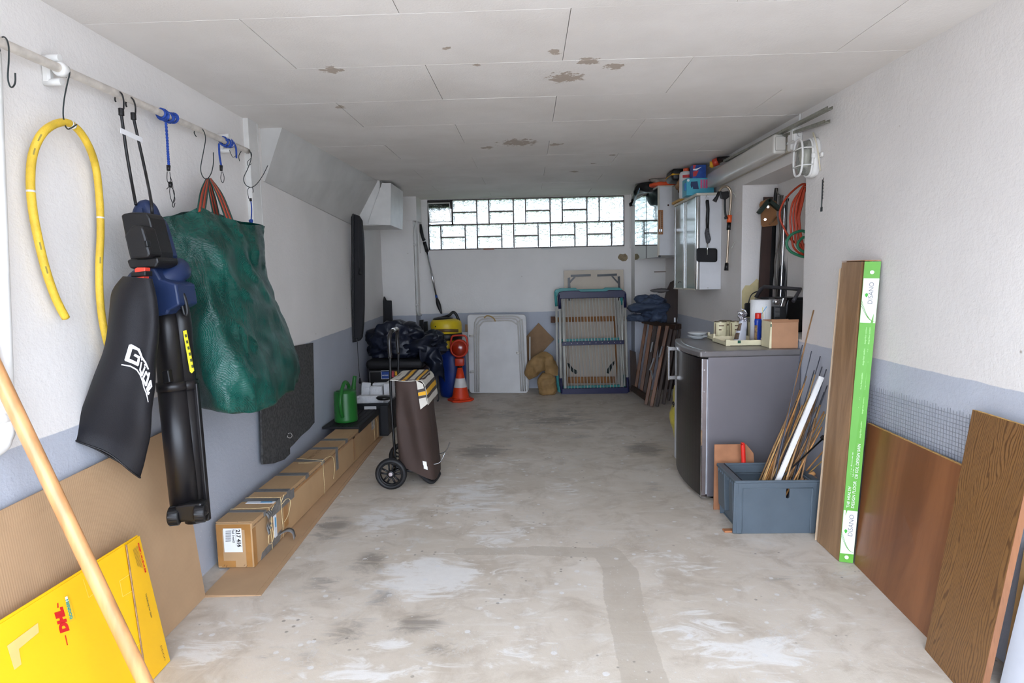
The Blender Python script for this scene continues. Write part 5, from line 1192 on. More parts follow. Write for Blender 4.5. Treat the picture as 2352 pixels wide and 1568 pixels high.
yrect('label', (1548, 729), (1552, 740), 6.458, .001, m_whiteprint, dp)
m_denim = M('blue_grey_tarp', (62, 74, 96), .65, var=.15, vs=8, bump=.5, bs=18)
cl = thing('blue_cover', 'crumpled blue grey cover heaped on top of the folded bench', 'cover', V(1490, 735, Y=6.3))
for (x, y), r, sd in (((1495, 690), (.15, .13, .06), 2), ((1492, 705), (.2, .16, .08), 5), ((1470, 730), (.12, .12, .055), 9), ((1512, 722), (.11, .1, .09), 11)):
    obj('fold', blob_mb(V(x, y, Y=6.35), r, 9, .07, sd, 44, 28), m_denim, cl)
tag(obj('grey_bundle', blob_mb(V(1515, 667, Y=6.4), (.1, .07, .022), 9, .02, 4, 32, 16), M('grey_cloth', (110, 106, 106), .9, bump=.4, bs=80)), 'small grey cloth bundle on top of the blue grey cover', 'cloth')
# ================================================================== RIGHT SIDE
# ---- refrigerator
A_, B_, C_, D_ = Vector((.985, 3.487, 0)), Vector((1.556, 3.52, 0)), Vector((1.556, 4.28, 0)), Vector((1.03, 4.26, 0))
def arc(s, n=18, off=0):
    out = []; dv = D_-A_; nn = Vector((-dv.y, dv.x, 0)).normalized()
    for i in range(n+1):
        t = i/n; out.append(A_.lerp(D_, t)+nn*(4*s*t*(1-t)+off))
    return out
m_fside = M('silver_lacquered_steel', (124, 120, 124), .38, .35, var=.05, vs=2)
m_fdoor = M('dark_brushed_steel', (58, 54, 52), .3, .75, var=.05, vs=3, stretch=(1, 1, 40), bump=.03, bs=30)
m_ftop = M('grey_worktop', (120, 116, 116), .3, .3, var=.06, vs=10)
m_chrome = M('chrome', (200, 200, 202), .2, 1, var=0)
fr_ = thing('refrigerator', 'under-counter refrigerator with curved dark steel door and silver sides', 'refrigerator', (1.28, 3.88, 0))
mb = MB(); i_ = Vector((.035, 0, 0)); foot = [A_+i_, B_, C_, D_+i_]
mb.prism([(p.x, p.y) for p in foot], .02, .842); obj('cabinet', mb, m_fside, fr_, bevel=.003)
for p in (A_+Vector((.08, .05, 0)), B_+Vector((-.05, .05, 0)), C_+Vector((-.05, -.05, 0)), D_+Vector((.08, -.05, 0))): obj('foot', MB().cyl(p+Vector((0, 0, .001)), p+Vector((0, 0, .022)), .018, seg=12), m_blackm, fr_)
mb = MB(); poly = arc(.048)+[D_+Vector((.024, 0, 0)), A_+Vector((.024, 0, 0))]
mb.prism([(p.x, p.y) for p in poly], .028, .835); door = obj('door', mb, m_fdoor, fr_)
for p in door.data.polygons: p.use_smooth = False
obj('door_edge', MB().box((A_.x+.001, A_.y-.0025, .03), (A_.x+.026, A_.y-.0003, .833)), M('pinkish_grey_steel', (132, 122, 120), .3, .5), fr_)
obj('door_trim', MB().box((A_.x-.003, A_.y-.004, .028), (A_.x+.003, A_.y+.004, .835)), m_chrome, fr_)
obj('door_seal', MB().box((A_.x+.0265, A_.y+.004, .035), (A_.x+.034, D_.y-.01, .83)), M('white_seal', (196, 198, 204), .5), fr_)
for z in (.77, .645): obj('screw', MB().cyl((A_.x+.012, A_.y-.0042, z), (A_.x+.012, A_.y-.002, z), .0045, seg=10), m_chrome, fr_)
obj('hinge', MB().box((A_.x-.002, A_.y-.004, .014), (A_.x+.035, A_.y+.03, .027), bev=.002), m_chrome, fr_)
mb = MB(); poly = arc(.05, off=.012)+[C_+Vector((0, .01, 0)), B_]
poly[0] = poly[0]+Vector((0, -.004, 0)); mb.prism([(p.x, p.y) for p in poly], .842, .878); obj('worktop', mb, m_ftop, fr_, bevel=.008)
mb = MB(); o1 = arc(.05, off=.0135); o2 = arc(.048, off=-.025)
mb.add([p+Vector((0, 0, .846)) for p in o1]+[p+Vector((0, 0, .879)) for p in o2]+[p+Vector((0, 0, .8795)) for p in arc(.047, off=-.03)], [(i, i+1, 20+i, 19+i) for i in range(18)]+[(19+i, 20+i, 39+i, 38+i) for i in range(18)], True)
obj('front_bevel', mb, m_chrome, fr_, solid=.001)
hA = arc(.048)
hp_ = V(1540, 797, Y=4.1); mb = MB(); hx = hp_.x-.018
mb.box((hx-.006, 4.07, .615), (hx+.008, 4.10, .845), bev=.003); obj('handle', mb, m_chrome, fr_)
for z in (.62, .815): obj('handle_mount', MB().box((hx, 4.072, z), (hx+.075, 4.098, z+.025), bev=.002), m_chrome, fr_)
obj('rust_spot', MB().box((A_.x-.0045, A_.y-.0045, .33), (A_.x+.003, A_.y-.001, .42)), m_rust, fr_)
zt = .8795
# ---- things standing on the refrigerator
m_creamc = M('cream_carton', (226, 216, 180), .6, var=.04); m_kraft = M('kraft_inside', (176, 132, 100), .8, var=.06)
def tray(name, label, x0, x1, y0, y1, h, badge):
    t = thing(name, label, 'tray', ((x0+x1)/2, (y0+y1)/2, zt))
    obj('base', MB().box((x0, y0, zt+.0005), (x1, y1, zt+.003)), m_kraft, t)
    for nm, a, b in (('front', (x0, y0, zt), (x1, y0+.003, zt+h)), ('rear', (x0, y1-.003, zt), (x1, y1, zt+h)), ('side', (x0, y0+.003, zt), (x0+.003, y1-.003, zt+h*.75)), ('side', (x1-.003, y0+.003, zt), (x1, y1-.003, zt+h))):
        obj(nm+'_wall', MB().box(a, b), m_creamc, t)
    obj('corner_post', MB().box((x0-.001, y0-.001, zt), (x0+.022, y0+.02, zt+h*1.15)), m_creamc, t); obj('corner_post', MB().box((x0-.001, y1-.02, zt), (x0+.012, y1, zt+h*1.5)), m_creamc, t)
    if badge: 
        bx_ = x0+(x1-x0)*.3; obj('green_badge', MB().box((bx_-.009, y0-.0012, zt+h*.45), (bx_+.009, y0, zt+h*.95)), M('dark_green_print', (20, 84, 64), .6), t)
        obj('animal_print', MB().box((x1-.035, y0-.0012, zt+h*.4), (x1-.018, y0, zt+h*.55)), m_dkprint, t)
    return t
tray('carton_tray', 'cream carton tray with a small green badge at the front of the refrigerator top', 1.195, 1.452, 3.72, 4.0, .034, True)
tray('carton_tray', 'cream carton tray under the three tins at the rear of the refrigerator top', 1.225, 1.43, 4.03, 4.22, .028, False)
m_tin = M('tin_metal', (190, 182, 160), .25, 1, var=.05); m_tinl = M('cream_tin_label', (224, 214, 176), .45, var=.03)
def tin(c, label, badge, txt):
    c = Vector(c); r, h = .041, .118
    t = thing('food_tin', label, 'tin', c, 'cream labelled tins on the refrigerator')
    obj('can', MB().lathe([(0, 0), (r*.96, 0), (r, .003), (r, h-.004), (r*.985, h-.002)], c, 28), m_tinl, t)
    obj('lid', MB().lathe([(r*.985, h-.003), (r*1.02, h-.002), (r*1.02, h+.003), (r*.93, h+.003), (r*.92, h), (0, h)], c, 28), m_tin, t)
    def onc(a, z, off=.0006): return c+Vector(((r+off)*math.cos(a), (r+off)*math.sin(a), z))
    def pan(nm, a0, a1, z0, z1, m_): obj(nm, MB().sheet(lambda u, v: onc(a0+(a1-a0)*u, z0+(z1-z0)*v), 8, 1), m_, t, solid=.0003)
    f = -PI/2-.4
    if badge: pan('green_badge', f+.1, f+.75, .07, .105, M('dark_green_print', (20, 84, 64), .6)); pan('cow_print', f+.35, f+.8, .03, .045, M('red_brown_print', (140, 60, 40), .6)); pan('base_line', f-.1, f+.9, .008, .012, m_dkprint)
    else:
        pan('name_print', f-.1, f+.7, .09, .097, M('brown_print', (120, 92, 70), .6)); pan('name_print', f-.1, f+.3, .063, .071, M('brown_print', (120, 92, 70), .6))
        for k in range(5): pan('small_print', f+.0, f+.6, .03+.006*k, .032+.006*k, M('pale_print', (196, 184, 150), .6))
        pan('side_band', f-.75, f-.62, .004, .11, M('brown_print', (120, 92, 70), .6))
    return t
tin((1.275, 4.10, zt+.0032), 'leftmost cream labelled tin on the refrigerator', False, 0)
tin((1.33, 4.17, zt+.0032), 'cream labelled tin between two others, mostly hidden', False, 0)
tin((1.375, 4.085, zt+.0032), 'cream labelled tin right behind the silver pouch', False, 0)
tin((1.50, 4.10, zt+.0005), 'cream labelled tin with green badge and cow picture', True, 0)
# silver pouch
m_foil = M('silver_foil', (196, 194, 200), .22, .85, var=.1, vs=20, bump=.5, bs=40)
pc = Vector((1.335, 3.9, zt+.0032)); po = thing('foil_pouch', 'silver foil pouch with crumpled top standing in the front carton tray', 'pouch', pc)
def pch(u, v):
    a = 2*PI*u; w_ = .036*(1-.45*v)+.004; d = .026*(1-v*.8)+.003
    return pc+Vector((w_*math.cos(a)+.022*v, d*math.sin(a), .135*v))+wr(Vector((math.cos(a), math.sin(a), v*3)), 1.5, .006*v, 6)
obj('pouch_body', MB().sheet(pch, 32, 20, wrap=True), M('white_grey_pouch', (186, 188, 196), .35, var=.06), po)
def pch2(u, v): 
    a = 2*PI*u; return pch(u, 1)+Vector((-.012*v*v+.004*math.sin(9*v), .006*math.sin(14*v), .055*v))+wr(Vector((math.cos(a), math.sin(a), v*5)), 2.5, .014, 2)
obj('crumpled_top', MB().sheet(pch2, 24, 12, wrap=True), m_foil, po)
obj('torn_tip', MB().tube(curve([pch(.1, 1)+Vector((0, 0, .045)), pch(.1, 1)+Vector((-.012, 0, .07)), pch(.1, 1)+Vector((-.035, 0, .078))], 10), [.006]*5+[.004]*3+[.002]*2, 8), m_foil, po)
for z0, h_ in ((.075, .045), (.02, .04)): obj('brown_print', MB().sheet(lambda u, v: pch(.52+.16*u, z0/.135+h_/.135*v)+Vector((-.001, -.001, 0)), 8, 6), M('brown_print_dark', (92, 70, 50), .5, var=.3, vs=60), po, solid=.0005)
# blue bottle
bt = Vector((1.435, 3.86, zt+.0032)); bo = thing('blue_bottle', 'slim blue bottle with red cap standing in the front carton tray', 'bottle', bt)
obj('bottle_body', MB().lathe([(0, 0), (.019, 0), (.0205, .005), (.0205, .12), (.0215, .135), (.019, .15), (.014, .152)], bt, 24, sx=1.05, sy=.85), M('glossy_blue_plastic', (30, 64, 168), .25, var=.03), bo)
obj('cap', MB().lathe([(.0, .15), (.018, .15), (.0185, .155), (.0185, .182), (.0165, .186), (0, .186)], bt, 24), M('glossy_red_plastic', (214, 44, 34), .3, var=.03), bo)
obj('label', MB().sheet(lambda u, v: bt+Vector((.0222*1.02*math.cos(-2.9+.9*u), .0222*.84*math.sin(-2.9+.9*u), .01+.1*v)), 8, 4), M('bottle_label', (150, 120, 80), .5, var=.35, vs=70), bo, solid=.0003)
# paper rolls
m_roll = M('white_paper_roll', (234, 234, 234), .85, var=.02, bump=.2, bs=90)
def roll(c, label, prints):
    c = Vector(c); r, h = .063, .265; t = thing('kitchen_roll', label, 'paper roll', c, 'paper rolls on the refrigerator')
    obj('roll', MB().lathe([(.02, 0), (r, 0), (r, h), (.022, h), (.021, h-.01), (.02, 0)], c, 36), m_roll, t)
    if prints:
        def on(a, z): return c+Vector(((r+.0006)*math.cos(a), (r+.0006)*math.sin(a), z))
        for pts, m_, w_ in (([(-2.25, .165), (-2.05, .16), (-1.35, .225)], M('pale_blue_print', (110, 176, 220), .8), .005), ([(-1.75, .22), (-1.7, .15)], M('pale_yellow_print', (236, 220, 120), .8), .004), ([(-1.9, .137), (-1.68, .137)], M('pale_yellow_print', (236, 220, 120), .8), .004), ([(-1.45, .2), (-1.44, .12), (-1.9, .105)], M('pale_grey_print', (206, 208, 212), .8), .0016), ([(-2.0, .1), (-1.2, .095)], M('pale_yellow_print', (236, 220, 120), .8), .005), ([(-1.75, .02), (-1.3, .02)], M('pale_grey_print', (206, 208, 212), .8), .0016)):
            mb = MB(); n_ = 8
            for (a0, z0), (a1, z1) in zip(pts[:-1], pts[1:]):
                dd = Vector((r*(a1-a0), z1-z0)).normalized(); nx_, nz_ = -dd.y*w_/2, dd.x*w_/2
                vs2 = []
                for i in range(n_+1):
                    f = i/n_; a, z = a0+(a1-a0)*f, z0+(z1-z0)*f; vs2 += [on(a+nx_/r, z+nz_), on(a-nx_/r, z-nz_)]
                mb.add(vs2, [(2*i, 2*i+1, 2*i+3, 2*i+2) for i in range(n_)])
            obj('print', mb, m_, t)
    return t
roll((1.485, 3.98, zt+.0005) if 0 else (1.478, 3.935, zt+.0032), 'white kitchen roll with pale blue and yellow print beside the brown carton', True)
# brown carton
bq = thing('brown_carton', 'open brown carton at the right end of the refrigerator top', 'carton', (1.48, 3.63, zt))
cx_a, cy_a = 1.402, 3.56
obj('front_wall', MB().box((cx_a, cy_a, zt), (1.555, cy_a+.004, zt+.166)), m_kraft, bq); obj('side_wall', MB().box((cx_a-.003, cy_a+.004, zt), (cx_a, cy_a+.14, zt+.155)), m_creamc, bq)
obj('rear_wall', MB().box((cx_a, cy_a+.136, zt), (1.555, cy_a+.14, zt+.16)), m_kraft, bq); obj('base', MB().box((cx_a, cy_a+.004, zt+.0005), (1.555, cy_a+.136, zt+.004)), m_kraft, bq)
obj('folded_rim', MB().box((cx_a-.001, cy_a-.003, zt+.15), (1.556, cy_a, zt+.167), bev=.001), M('kraft_rim', (160, 116, 84), .8), bq); obj('cut_corner', MB().hull4([(cx_a-.012, cy_a-.001, zt), (cx_a+.001, cy_a-.001, zt), (cx_a+.001, cy_a-.001, zt+.155), (cx_a-.006, cy_a-.001, zt+.15)], (0, .003, 0)), m_creamc, bq)
obj('green_badge', MB().box((cx_a-.0065, cy_a-.003, zt+.125), (cx_a-.001, cy_a-.0015, zt+.142)), M('dark_green_print', (20, 84, 64), .6), bq)
# plates and basket
plc = Vector((1.2, 4.195, zt)); m_china = M('white_china', (208, 210, 210), .2, var=.02)
for k in range(2): 
    c = Vector((1.15, 4.19, zt+.022*k+.0006)); 
    tag(obj('plate', MB().lathe([(0, .0), (.035, 0), (.04, .004), (.066, .018), (.068, .021), (.065, .021), (.04, .008), (0, .006)], c, 36), m_china), ('lower' if k == 0 else 'upper')+' of two white plates at the rear edge of the refrigerator', 'plate', 'white plates')
bk = thing('small_basket', 'small grey plastic basket with slots behind the cow tin', 'basket', (1.51, 4.21, zt))
m_bask = M('grey_green_plastic', (120, 124, 116), .5)
obj('base', MB().box((1.465, 4.17, zt+.0005), (1.55, 4.25, zt+.06)), m_bask, bk); obj('rim', MB().box((1.462, 4.167, zt+.125), (1.553, 4.253, zt+.135), bev=.003), m_bask, bk)
for k in range(7): obj('slat', MB().box((1.466+.013*k, 4.17, zt+.06), (1.472+.013*k, 4.174, zt+.126)), m_bask, bk)
# yellow sack behind the refrigerator
ys = V(1552, 950, Y=4.42); ysk = tag(obj('yellow_sack', blob_mb(Vector((1.14, 4.52, .29)), (.085, .12, .29), 7, .03, 4, 40, 40, .001, .8), M('yellow_printed_plastic', (186, 172, 70), .4, var=.2, vs=12)), 'yellow plastic sack standing behind the refrigerator door', 'sack')
mb = text_mb('9r', .06, frame((1.062, 4.475, .36), (.35, -.93, 0), (0, 0, 1)), bold=.002); obj('lettering', mb, m_dkprint, ysk)

# ---- niche contents
m_stain = M('yellowed_plaster', (214, 198, 150), .8, var=.08, vs=9)
q = PP([(1704, 765), (1704, 668), (1712, 655), (1722, 655), (1730, 648), (1738, 640), (1745, 645), (1748, 765)], Y=NY1-.0005)
struct('trim_7', MB().prism([(p.x, p.z) for p in q], 0, .0012, Matrix(((1, 0, 0, 0), (0, 0, -1, NY1), (0, 1, 0, 0), (0, 0, 0, 1)))), m_stain, loc=(0, 0, 0))
m_dplank = M('very_dark_plank', (62, 44, 38), .6, var=.15, vs=9, stretch=(2, 2, .3))
pk = thing('dark_plank', 'dark brown plank standing upright in the wall niche', 'plank', (1.68, 4.48, NZ0))
obj('plank', yprism([(1755, 452), (1776, 452), (1771, 600), (1765, 762), (1739, 762), (1747, 600)], 4.49, .018), m_dplank, pk); obj('black_edge', yprism([(1774, 520), (1780, 520), (1771, 762), (1763, 762)], 4.485, .02), m_blackm, pk)
bh = thing('birdhouse_front', 'brown birdhouse shaped panel with dark green roof hanging in the niche', 'birdhouse', V(1765, 520, Y=4.46))
obj('panel', yprism([(1748, 463), (1765, 455), (1783, 462), (1785, 470), (1784, 492), (1787, 514), (1783, 518), (1753, 521), (1749, 517), (1748, 490), (1745, 470)], 4.455, .012), M('brown_hardboard', (142, 98, 60), .6, var=.12, vs=12), bh, bevel=.003)
for a, b in (((1741, 490), (1766, 459)), ((1790, 482), (1762, 459))):
    P_, Q_ = V(*a, Y=4.44), V(*b, Y=4.44); obj('roof_board', MB().box((0, -.03, -.013), ((Q_-P_).length, .012, .013), frame(P_, Q_-P_, (0, 1, 0)), bev=.003), M('dark_green_board', (32, 46, 38), .6), bh)
for x, y in ((1764, 475), (1757.5, 504)): obj('screw', MB().cyl(V(x, y, Y=4.444), V(x, y, Y=4.456), .009, seg=12), m_chrome, bh)
obj('perch', MB().tube(PP([(1767, 515), (1784, 498)], Y=4.445), .006, 8), M('brown_hardboard2', (120, 84, 52), .6), bh)
def npole(name, label, px, Y, r, mat, cat='pole', n=20): 
    pts = [V(x, y, Y=Y) for x, y in px]; b = pts[-1]; d = (pts[-1]-pts[-2]).normalized(); pts.append(b+d*((b.z-NZ0-.004)/max(.05, -d.z)))
    return tag(obj(name, MB().tube(curve(pts, n), r, 10), mat), label, cat, 'rods and cables in the niche')
npole('chrome_pole', 'bright chrome pole standing in the wall niche', [(1802, 470), (1799, 560), (1794, 660)], 4.40, .0085, m_chrome)
npole('black_bar', 'flat black bar with hook at the top left of the niche', [(1783, 432), (1780, 470), (1776, 600), (1770, 660)], 4.52, .012, m_blackm)
m_gcab = M('grey_brown_cable', (96, 90, 84), .5)
npole('cable', 'grey cable hanging in front of the niche poles', [(1795, 450), (1796, 500), (1788, 560), (1780, 600), (1781, 660)], 4.43, .006, m_gcab, 'cable')
npole('cable', 'dark cable hanging right of the chrome pole', [(1806, 450), (1808, 500), (1805, 540), (1808, 580), (1803, 650)], 4.38, .006, m_blackm, 'cable')
npole('cable', 'black and red cable at the right of the niche poles', [(1812, 455), (1819, 490), (1816, 530), (1812, 570), (1810, 610), (1808, 660)], 4.36, .008, m_blackm, 'cable')
npole('brown_rod', 'dark red brown rod behind the chrome pole', [(1806, 465), (1804, 560), (1800, 655)], 4.44, .007, M('red_brown_rod', (96, 48, 36), .5))
npole('grey_rod', 'thin grey rod leaning in the niche', [(1790, 450), (1792, 540), (1786, 655)], 4.47, .007, m_gcab)
tag(obj('folded_umbrella', MB().tube(PP([(1801, 600), (1799, 620), (1797, 690), (1796, 755)], Y=4.42), [.012, .03, .03, .012], 12), m_cover), 'short folded black umbrella standing in the niche', 'umbrella')
tag(obj('wire_loop', MB().tube(curve(PP([(1783, 432), (1786, 444), (1797, 450), (1806, 445), (1815, 450), (1824, 455), (1830, 470)], Y=4.45), 24), .004, 8), m_gcab), 'bent grey wire from which the niche tools hang', 'wire')
m_rcab = M('red_orange_cable', (186, 66, 38), .45, var=.06)
rc_ = thing('cable_coil', 'coil of red orange extension cable hanging in the wall niche', 'cable', V(1840, 560, Y=3.95))
for k, (lx, top_, bot_, Y) in enumerate(((1791, 432, 560, 4.0), (1822, 440, 565, 3.95), (1815, 446, 570, 3.97), (1828, 438, 560, 3.92), (1833, 450, 555, 3.9), (1829, 450, 572, 3.94), (1836, 446, 565, 3.88))):
    pts = [(1848, top_-10), (lx+22, top_+14), (lx+4, top_+42), (lx, (top_+bot_)/2), (lx+8, bot_-40), (lx+28, bot_-8), (1850, bot_)] if k == 0 else [(1850, top_-15), (lx+8, top_+15), (lx+1, top_+45), (lx, (top_+bot_)/2), (lx+3, bot_-30), (lx+9, bot_), (1848, bot_+12)]
    P3 = [V(x, y, Y=Y) for x, y in pts]; P3 += [P3[-1]+Vector((.03, 0, .12)), P3[0]+Vector((.03, 0, -.1))]
    for p in P3: p.x = min(p.x, NX-.02); 
    obj('cable_loop', MB().tube(curve(P3, 44, True), .0065, 8, closed=True), m_rcab, rc_)
gh = thing('green_hose_coil', 'green hose loops hanging under the red cable coil', 'hose', V(1835, 585, Y=3.85)); m_ghose = M('green_hose', (44, 116, 84), .45)
for pts, Y in (([(1850, 533), (1822, 536), (1808, 552), (1808, 566), (1820, 580), (1850, 590)], 3.82), ([(1850, 545), (1836, 553), (1832, 565), (1840, 575), (1852, 578)], 3.8)):
    P3 = [V(x, y, Y=Y) for x, y in pts]; obj('hose_loop', MB().tube(curve(P3+[P3[-1]+Vector((.04, 0, .03))], 40, True), .0085, 10, closed=True), m_ghose, gh)
# black and silver appliance
ap = thing('kitchen_appliance', 'black and silver electric appliance with a bar handle standing in the niche', 'appliance', (1.7, 4.05, NZ0))
az0 = NZ0; m_sil = M('silver_plastic', (150, 148, 146), .3, .6, var=.04)
yF = 3.98
obj('body', MB().box((1.575, yF, az0+.002), (1.805, 4.28, az0+.20), bev=.012, seg=2), m_black, ap)
obj('front_panel', yprism([(1768, 686), (1797, 686), (1791, 704), (1768, 704)], yF-.012, .014), m_sil, ap, bevel=.003)
obj('front_trim', yprism([(1799, 684), (1808, 685), (1802, 704), (1793, 704)], yF-.014, .014), m_chrome, ap, bevel=.003)
obj('knob', MB().lathe([(0, 0), (.021, 0), (.019, .016), (0, .018)], seg=24, T=Matrix.Translation(V(1783, 693, Y=yF-.012)) @ Matrix.Rotation(PI/2, 4, 'X')), m_chrome, ap)
for k in range(7): obj('vent_slot', yprism([(1780, 707+3*k), (1791, 707+3*k), (1791, 708.6+3*k), (1780, 708.6+3*k)], yF-.004, .006), m_sil, ap)
obj('glass_door', yprism([(1810, 689), (1850, 690), (1850, 740), (1806, 740), (1807, 700)], yF-.01, .012), M('glossy_black', (14, 14, 16), .12, var=0), ap, bevel=.003)
hbp = [V(1736, 683, Y=4.27), V(1748, 664, Y=4.25), V(1755, 658, Y=4.22), V(1838, 664, Y=3.95), V(1822, 692, Y=3.9)]
obj('bar_handle', MB().tube(hbp, .0125, 10), M('dark_grey_handle', (60, 58, 62), .4), ap)
obj('top_plate', MB().box((1.59, yF+.03, az0+.2), (1.8, 4.25, az0+.225), bev=.004), m_blackm, ap)
obj('side_mount', MB().box((1.566, 4.2, az0+.1), (1.58, 4.29, az0+.215), bev=.004), m_sil, ap)
ad = thing('power_adapter', 'black power adapter with cable hanging at the left of the niche', 'adapter', V(1718, 730, Y=4.35))
obj('adapter', MB().box(V(1713, 728, Y=4.36), V(1724, 695, Y=4.40), bev=.008), m_black, ad); obj('cable', MB().tube(curve(PP([(1719, 696), (1724, 680), (1732, 672), (1745, 668)], Y=4.36), 14), .004, 8), m_blackm, ad)

# ---- fluorescent batten on the wall, plastic profiles, junction box
m_lampc = M('milky_lamp_cover', (196, 192, 184), .3, var=.03, coat=.3)
flm = thing('fluorescent_batten', 'long pale fluorescent lamp fixture below the ceiling on the right wall', 'lamp', (1.5, 4.4, 2.0))
obj('diffuser', MB().box((1.452, 3.72, 2.012), (1.53, 5.06, 2.128), bev=.016, seg=3), m_lampc, flm)
obj('base_tray', MB().box((1.53, 3.725, 2.02), (XR-.001, 5.05, 2.122), bev=.004), M('yellowed_plastic', (176, 166, 148), .5), flm)
obj('end_clip', MB().box((1.462, 3.705, 2.03), (1.52, 3.722, 2.11), bev=.004), m_lampc, flm); obj('end_cap', MB().box((1.458, 5.058, 2.02), (1.525, 5.072, 2.12), bev=.004), M('clear_end', (170, 172, 168), .15), flm)
obj('cable_gland', MB().cyl((1.54, 3.7, 2.07), (1.54, 3.73, 2.07), .012), m_white, flm); obj('gland_plate', MB().box((1.53, 3.66, 2.02), (XR-.001, 3.72, 2.115), bev=.008), m_white, flm)
jb = thing('junction_box', 'white cable junction box beside the fluorescent fixture', 'junction box', (1.55, 3.5, 2.0))
jc = V(1832, 312, X=1.545); obj('box', MB().box((1.515, jc.y-.03, jc.z-.035), (XR-.001, jc.y+.05, jc.z+.045), bev=.006), m_white, jb)
for dy in (-.036, .052): obj('gland', MB().cyl((1.54, jc.y+dy, jc.z), (1.54, jc.y+dy+.012*(1 if dy > 0 else -1), jc.z), .012), m_white, jb)
obj('lid', MB().box((1.508, jc.y-.022, jc.z-.028), (1.516, jc.y+.042, jc.z+.038), bev=.003), m_white, jb)
obj('cable', MB().tube(curve([(1.555, jc.y, jc.z+.045), (1.552, jc.y-.004, jc.z+.08), (1.556, jc.y, cz(jc.y)-.003)], 10), .006, 8), m_white, jb)
m_clear = M('clear_ribbed_plastic', (176, 174, 160), .2, trans=.55, ior=1.3, var=.1, vs=40, bump=.5, bs=90)
for lbl, a, b in (('upper clear ribbed plastic strip sticking out over the fluorescent fixture', Vector((1.48, 4.7, 2.15)), V(1907, 250, X=1.50)), ('lower clear ribbed plastic strip sticking out over the fluorescent fixture', Vector((1.50, 4.2, 2.145)), V(1901, 281, X=1.535))):
    t = thing('plastic_profile', lbl, 'plastic strip', a, 'clear plastic strips'); L2 = (b-a).length; T = frame(a, b-a, (1, 0, 0))
    obj('strip', MB().box((0, -.012, -.002), (L2, .012, .002), T), m_clear, t); obj('strip_edge', MB().box((0, -.013, -.002), (L2, -.011, .014), T), m_clear, t); obj('strip_edge', MB().box((0, .011, -.002), (L2, .013, .014), T), m_clear, t)
    obj('rib', MB().add(*(lambda n: ([T @ Vector((L2*(.45+.54*(i//2)/n), (-.01, .01)[i % 2], .0024)) for i in range(2*n+2)]+[T @ Vector((L2*(.45+.54*(i//2)/n)+.004, (-.01, .01)[i % 2], .0045)) for i in range(2*n+2)], [(2*i, 2*i+1, 2*n+2+2*i+1, 2*n+2+2*i) for i in range(n+1)]))(46)), m_clear, t, kind='stuff')
# ---- caged bulkhead lamp
lc = V(1873, 362, X=XR); T = Matrix(((0, 0, -1, XR), (-1, 0, 0, lc.y), (0, 1, 0, lc.z), (0, 0, 0, 1)))
bkl = thing('bulkhead_lamp', 'white oval bulkhead lamp with wire cage on the right wall', 'lamp', lc)
def stad(a, b, z, n=32, e=2.6): return [Vector((a*math.copysign(abs(math.cos(t))**(2/e), math.cos(t)), b*math.copysign(abs(math.sin(t))**(2/e), math.sin(t)), z)) for t in [2*PI*k/n for k in range(n)]]
def stadloft(levels): 
    mb = MB(); n = 32; vs3 = [p for l in levels for p in stad(*l)]
    mb.add(vs3, [(i*n+k, i*n+(k+1) % n, (i+1)*n+(k+1) % n, (i+1)*n+k) for i in range(len(levels)-1) for k in range(n)], True, T); return mb
obj('base', stadloft([(.062, .104, .001), (.064, .106, .01), (.064, .106, .028), (.058, .1, .034), (0.001, .001, .034)]), m_white, bkl)
obj('glass', stadloft([(.05, .09, .034), (.05, .09, .06), (.044, .082, .082), (.03, .06, .09), (.001, .001, .092)]), M('ribbed_lamp_glass', (214, 214, 206), .12, trans=.85, ior=1.3, var=0, bump=.6, bs=70), bkl)
obj('bulb', MB().lathe([(0, -.045), (.02, -.04), (.026, -.015), (.018, .02), (.013, .05), (0, .05)], seg=18, T=T @ Matrix.Translation((0, 0, .055)) @ Matrix.Rotation(PI/2, 4, 'X')), M('bulb_glass', (230, 228, 216), .2), bkl)
for a, b, z in ((.056, .098, .04), (.055, .096, .093)): obj('cage_ring', MB().tube([T @ p for p in stad(a, b, z)], .006, 8, closed=True), m_white, bkl)
for y in (-.045, .045): obj('cage_bar', MB().tube([T @ p for p in (Vector((-.06, y, .038)), Vector((-.058, y, .075)), Vector((-.045, y, .098)), Vector((0, y, .103)), Vector((.045, y, .098)), Vector((.058, y, .075)), Vector((.06, y, .038)))], .0035, 8), m_white, bkl)
for s_ in (-1, 1):
    obj('ear', MB().box((s_*.06, -.012, .002), (s_*.1, .012, .016), T, bev=.004), m_white, bkl); obj('clip', MB().box((s_*.056, -.014, .03), (s_*.07, .014, .05), T, bev=.003), m_white, bkl)
obj('screw_boss', MB().cyl(T @ Vector((-.07, .075, .002)), T @ Vector((-.07, .075, .026)), .012), m_white, bkl)
obj('feed_cable', MB().tube(curve([T @ Vector(p) for p in ((.0, .106, .01), (.03, .125, .03), (.075, .09, .04), (.09, .02, .03), (.085, -.06, .015), (.07, -.08, .004))], 30), .0035, 8), M('cream_cable', (206, 196, 172), .5), bkl)
# ---- black hook strip
hs = thing('hook_strip', 'small black plastic hook strip screwed to the right wall', 'hook strip', V(1887, 485, X=XR-.005))
a, b = V(1889, 412, X=XR-.002), V(1886, 484, X=XR-.002); T2 = frame(b, a-b, (0, -1, 0)); Ls = (a-b).length
obj('strip', MB().box((0, -.006, 0), (Ls, .006, .006), T2, bev=.001), m_blackm, hs); obj('end_block', MB().box((-.004, -.012, 0), (.02, .012, .01), T2, bev=.002), m_blackm, hs)
for k in range(7): obj('hook', MB().box((.06+.017*k, .004, .002), (.068+.017*k, .014, .008), T2), m_blackm, hs)

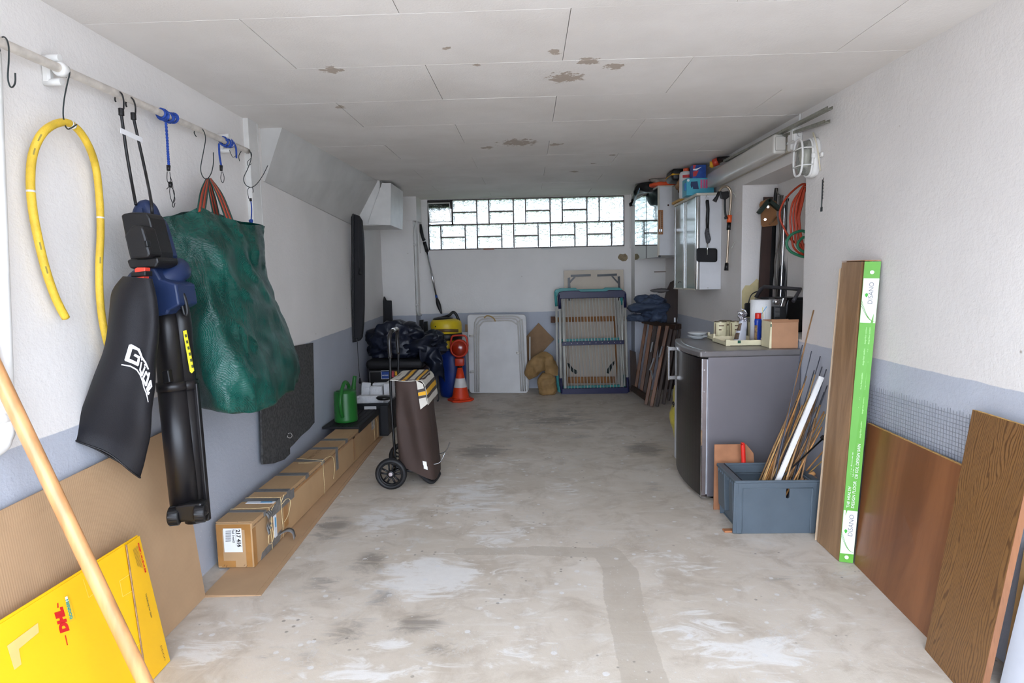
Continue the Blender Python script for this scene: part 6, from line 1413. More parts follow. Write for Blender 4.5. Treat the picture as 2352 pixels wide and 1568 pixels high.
# ---- wall cabinets
m_cab = M('white_laminate', (214, 214, 216), .35, var=.03); m_cabc = M('cream_laminate_edge', (206, 200, 184), .5, var=.05)
m_mirror = M('cabinet_mirror', (196, 204, 202), .04, 1, var=0); m_alup = M('polished_aluminium', (206, 206, 204), .25, .9, var=0)
cA = thing('wall_cabinet', 'white wall cabinet with aluminium framed glass doors, nearer of the two', 'cabinet', (1.46, 5.4, 1.2))
ax0, ay0, ay1, az_0, az_1 = 1.362, 5.026, 5.80, 1.197, 1.97
obj('cabinet_body', MB().box((ax0+.03, ay0, az_0), (XR-.001, ay1, az_1-.02), bev=.002), m_cab, cA)
obj('top_panel', MB().box((ax0-.002, ay0-.004, az_1-.02), (XR-.001, ay1+.004, az_1), bev=.002), m_cabc, cA)
obj('corner_profile', MB().box((ax0, ay0, az_0-.004), (ax0+.03, ay0+.035, az_1-.021), bev=.01, seg=3), m_alup, cA)
for i, (ya, yb, xo) in enumerate(((5.07, 5.42, .012), (5.42, 5.78, .004))):
    d = obj('glass_door', MB().box((ax0+xo, ya, az_0), (ax0+xo+.005, yb, az_1-.022)), M('painted_reflection_glass', (150, 160, 154), .12, var=.03, vs=2), cA)  # grey-green colour stands in for the pale wall mirrored in the doors
    for y in (ya, yb-.03): obj('door_profile', MB().box((ax0+xo-.006, y, az_0-.003), (ax0+xo+.006, y+.03, az_1-.022), bev=.004), m_alup, d)
obj('bottom_channel', MB().box((ax0, ay0+.035, az_0-.006), (ax0+.03, ay1, az_0+.008), bev=.002), m_cabc, cA)
obj('latch', MB().tube(curve([(ax0+.0, 5.5, 1.255), (ax0-.012, 5.53, 1.262), (ax0-.012, 5.57, 1.25), (ax0, 5.6, 1.256)], 16), .004, 6), m_chrome, cA)
obj('screw_cap', MB().lathe([(0, 0), (.006, .0), (.005, .003), (0, .004)], seg=12, T=Matrix.Translation((1.46, ay0, 1.21)) @ Matrix.Rotation(PI/2, 4, 'X')), m_white, cA)
cB = thing('wall_cabinet', 'white wall cabinet with mirror front reflecting the window, farther of the two', 'cabinet', (1.4, 6.4, 1.5))
b0, b1 = Vector((1.262, 6.0, 0)), Vector((1.205, 6.98, 0)); z0, z1 = 1.515, 2.165
mb = MB(); mb.prism([(b0.x+.01, b0.y), (XR-.001, 6.0), (XR-.001, 6.98), (b1.x+.01, b1.y)], z0, z1); obj('cabinet_body', mb, m_cab, cB)
mb = MB(); mb.prism([(b0.x-.006, b0.y-.006), (XR-.001, 5.994), (XR-.001, 6.985), (b1.x-.006, b1.y+.005)], z1, z1+.012); obj('top_panel', mb, m_cabc, cB)
mb = MB(); mb.prism([(b0.x, b0.y+.012), (b0.x+.009, b0.y+.012), (b1.x+.009, b1.y), (b1.x, b1.y)], z0-.012, z1-.004); dB = obj('mirror_door', mb, m_mirror, cB)
mb = MB(); mb.prism([(b0.x-.006, b0.y), (b0.x+.012, b0.y), (b0.x+.012, b0.y+.02), (b0.x-.006, b0.y+.02)], z0-.014, z1); obj('door_profile', mb, m_cabc, dB)
f1 = b0.lerp(b1, .48); mb = MB(); mb.prism([(f1.x-.001, f1.y), (f1.x, f1.y+.004), (f1.x-.002, f1.y+.004), (f1.x-.003, f1.y)], z0-.012, z1-.004); obj('door_gap', mb, m_dkmetal, dB)
obj('cam_cap', MB().lathe([(0, 0), (.009, 0), (.008, .002), (0, .003)], seg=14, T=Matrix.Translation(V(1535, 471, Y=6.0)) @ Matrix.Rotation(PI/2, 4, 'X')), M('dark_brown_cap', (70, 44, 36), .5), cB)
obj('corner_foot', MB().box((b0.x, 5.99, z0-.02), (b0.x+.02, 6.01, z0), bev=.003), m_blackm, cB)
th_ = thing('thermometer', 'wooden wall thermometer on the side of the farther cabinet', 'thermometer', V(1517, 538, Y=5.99))
obj('board', yprism([(1512.5, 482), (1523, 482), (1523, 538), (1512.5, 538)], 5.99, .009), M('varnished_brown_wood', (160, 106, 60), .5, var=.15, vs=20), th_)
obj('glass_tube', MB().cyl(V(1517.5, 535, Y=5.986), V(1517.5, 486, Y=5.986), .003, seg=8), M('glass_tube_grey', (190, 170, 150), .2), th_)
for k in range(9): obj('scale_mark', MB().box(V(1519, 487+4.6*k, Y=5.9885), V(1521.5, 487.8+4.6*k, Y=5.9895)), m_dkprint, th_)
obj('plate', yprism([(1514, 526), (1521, 526), (1521, 532), (1514, 532)], 5.988, .003), m_chrome, th_)
struct('trim_8', MB().box((V(1503, 624, Y=7.04).x, 7.03, V(1503, 624, Y=7.04).z-.006), (XR, 7.05, V(1503, 624, Y=7.04).z+.004)), M('ledge_brown', (140, 126, 112), .7), loc=(0, 0, 0))
# things hanging on the nearer cabinet and on the wall beside it
yA = ay0-.002
br_ = thing('snow_brush', 'black snow brush with ice scraper hanging on the nearer cabinet side', 'snow brush', V(1624, 603, Y=yA-.02))
P = lambda x, y, d=.02: V(x, y, Y=yA-d)
obj('handle', MB().tube([P(1624.5, 459), P(1624.5, 463), P(1626, 480), P(1625, 505), P(1625, 527)], [.011, .014, .0135, .014, .011], 14), m_black, br_)
obj('hang_loop', MB().tube(curve([P(1624, 460), P(1621, 455), P(1624, 450), P(1627, 455), P(1625, 447), P(1622, 450)], 20), .002, 6), m_chrome, br_)
obj('brush_sleeve', MB().tube([P(1625, 524), P(1624, 535), P(1627, 550), P(1626, 558)], [.013, .019, .02, .012], 12), M('grey_bristles', (84, 84, 88), .9, var=.2, vs=60, bump=.6, bs=120), br_)
obj('shaft', MB().tube([P(1625, 555), P(1624.5, 585)], .006, 10), m_alup, br_)
q = rrect(1600, 569, 1648, 601, 6); obj('scraper_blade', yprism([(x, y+(x-1600)*.02) for x, y in q], yA-.024, .014), m_blackm, br_, bevel=.003)
sg = thing('spray_lance', 'garden spray lance with orange collar hanging beside the nearer cabinet', 'spray lance', V(1668, 620, Y=4.70))
P = lambda x, y, d=0: V(x, y, Y=4.70-d)
obj('lance_tube', MB().tube(curve([P(1651, 441), P(1657, 432), P(1668, 428), P(1677, 436), P(1679, 450), P(1677, 480), P(1675, 500), P(1672, 560), P(1669, 606)], 50), .009, 12), M('bronze_tube', (176, 160, 140), .3, .8), sg)
obj('orange_collar', MB().tube([P(1676, 494), P(1674.5, 511)], .018, 14), M('orange_plastic', (224, 92, 44), .4), sg); obj('black_collar', MB().tube([P(1674.5, 511), P(1673.5, 528)], .0155, 14), m_black, sg)
obj('foot', MB().tube([P(1669, 604), P(1668, 621)], [.013, .0165], 14), m_black, sg); obj('nozzle', MB().tube([P(1652, 440), P(1647, 452), P(1641, 462)], [.011, .012, .017], 12), m_black, sg)
obj('trigger_head', yprism([(1652, 436), (1660, 440), (1674, 438), (1676, 452), (1668, 458), (1656, 455)], 4.69, .03), m_black, sg, bevel=.006)
obj('lower_lance', MB().tube(curve([P(1665, 455), P(1665, 480), P(1667, 497), P(1668, 503)], 12), [.008]*8+[.013]*4, 10), m_black, sg)
obj('thin_hose', MB().tube(curve([P(1680, 440), P(1690, 452), P(1694, 490), P(1692, 540), P(1680, 570)], 24), .0025, 6), M('clear_hose', (190, 188, 180), .3), sg)

# ---- things on top of the cabinets
ztA, ztB = az_1, z1+.012
bbag = thing('black_bag', 'shiny black bag drooping over the edge of the farther cabinet', 'bag', (1.25, 6.5, ztB))
R2 = []
for (x, Y, L3) in ((0, 6.02, [(1478, 417, 6.3)]),): pass
def bb(u, v):
    prof = [V(1503, 424, Y=6.2), V(1480, 424, Y=6.35), V(1462, 425, Y=6.45), V(1455, 437, Y=6.5), V(1450, 452, Y=6.52), V(1446, 459, Y=6.52)]
    th2 = [.03, .05, .055, .06, .05, .03]
    c = catmull(prof, v); r = catmull([Vector((x, 0, 0)) for x in th2], v).x; a = 2*PI*u
    q = c+Vector((.02, 0, -.012)) + Vector((.6*r*math.cos(a), .17*math.cos(a)*(.4+v), r*math.sin(a)-.02))
    q += wr(q, 10, .016, 3); q.z = min(q.z, cz(q.y)-.004); return q
obj('bag_body', MB().sheet(bb, 40, 30, wrap=True), M('shiny_black_plastic', (22, 22, 24), .3, var=.08, bump=.4, bs=14), bbag)
yb2 = V(1474, 439, Y=6.3); obj('label', MB().box((-.03, -.012, 0), (.03, .012, .003), frame(yb2+Vector((-.035, -.03, -.0)), (.3, -1, .9), (.2, .1, 1))), M('blue_white_label', (150, 186, 206), .4, var=.3, vs=60), bbag)
m_grcl = M('beige_cloth', (150, 142, 132), .9, var=.15, vs=14, bump=.5, bs=60)
ctA = lambda x, y, Y: V(x, y, Y=Y)
def cap(q): q.z = min(q.z, cz(q.y)-.003); return q
def blob2(c, r, ns, am, sd, zmin): 
    m0 = blob_mb(c, r, ns, am, sd, 40, 26, zmin, .8); m0.v = [cap(v) for v in m0.v]; return m0
tag(obj('beige_cloth', blob2(V(1518, 410, Y=6.1), (.1, .1, .05), 9, .05, 3, ztB+.028), m_grcl), 'crumpled beige cloth on the farther cabinet under the ceiling', 'cloth')
tag(obj('orange_vest', blob2(V(1522, 425, Y=6.08), (.13, .09, .03), 10, .02, 6, ztB+.001), M('orange_fabric', (226, 84, 40), .6, var=.1)), 'folded orange fabric with white patches on the farther cabinet', 'cloth')
cp = thing('black_case', 'black case with yellow stripe near the ceiling above the cabinets', 'case', V(1565, 415, Y=5.5))
c = V(1566, 405, Y=5.5); c.y = 5.56; zc0, zc1 = ztA+.167, cz(5.5)-.004
obj('shell', MB().box((c.x-.1, c.y-.12, zc0), (c.x+.1, c.y+.12, zc1), bev=.03, seg=4), m_black, cp)
obj('yellow_stripe', MB().box((c.x-.102, c.y-.122, zc0+.045), (c.x+.102, c.y+.122, zc0+.06), bev=.006), m_ys, cp)
# turquoise box, blue box, white bottle, figurine in a clear box
yT = 5.16
bT = thing('turquoise_box', 'turquoise appliance box with jug picture on the nearer cabinet', 'box', V(1605, 435, Y=yT))
pa, pb = V(1577, 437, Y=yT), V(1640, 408, Y=yT); pa.z = ztA+.0005
obj('box', MB().box((pa.x, yT, pa.z), (pb.x, yT+.14, pb.z)), M('turquoise_carton', (76, 168, 190), .5, var=.03), bT)
def yq(nm, px, mat, par, Y, th=.0012): return obj(nm, yprism(px, Y-th, th), mat, par)
yq('jug_print', [(1587, 417), (1602, 416), (1605, 434), (1592, 434), (1591, 428), (1588, 432), (1586, 425)], M('navy_print', (44, 60, 100), .5), bT, yT)
for x in (1609, 1615.5, 1621): yq('pink_stripe', [(x, 412), (x+4.2, 412), (x+4.2, 432), (x, 432.5)], M('pink_print', (214, 92, 136), .5), bT, yT)
yq('white_round', [(1581+3*math.cos(k*PI/4), 414+3*math.sin(k*PI/4)) for k in range(8)], m_whiteprint, bT, yT); yq('white_mark', [(1629, 421), (1634, 421), (1634, 427), (1629, 427)], m_whiteprint, bT, yT)
yq('blue_side', [(1572, 422), (1576, 419), (1576, 437), (1572, 438)], M('mid_blue_print', (60, 120, 180), .5), bT, yT+.02)
bU = thing('blue_red_box', 'blue and red detergent box stacked on the turquoise box', 'box', V(1605, 407, Y=yT)); pa2, pb2 = V(1591, 407.5, Y=yT+.02), V(1622, 378, Y=yT+.02); pa2.z = pb.z+.0005
obj('box', MB().box((pa2.x, yT+.02, pa2.z), (pb2.x, yT+.12, min(pb2.z, cz(5.2)-.004))), M('blue_carton', (40, 80, 160), .45, var=.2, vs=20), bU)
for px in ([(1592, 379), (1599, 379), (1595, 388), (1592, 387)], [(1592, 394), (1605, 391), (1599, 404), (1592, 406)]): yq('red_badge', px, M('red_badge_print', (196, 60, 60), .5), bU, yT+.02)
yq('white_sweep', [(1592, 388), (1600, 387), (1612, 383), (1600, 391), (1592, 391)], m_whiteprint, bU, yT+.019)
wbz = thing('white_bottle', 'white bottle with orange cap and red label among the boxes', 'bottle', V(1573, 410, Y=5.4)); c = V(1575.5, 410, Y=5.34); c.z = ztA+.0005; hb = V(1575, 395, Y=5.34).z-ztA
obj('bottle_body', MB().lathe([(0, 0), (.052, 0), (.056, .01), (.056, hb-.02), (.045, hb), (.022, hb+.006)], c, 24, sx=1, sy=.7), m_offwhite, wbz)
obj('cap', MB().lathe([(0, hb+.004), (.024, hb+.004), (.024, hb+.03), (0, hb+.032)], c, 18), M('orange_cap', (206, 84, 50), .4), wbz)
yq('red_label', [(1568, 402), (1588, 400), (1588, 407), (1568, 408)], M('red_badge_print', (196, 60, 60), .5), wbz, 5.30)
cb2 = thing('clear_box', 'clear plastic box with yellow base on the corner of the nearer cabinet', 'box', V(1548, 452, Y=5.7)); c0, c1 = V(1543, 452, Y=5.66), V(1560, 425, Y=5.66); c0.z = ztA+.0005
obj('base', MB().box((ax0-.02, 5.5, ztA+.0005), (ax0+.05, 5.8, ztA+.02)), M('ochre_carton', (206, 156, 66), .6), cb2)
obj('clear_cover', MB().box((ax0-.018, 5.5, ztA+.021), (ax0+.05, 5.8, ztA+.1665)), M('clear_plastic_cover', (226, 226, 222), .08, trans=.92, ior=1.1, var=0), cb2)
fg = tag(obj('carved_figurine', blob_mb(V(1563, 428, Y=5.42)+Vector((0, 0, 0)), (.045, .04, .075), 14, .03, 4, 30, 20, ztA+.001), M('carved_brown', (136, 102, 72), .6, var=.4, vs=20)), 'small brown carved figure beside the turquoise box', 'figurine')
dt = thing('red_yellow_tool', 'red and yellow handled tool lying on the fluorescent fixture', 'tool', V(1640, 378, Y=4.9)); 
obj('yellow_tip', MB().tube([V(1633, 384, Y=4.95), V(1638, 375, Y=4.95)], [.012, .03], 12), m_ys, dt); obj('red_body', MB().tube([V(1638, 375, Y=4.95), V(1650, 370, Y=4.93)], [.03, .03], 12), M('tool_red', (196, 66, 44), .4), dt); obj('black_end', MB().tube([V(1650, 368, Y=4.93), V(1675, 362, Y=4.8)], [.026, .012], 12), m_black, dt)
# ================================================================== RIGHT FRONT
# ---- blue grey stacking crate with garden canes
m_euro = M('blue_grey_plastic', (84, 95, 104), .5, var=.05, vs=6, bump=.06, bs=120)
gc = thing('stacking_crate', 'blue grey plastic stacking crate full of bamboo canes beside the refrigerator', 'crate', (1.23, 3.15, 0))
gx0, gx1, gy0, gy1, gh_ = 1.022, 1.432, 3.0, 3.30, .28
# front wall with an oval grip hole
Tf = Matrix(((1, 0, 0, 0), (0, 0, 1, 0), (0, 1, 0, 0), (0, 0, 0, 1)))
hc = V(1810, 1133, Y=gy0); N = 32; inner = []; sq = []
for k in range(N):
    a = 2*PI*k/N; ca, sa_ = math.cos(a), math.sin(a); m_ = max(abs(ca), abs(sa_))
    inner.append(Vector((hc.x+.009*ca, 0, hc.z+.009*sa_+.018*(1 if sa_ > 0.01 else -1)))); sq.append(Vector((hc.x+.03*ca/m_, 0, hc.z+.04*sa_/m_)))
outer = sq
tap = lambda p, th: Vector((p.x, gy0+th+.012*(1-p.z/gh_), p.z))
mb = MB()
for th in (0, .005): mb.add([tap(p, th) for p in inner]+[tap(p, th) for p in outer], [(k, (k+1) % N, N+(k+1) % N, N+k) for k in range(N)])
mb.add([tap(p, 0) for p in inner]+[tap(p, .005) for p in inner], [(k, (k+1) % N, N+(k+1) % N, N+k) for k in range(N)])
xs_ = [gx0, hc.x-.03, hc.x+.03, gx1]; zs_ = [.0015, hc.z-.04, hc.z+.04, gh_]
for th in (0, .005):
    for i in range(3):
        for j in range(3):
            if i == j == 1: continue
            mb.add([tap(Vector((x, 0, z)), th) for x, z in ((xs_[i], zs_[j]), (xs_[i+1], zs_[j]), (xs_[i+1], zs_[j+1]), (xs_[i], zs_[j+1]))], [(0, 1, 2, 3)])
obj('front_wall', mb, m_euro, gc)
obj('rear_wall', MB().hull4([(gx0+.012, gy1-.012, .0015), (gx1-.012, gy1-.012, .0015), (gx1, gy1, gh_), (gx0, gy1, gh_)], (0, -.005, 0)), m_euro, gc)
obj('rear_shelf', MB().box((gx0+.01, gy1-.03, gh_-.055), (gx1-.01, gy1-.006, gh_-.05)), m_euro, gc)
for x, s_ in ((gx0, 1), (gx1, -1)):
    obj('side_wall', MB().hull4([(x+.034*s_, gy0+.012, .0015), (x+.034*s_, gy1-.012, .0015), (x+.03*s_, gy1, gh_), (x+.03*s_, gy0, gh_)], (.005*s_, 0, 0)), m_euro, gc)
    for ya, yb in ((gy0+.001, gy0+.04), (gy0+.06, gy0+.115), (gy0+.19, gy1-.002)): 
        obj('side_rib', MB().hull4([(x+.008*s_, ya+.004, .05 if ya > gy0+.02 else .002), (x+.036*s_, ya+.004, .05 if ya > gy0+.02 else .002), (x+.034*s_, ya, gh_-.02), (x+.0*s_, ya, gh_-.02)], (0, yb-ya, 0)), m_euro, gc, bevel=.004)
    obj('side_rim', MB().box((min(x, x+.034*s_)-.006, gy0, gh_-.016), (max(x, x+.034*s_)+.006, gy1, gh_), bev=.003), m_euro, gc)
    for k in range(9): obj('rim_rib', MB().box((x-.0075*s_, gy0+.01+.032*k, gh_-.03), (x+.006*s_, gy0+.014+.032*k, gh_-.015)), m_euro, gc)
obj('base', MB().box((gx0+.03, gy0+.012, .001), (gx1-.03, gy1-.012, .008)), m_euro, gc)
obj('front_rim', MB().box((gx0-.004, gy0-.003, gh_-.012), (gx1+.004, gy0+.008, gh_+.001), bev=.003), m_euro, gc); obj('rear_rim', MB().box((gx0-.004, gy1-.008, gh_-.012), (gx1+.004, gy1+.003, gh_+.001), bev=.003), m_euro, gc)
for a, b in (((1707, 1122), (1707, 1222)), ((1868, 1122), (1868, 1222)), ((1707, 1122), (1868, 1122))):
    p, q = V(*a, Y=gy0), V(*b, Y=gy0); 
    if a[0] == b[0]: q.x = p.x
    else: q.z = p.z
    f = lambda v_: Vector((v_.x, gy0+.012*(1-v_.z/gh_)-.0006, v_.z)); obj('panel_bead', MB().tube([f(p), f(q)], .0022, 6), m_euro, gc)
for x in (gx0+.003, gx1-.003): obj('corner_post', MB().hull4([(x-.012, gy0+.01, .002), (x+.012, gy0+.01, .002), (x+.012, gy0-.001, gh_-.01), (x-.012, gy0-.001, gh_-.01)], (0, .012, 0)), m_euro, gc, bevel=.004)
# canes
m_bam = [M('bamboo_cane_%s' % n, c, .5, var=.18, vs=18, stretch=(2, 2, .6)) for n, c in (('gold', (190, 150, 92)), ('tan', (166, 128, 82)), ('dark', (132, 98, 64)), ('orange', (196, 140, 80)))]
m_stake = M('dark_grey_stake', (70, 74, 84), .45, var=.06)
def inside(p): return Vector((min(max(p.x, gx0+.052), gx1-.05), min(max(p.y, gy0+.03), gy1-.03), .012))
def cane(rim, top, yr, yt, r, mat, label, name, group, nodes=True, z=.012):
    R1, T1 = V(rim[0], rim[1], Y=yr), V(top[0], top[1], Y=yt)
    if T1.x > XR-.012: T1 = V(top[0], top[1], X=XR-.012)
    d = (R1-T1); b = T1+d*((T1.z-z)/(-d.z)); b = inside(b); b.z = z
    dd = (T1-b); n = 11; pts = [b+dd*(i/(n-1))+wr(b+dd*(i/(n-1)), 4, .006*math.sin(PI*i/(n-1)), 3) for i in range(n)]
    mb = MB().tube(pts, [r*(1-.25*i/(n-1)) for i in range(n)], 8)
    if nodes:
        for k in range(1, 6):
            f = (k+.3*math.sin(k*r*9000))/6*(n-1); i = int(f); p = pts[i].lerp(pts[min(i+1, n-1)], f-i); mb.tube([p-dd.normalized()*.003, p, p+dd.normalized()*.003], [r*.85, r*1.12, r*.85], 8)
    return tag(obj(name, mb, mat), label, 'cane' if nodes else 'stake', group)
cl_ = 'thin bamboo cane standing in the blue grey crate'; cg = 'bamboo canes in the crate'
canes = [((1742, 1100), (1800, 985)), ((1752, 1100), (1836, 905)), ((1772, 1098), (1869, 712)), ((1764, 1100), (1848, 880)), ((1772, 1100), (1855, 915)), ((1780, 1100), (1852, 863)), ((1788, 1100), (1861, 905)), ((1776, 1100), (1843, 930)), ((1800, 1100), (1872, 860)), ((1806, 1100), (1880, 868)), ((1812, 1100), (1884, 880)), ((1816, 1100), (1893, 945)), ((1824, 1100), (1896, 950)), ((1830, 1100), (1884, 930)), ((1838, 1100), (1876, 900)), ((1756, 1100), (1822, 955)), ((1796, 1100), (1855, 975)), ((1822, 1100), (1868, 1005)), ((1842, 1100), (1872, 960)), ((1834, 1100), (1892, 1035)), ((1850, 1100), (1898, 1050)), ((1786, 1100), (1846, 985)), ((1808, 1100), (1862, 990)), ((1768, 1100), (1838, 895)), ((1790, 1100), (1876, 935)), ((1746, 1100), (1812, 950)), ((1814, 1100), (1858, 1000)), ((1828, 1100), (1888, 980))]
for i, (a, b) in enumerate(canes):
    cane(a, b, 3.06+.21*((i*5) % 9)/9, 3.12+.28*((i*7) % 9)/9, .0042+.0014*((i*3) % 4)/3, m_bam[i % 4], {0: 'leftmost bamboo cane, leaning low over the rear of the crate', 2: 'tallest bamboo cane in the crate, rising above the refrigerator top', 20: 'lowest bamboo cane at the right end of the crate'}.get(i, cl_), 'bamboo_cane', cg)
for i, (a, b) in enumerate([((1780, 1100), (1843, 792)), ((1790, 1100), (1864, 806)), ((1800, 1100), (1884, 818)), ((1808, 1100), (1888, 842)), ((1796, 1100), (1870, 850)), ((1776, 1100), (1838, 830)), ((1820, 1100), (1898, 848)), ((1826, 1100), (1900, 885)), ((1758, 1100), (1830, 920)), ((1818, 1100), (1893, 900))]):
    cane(a, b, 3.08+.18*((i*5) % 7)/7, 3.2+.2*((i*3) % 7)/7, .0036, m_stake, 'straight dark grey plant stake among the bamboo canes in the crate', 'plant_stake', 'plant stakes in the crate', False)
# white strip, black rod, wooden handle, red handle
wa, wb_ = V(1788, 1100, Y=3.05), V(1887, 865, Y=3.06); d = wb_-wa; w0 = wa-d*((wa.z-.014)/d.z)
ws = thing('white_lath', 'white painted wooden lath standing in the crate in front of the canes', 'lath', w0)
obj('lath', MB().box((0, -.013, -.004), ((wb_-w0).length, .013, .004), frame(w0, wb_-w0, (1, .1, -.3))), M('white_paint_wood', (228, 226, 222), .6, var=.04), ws)
ba, bb_ = V(1806, 1086, Y=3.07), V(1890, 1007, Y=3.1); bd_ = (bb_-ba); b0_ = ba-bd_*.9; b0_.z = max(.03, b0_.z)
brd = thing('black_rod', 'thin black rod with knob lying slanted over the canes', 'rod', b0_)
obj('rod', MB().tube([b0_, bb_], .0042, 10), m_blackm, brd); obj('knob', MB().box((-.006, -.012, -.012), (.016, .012, .012), frame(bb_, bd_, (0, 1, 0)), bev=.004), m_blackm, brd)
for lbl, a, b, Y, r in (('upper round wooden tool handle lying in the crate at the right', (1845, 1100), (1877, 1087), 3.1, .0125), ('lower round wooden tool handle lying in the crate at the right', (1850, 1106), (1873, 1099), 3.05, .011)):
    p, q = V(*a, Y=Y), V(*b, Y=Y); q.x = min(q.x, gx1+.02); tag(obj('round_wooden_rod', MB().tube([p-(q-p)*.8-Vector((0, 0, .02)), p, q, q+(q-p).normalized()*.006], [r, r, r, r*.7], 14), M('varnished_handle', (200, 148, 96), .35, var=.1)), lbl, 'handle', 'wooden handles in the crate')
q = [V(x, y, Y=3.36) for x, y in ((1644, 1023), (1717, 1022), (1733, 1042), (1735, 1175), (1636, 1172))]; 
for i in (3, 4): q[i].z = .002
hbm = MB(); n_ = 5; lean2 = lambda p, o: Vector((p.x, 3.335+.13*p.z+o, p.z))
hbm.add([lean2(p, 0) for p in q]+[lean2(p, .006) for p in q], [(0, 1, 2, 3, 4), (9, 8, 7, 6, 5)]+[(i, (i+1) % 5, 5+(i+1) % 5, 5+i) for i in range(5)])
tag(obj('hardboard_piece', hbm, M('reddish_hardboard', (164, 112, 78), .75, var=.08, vs=12)), 'reddish brown hardboard piece leaning on the refrigerator side', 'board')
ra_, rb_ = V(1708, 1066, Y=3.318), V(1706, 1022, Y=3.325); rd = ra_-rb_; rl = ra_+rd*((ra_.z-.004)/(-rd.z))
rh = thing('red_handled_tool', 'tool with red plastic handle standing behind the blue grey crate', 'tool', rl)
obj('handle', MB().tube(curve([rb_+Vector((-.004, 0, .004)), rb_, rb_.lerp(ra_, .5), ra_, ra_.lerp(rl, .3)], 20), [.008]+[.0125]*17+[.011, .009], 14), M('glossy_red_plastic', (214, 44, 34), .3, var=.03), rh); obj('shaft', MB().tube([ra_.lerp(rl, .28), rl], .005, 8), m_chrome, rh)
tag(obj('brick_chip', MB().box(V(1664, 1223, Z=.001), V(1683, 1216, Z=.001)+Vector((0, 0, .008)), bev=.002), M('orange_brick', (176, 116, 76), .9, var=.2)), 'small orange brick chip on the floor by the crate', 'chip')

# ---- pack of laminate planks leaning on the right wall
def wood_mat(name, c1, c2, scale, dist, rot=(0, 0, 0), rough=.4, stretch=(14, 14, 1), knots=False, fine=.35):
    t = NT(name); v = t.mapp(t.objc(), stretch, rot)
    n = t.noise(v, scale, 6, .6, dist); f = t.noise(t.mapp(t.objc(), tuple(x*6 for x in stretch[:2])+(stretch[2]*3,), rot), scale*2, 4, .7)
    b = t.mix(t.ramp(n, .35, .68), lin(*c1), lin(*c2)); b = t.mix(t.math('MULTIPLY', t.ramp(f, .5, .75), fine), b, tuple(x*.55 for x in lin(*c1)[:3])+(1,))
    if knots:
        k = t.voro(t.mapp(t.objc(), (7, 7, 2.2), rot), 1.0); b = t.mix(t.math('MULTIPLY', t.ramp(k.outputs['Distance'], .14, .03), .6), b, lin(66, 44, 30))
    t.col(b); t.rough(rough); t.bump(f, .06, .003); return t.m
m_lam = wood_mat('oak_laminate', (132, 100, 68), (164, 128, 92), .9, .8, knots=True)
BL, BF, BR = Vector((1.39, 2.914, .002)), Vector((1.388, 2.696, .002)), Vector((1.442, 2.68, .002))
TL, TF, TR = Vector((1.497, 2.975, 1.357)), Vector((1.50, 2.782, 1.355)), Vector((1.553, 2.748, 1.353))
lp = thing('laminate_pack', 'opened pack of oak laminate planks in a green carton on the right wall', 'plank pack', BF)
nW = (BL-BF).cross(TF-BF).normalized()
if nW.x > 0: nW = -nW
nN = (BR-BF).cross(TF-BF).normalized()
if nN.y > 0: nN = -nN
mb = MB(); fcs = [(0, 1, 2, 3), (7, 6, 5, 4), (0, 4, 5, 1), (1, 5, 6, 2), (2, 6, 7, 3), (3, 7, 4, 0)]
back = -nW*.05
obj('carton_back', MB().hull4([BL+back, BF+back, TF+back, TL+back], -nW*.003), M('pale_carton', (206, 180, 150), .7, var=.05), lp)
obj('carton_edge', MB().hull4([BL+Vector((-.004, .012, 0)), BL+Vector((0.03, .018, 0)), TL+Vector((.03, .018, -.02)), TL+Vector((-.004, .012, -.03))], (0, .003, 0)), M('pale_carton', (206, 180, 150), .7, var=.05), lp)
E = BF-BL; E2 = TF-TL
obj('plank', MB().hull4([BL, BF-E*.03, TF-E2*.13, TL+E2*.0], -nW*.009), m_lam, lp)
obj('plank', MB().hull4([BL-nW*.0105, BF-nW*.0105-E*.01, TF-nW*.0105-E2*.03, TL-nW*.0105], -nW*.009), m_lam, lp)
obj('plank', MB().hull4([BL-nW*.022, BF-nW*.022, TF-nW*.022+Vector((0, 0, .006)), TL-nW*.022+Vector((0, 0, .006))], -nW*.009), m_lam, lp)
m_lgreen = M('bright_green_print', (98, 168, 58), .45, var=.03); m_lwhite = M('white_carton_print', (232, 232, 226), .5, var=.02); m_lgtxt = M('pale_green_text', (190, 236, 160), .6, var=0)
def nq(t0, t1, s0=0, s1=1, off=0.0):
    a = lambda s, t: (BF.lerp(TF, t)).lerp(BR.lerp(TR, t), s)+nN*off
    return [a(s0, t0), a(s1, t0), a(s1, t1), a(s0, t1)]
obj('printed_side', MB().hull4(nq(0, 1), -nN*.003), m_lgreen, lp)
for t0, t1 in ((.03, .175), (.80, .945)): obj('white_field', MB().hull4(nq(t0, t1, .02, .98, .0022), -nN*.002), m_lwhite, lp)
onN = lambda s, t, off=.003: (BF.lerp(TF, t)).lerp(BR.lerp(TR, t), s)+nN*off
def ntext(txt, s, t0, t1, mat, k=1, bold=0):
    mb = text_mb(txt, .03, bold=bold); xs = [v.x for v in mb.v]; w_ = max(xs)-min(xs); A1, B1 = onN(s, t0), onN(s, t1)
    T = frame(A1.lerp(B1, .5), B1-A1, A1-onN(1, t0)); kk = (B1-A1).length/w_; mb.v = [T @ (v*kk) for v in mb.v]; obj('lettering', mb, mat, lp)
ntext('DISANO', .62, .09, .162, M('grey_text', (120, 124, 130), .5, var=0)); ntext('DISANO', .55, .862, .932, M('grey_text', (120, 124, 130), .5, var=0))
ntext('THE HEALTH', .3, .185, .255, m_lwhite); ntext('DESIGN FLOOR', .62, .185, .275, m_lwhite); ntext('LE REVÊTEMENT', .38, .29, .37, m_lwhite); ntext('DE SOL DESIGN SAIN', .68, .285, .4, m_lwhite)
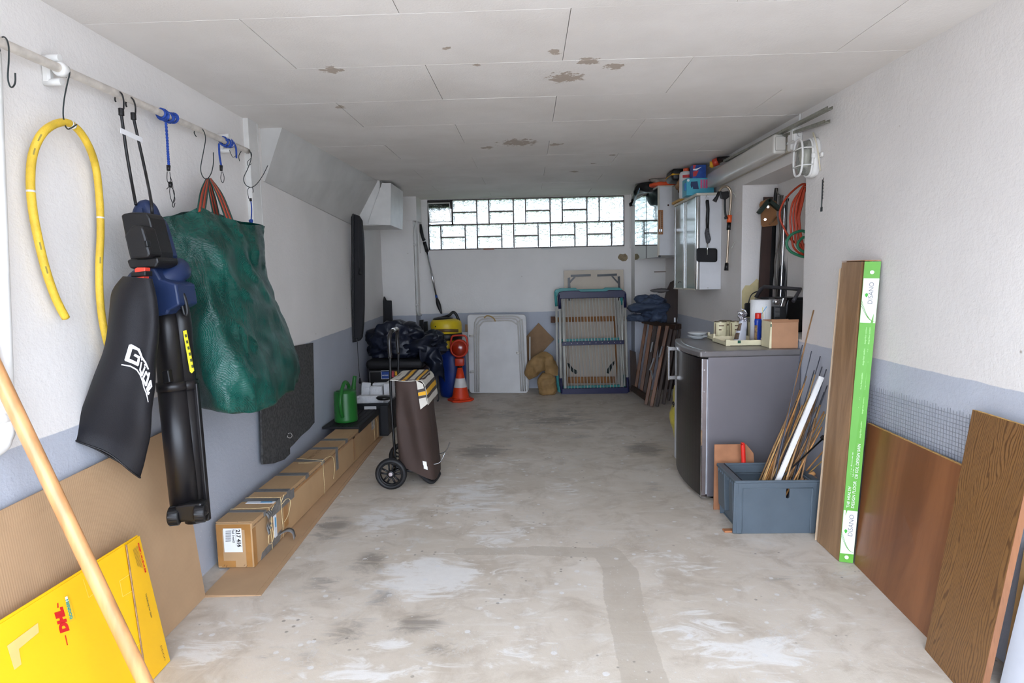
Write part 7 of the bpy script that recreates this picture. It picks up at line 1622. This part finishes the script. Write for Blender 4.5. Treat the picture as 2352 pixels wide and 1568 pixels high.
for t0 in (.42, .5, .58, .66, .73): 
    for s in (.45, .68): ntext('design floor comfort', s, t0, t0+.055, m_lgtxt)
for t0, sg_ in ((.105, 1), (.89, 1)): 
    c = onN(.28, t0, .0032); T = frame(c, onN(1, t0)-onN(0, t0), onN(0, t0+.1)-onN(0, t0)); obj('leaf_logo', MB().prism([(.0065*math.cos(a)*(1 if math.sin(a) > -.3 else .7), .009*math.sin(a)) for a in [k*PI/8 for k in range(16)]], 0, .0004, T), M('leaf_green', (60, 170, 50), .5, var=0), lp)
for t0 in (.018, .965):
    c = onN(.5, t0, .0032); T = frame(c, onN(1, t0)-onN(0, t0), onN(0, t0+.1)-onN(0, t0)); obj('round_mark', MB().prism([(.0085*math.cos(k*PI/8), .0085*math.sin(k*PI/8)) for k in range(16)], 0, .0004, T), m_lwhite, lp)
for t0 in (.032, .8):
    for k in range(3):
        pts = [onN(.02+.05*k+.3*f*f+.6*max(0, .4-.4*f)*0, t0+.055*(1-f)+.006*k, .0014) for f in [i/8 for i in range(9)]]; pts = [onN(.03+.9*f, t0+.004+(.05+.008*k)*(1-f)**2, .003) for f in [i/8 for i in range(9)]]
        obj('curved_stripe', MB().tube(pts, .0008, 4), m_lgreen, lp)
obj('carton_top', MB().hull4([TL+Vector((0, .002, .004)), TF+Vector((0, 0, .004)), TR+Vector((0, 0, .004)), TL+Vector((.055, 0, .004))], (0, 0, .003)), m_kraft, lp)
# ---- wire mesh on the wall
mb = MB(); xm = XR-.006; y0_, y1_, zm0, zm1 = 2.07, 2.83, .42, .795; st = .0165; rw = .0008
k = y0_
while k < y1_: mb.tube([(xm, k, zm0), (xm-.002, k, zm1-.006+.012*random.random())], rw, 4, caps=False); k += st
k = zm0
while k < zm1-.012: mb.tube([(xm-.0008, y0_, k+.02*(1-.0)*0), (xm-.0008, y1_, k-.015)], rw, 4, caps=False); k += st
tag(obj('wire_mesh', mb, M('galvanised_wire', (132, 134, 142), .4, .5, var=.05)), 'fine galvanised wire mesh standing against the right wall', 'wire mesh')
# ---- boards leaning on the right wall
m_cherry = wood_mat('cherry_veneer', (112, 70, 42), (142, 92, 58), .55, .6, stretch=(10, 10, .35), fine=.15, rough=.32); m_chip = M('raw_chipboard_edge', (206, 162, 96), .9, var=.25, vs=80, bump=.5, bs=120)
cbd = thing('chipboard_panel', 'reddish brown veneered chipboard panel leaning below the wire mesh', 'board', (1.42, 2.35, 0))
pb0, pb1, pt1, pt0 = Vector((1.444, 2.67, .001)), Vector((1.392, 1.95, .001)), Vector((1.512, 1.99, .62)), Vector((1.53, 2.765, .625))
nC = (pb1-pb0).cross(pt0-pb0).normalized(); nC = nC if nC.x > 0 else -nC
obj('panel', MB().hull4([pb0, pb1, pt1, pt0], nC*.016), m_cherry, cbd)
obj('raw_edge', MB().hull4([pt0+nC*.0005, pt1+nC*.0005, pt1+nC*.0155, pt0+nC*.0155], (0, 0, .0015)), m_chip, cbd)
def oak_mat():
    t = NT('dark_oak_veneer'); v = t.objc(); m = t.mapp(v, (9, 9, 1.1)); xyz = t.sep(v)
    wn_ = t.noise(t.mapp(v, (1.5, 5, 1.2)), 1.3, 3, .5, .4)
    ph = t.math('ADD', t.math('MULTIPLY', xyz[1], 250), t.math('MULTIPLY', wn_, 42))
    rings = t.math('SINE', t.math('MULTIPLY', ph, 2.6)); n2 = t.noise(t.mapp(v, (60, 60, 4)), 3, 4, .7)
    b = t.mix(t.ramp(rings, .2, .95), lin(132, 94, 54), lin(98, 66, 36)); b = t.mix(t.math('MULTIPLY', t.ramp(n2, .5, .7), .5), b, lin(80, 54, 30))
    t.col(b); t.rough(.38); t.bump(n2, .05, .003); return t.m
ob = thing('oak_board', 'dark oak veneered board leaning in front of the chipboard panel', 'board', (1.33, 1.87, 0))
o0, o1, o2, o3 = Vector((1.352, 2.036, .001)), Vector((1.312, 1.735, .001)), Vector((1.49, 1.80, .835)), Vector((1.515, 2.10, .83))
nO = (o1-o0).cross(o3-o0).normalized(); nO = nO if nO.x > 0 else -nO
obj('panel', MB().hull4([o0, o1, o2, o3], nO*.019), oak_mat(), ob)
obj('edge_band', MB().hull4([o1+nO*.0002, o1+nO*.0188, o2+nO*.0188, o2+nO*.0002], (o1-o0).normalized()*.0012), wood_mat('reddish_edge_band', (120, 78, 50), (146, 98, 66), .8, .5), ob)
obj('edge_band', MB().hull4([o3+nO*.0002, o2+nO*.0002, o2+nO*.0188, o3+nO*.0188], (0, 0, .0012)), m_chip, ob)
tag(obj('white_board', MB().hull4([(1.452, 1.835, .001), (1.452, 1.25, .001), (1.515, 1.25, .42), (1.512, 1.835, .363)], (.012, 0, .001)), M('white_melamine', (222, 224, 230), .4, var=.03)), 'white melamine board leaning at the right picture edge', 'board')
tag(obj('pine_board', MB().hull4([(1.482, 1.865, .001), (1.482, 1.25, .001), (1.548, 1.25, .5), (1.54, 1.88, .447)], (.012, 0, .001)), M('pale_pine_board', (190, 150, 100), .5, var=.12, vs=9)), 'pale pine board behind the white melamine board', 'board')
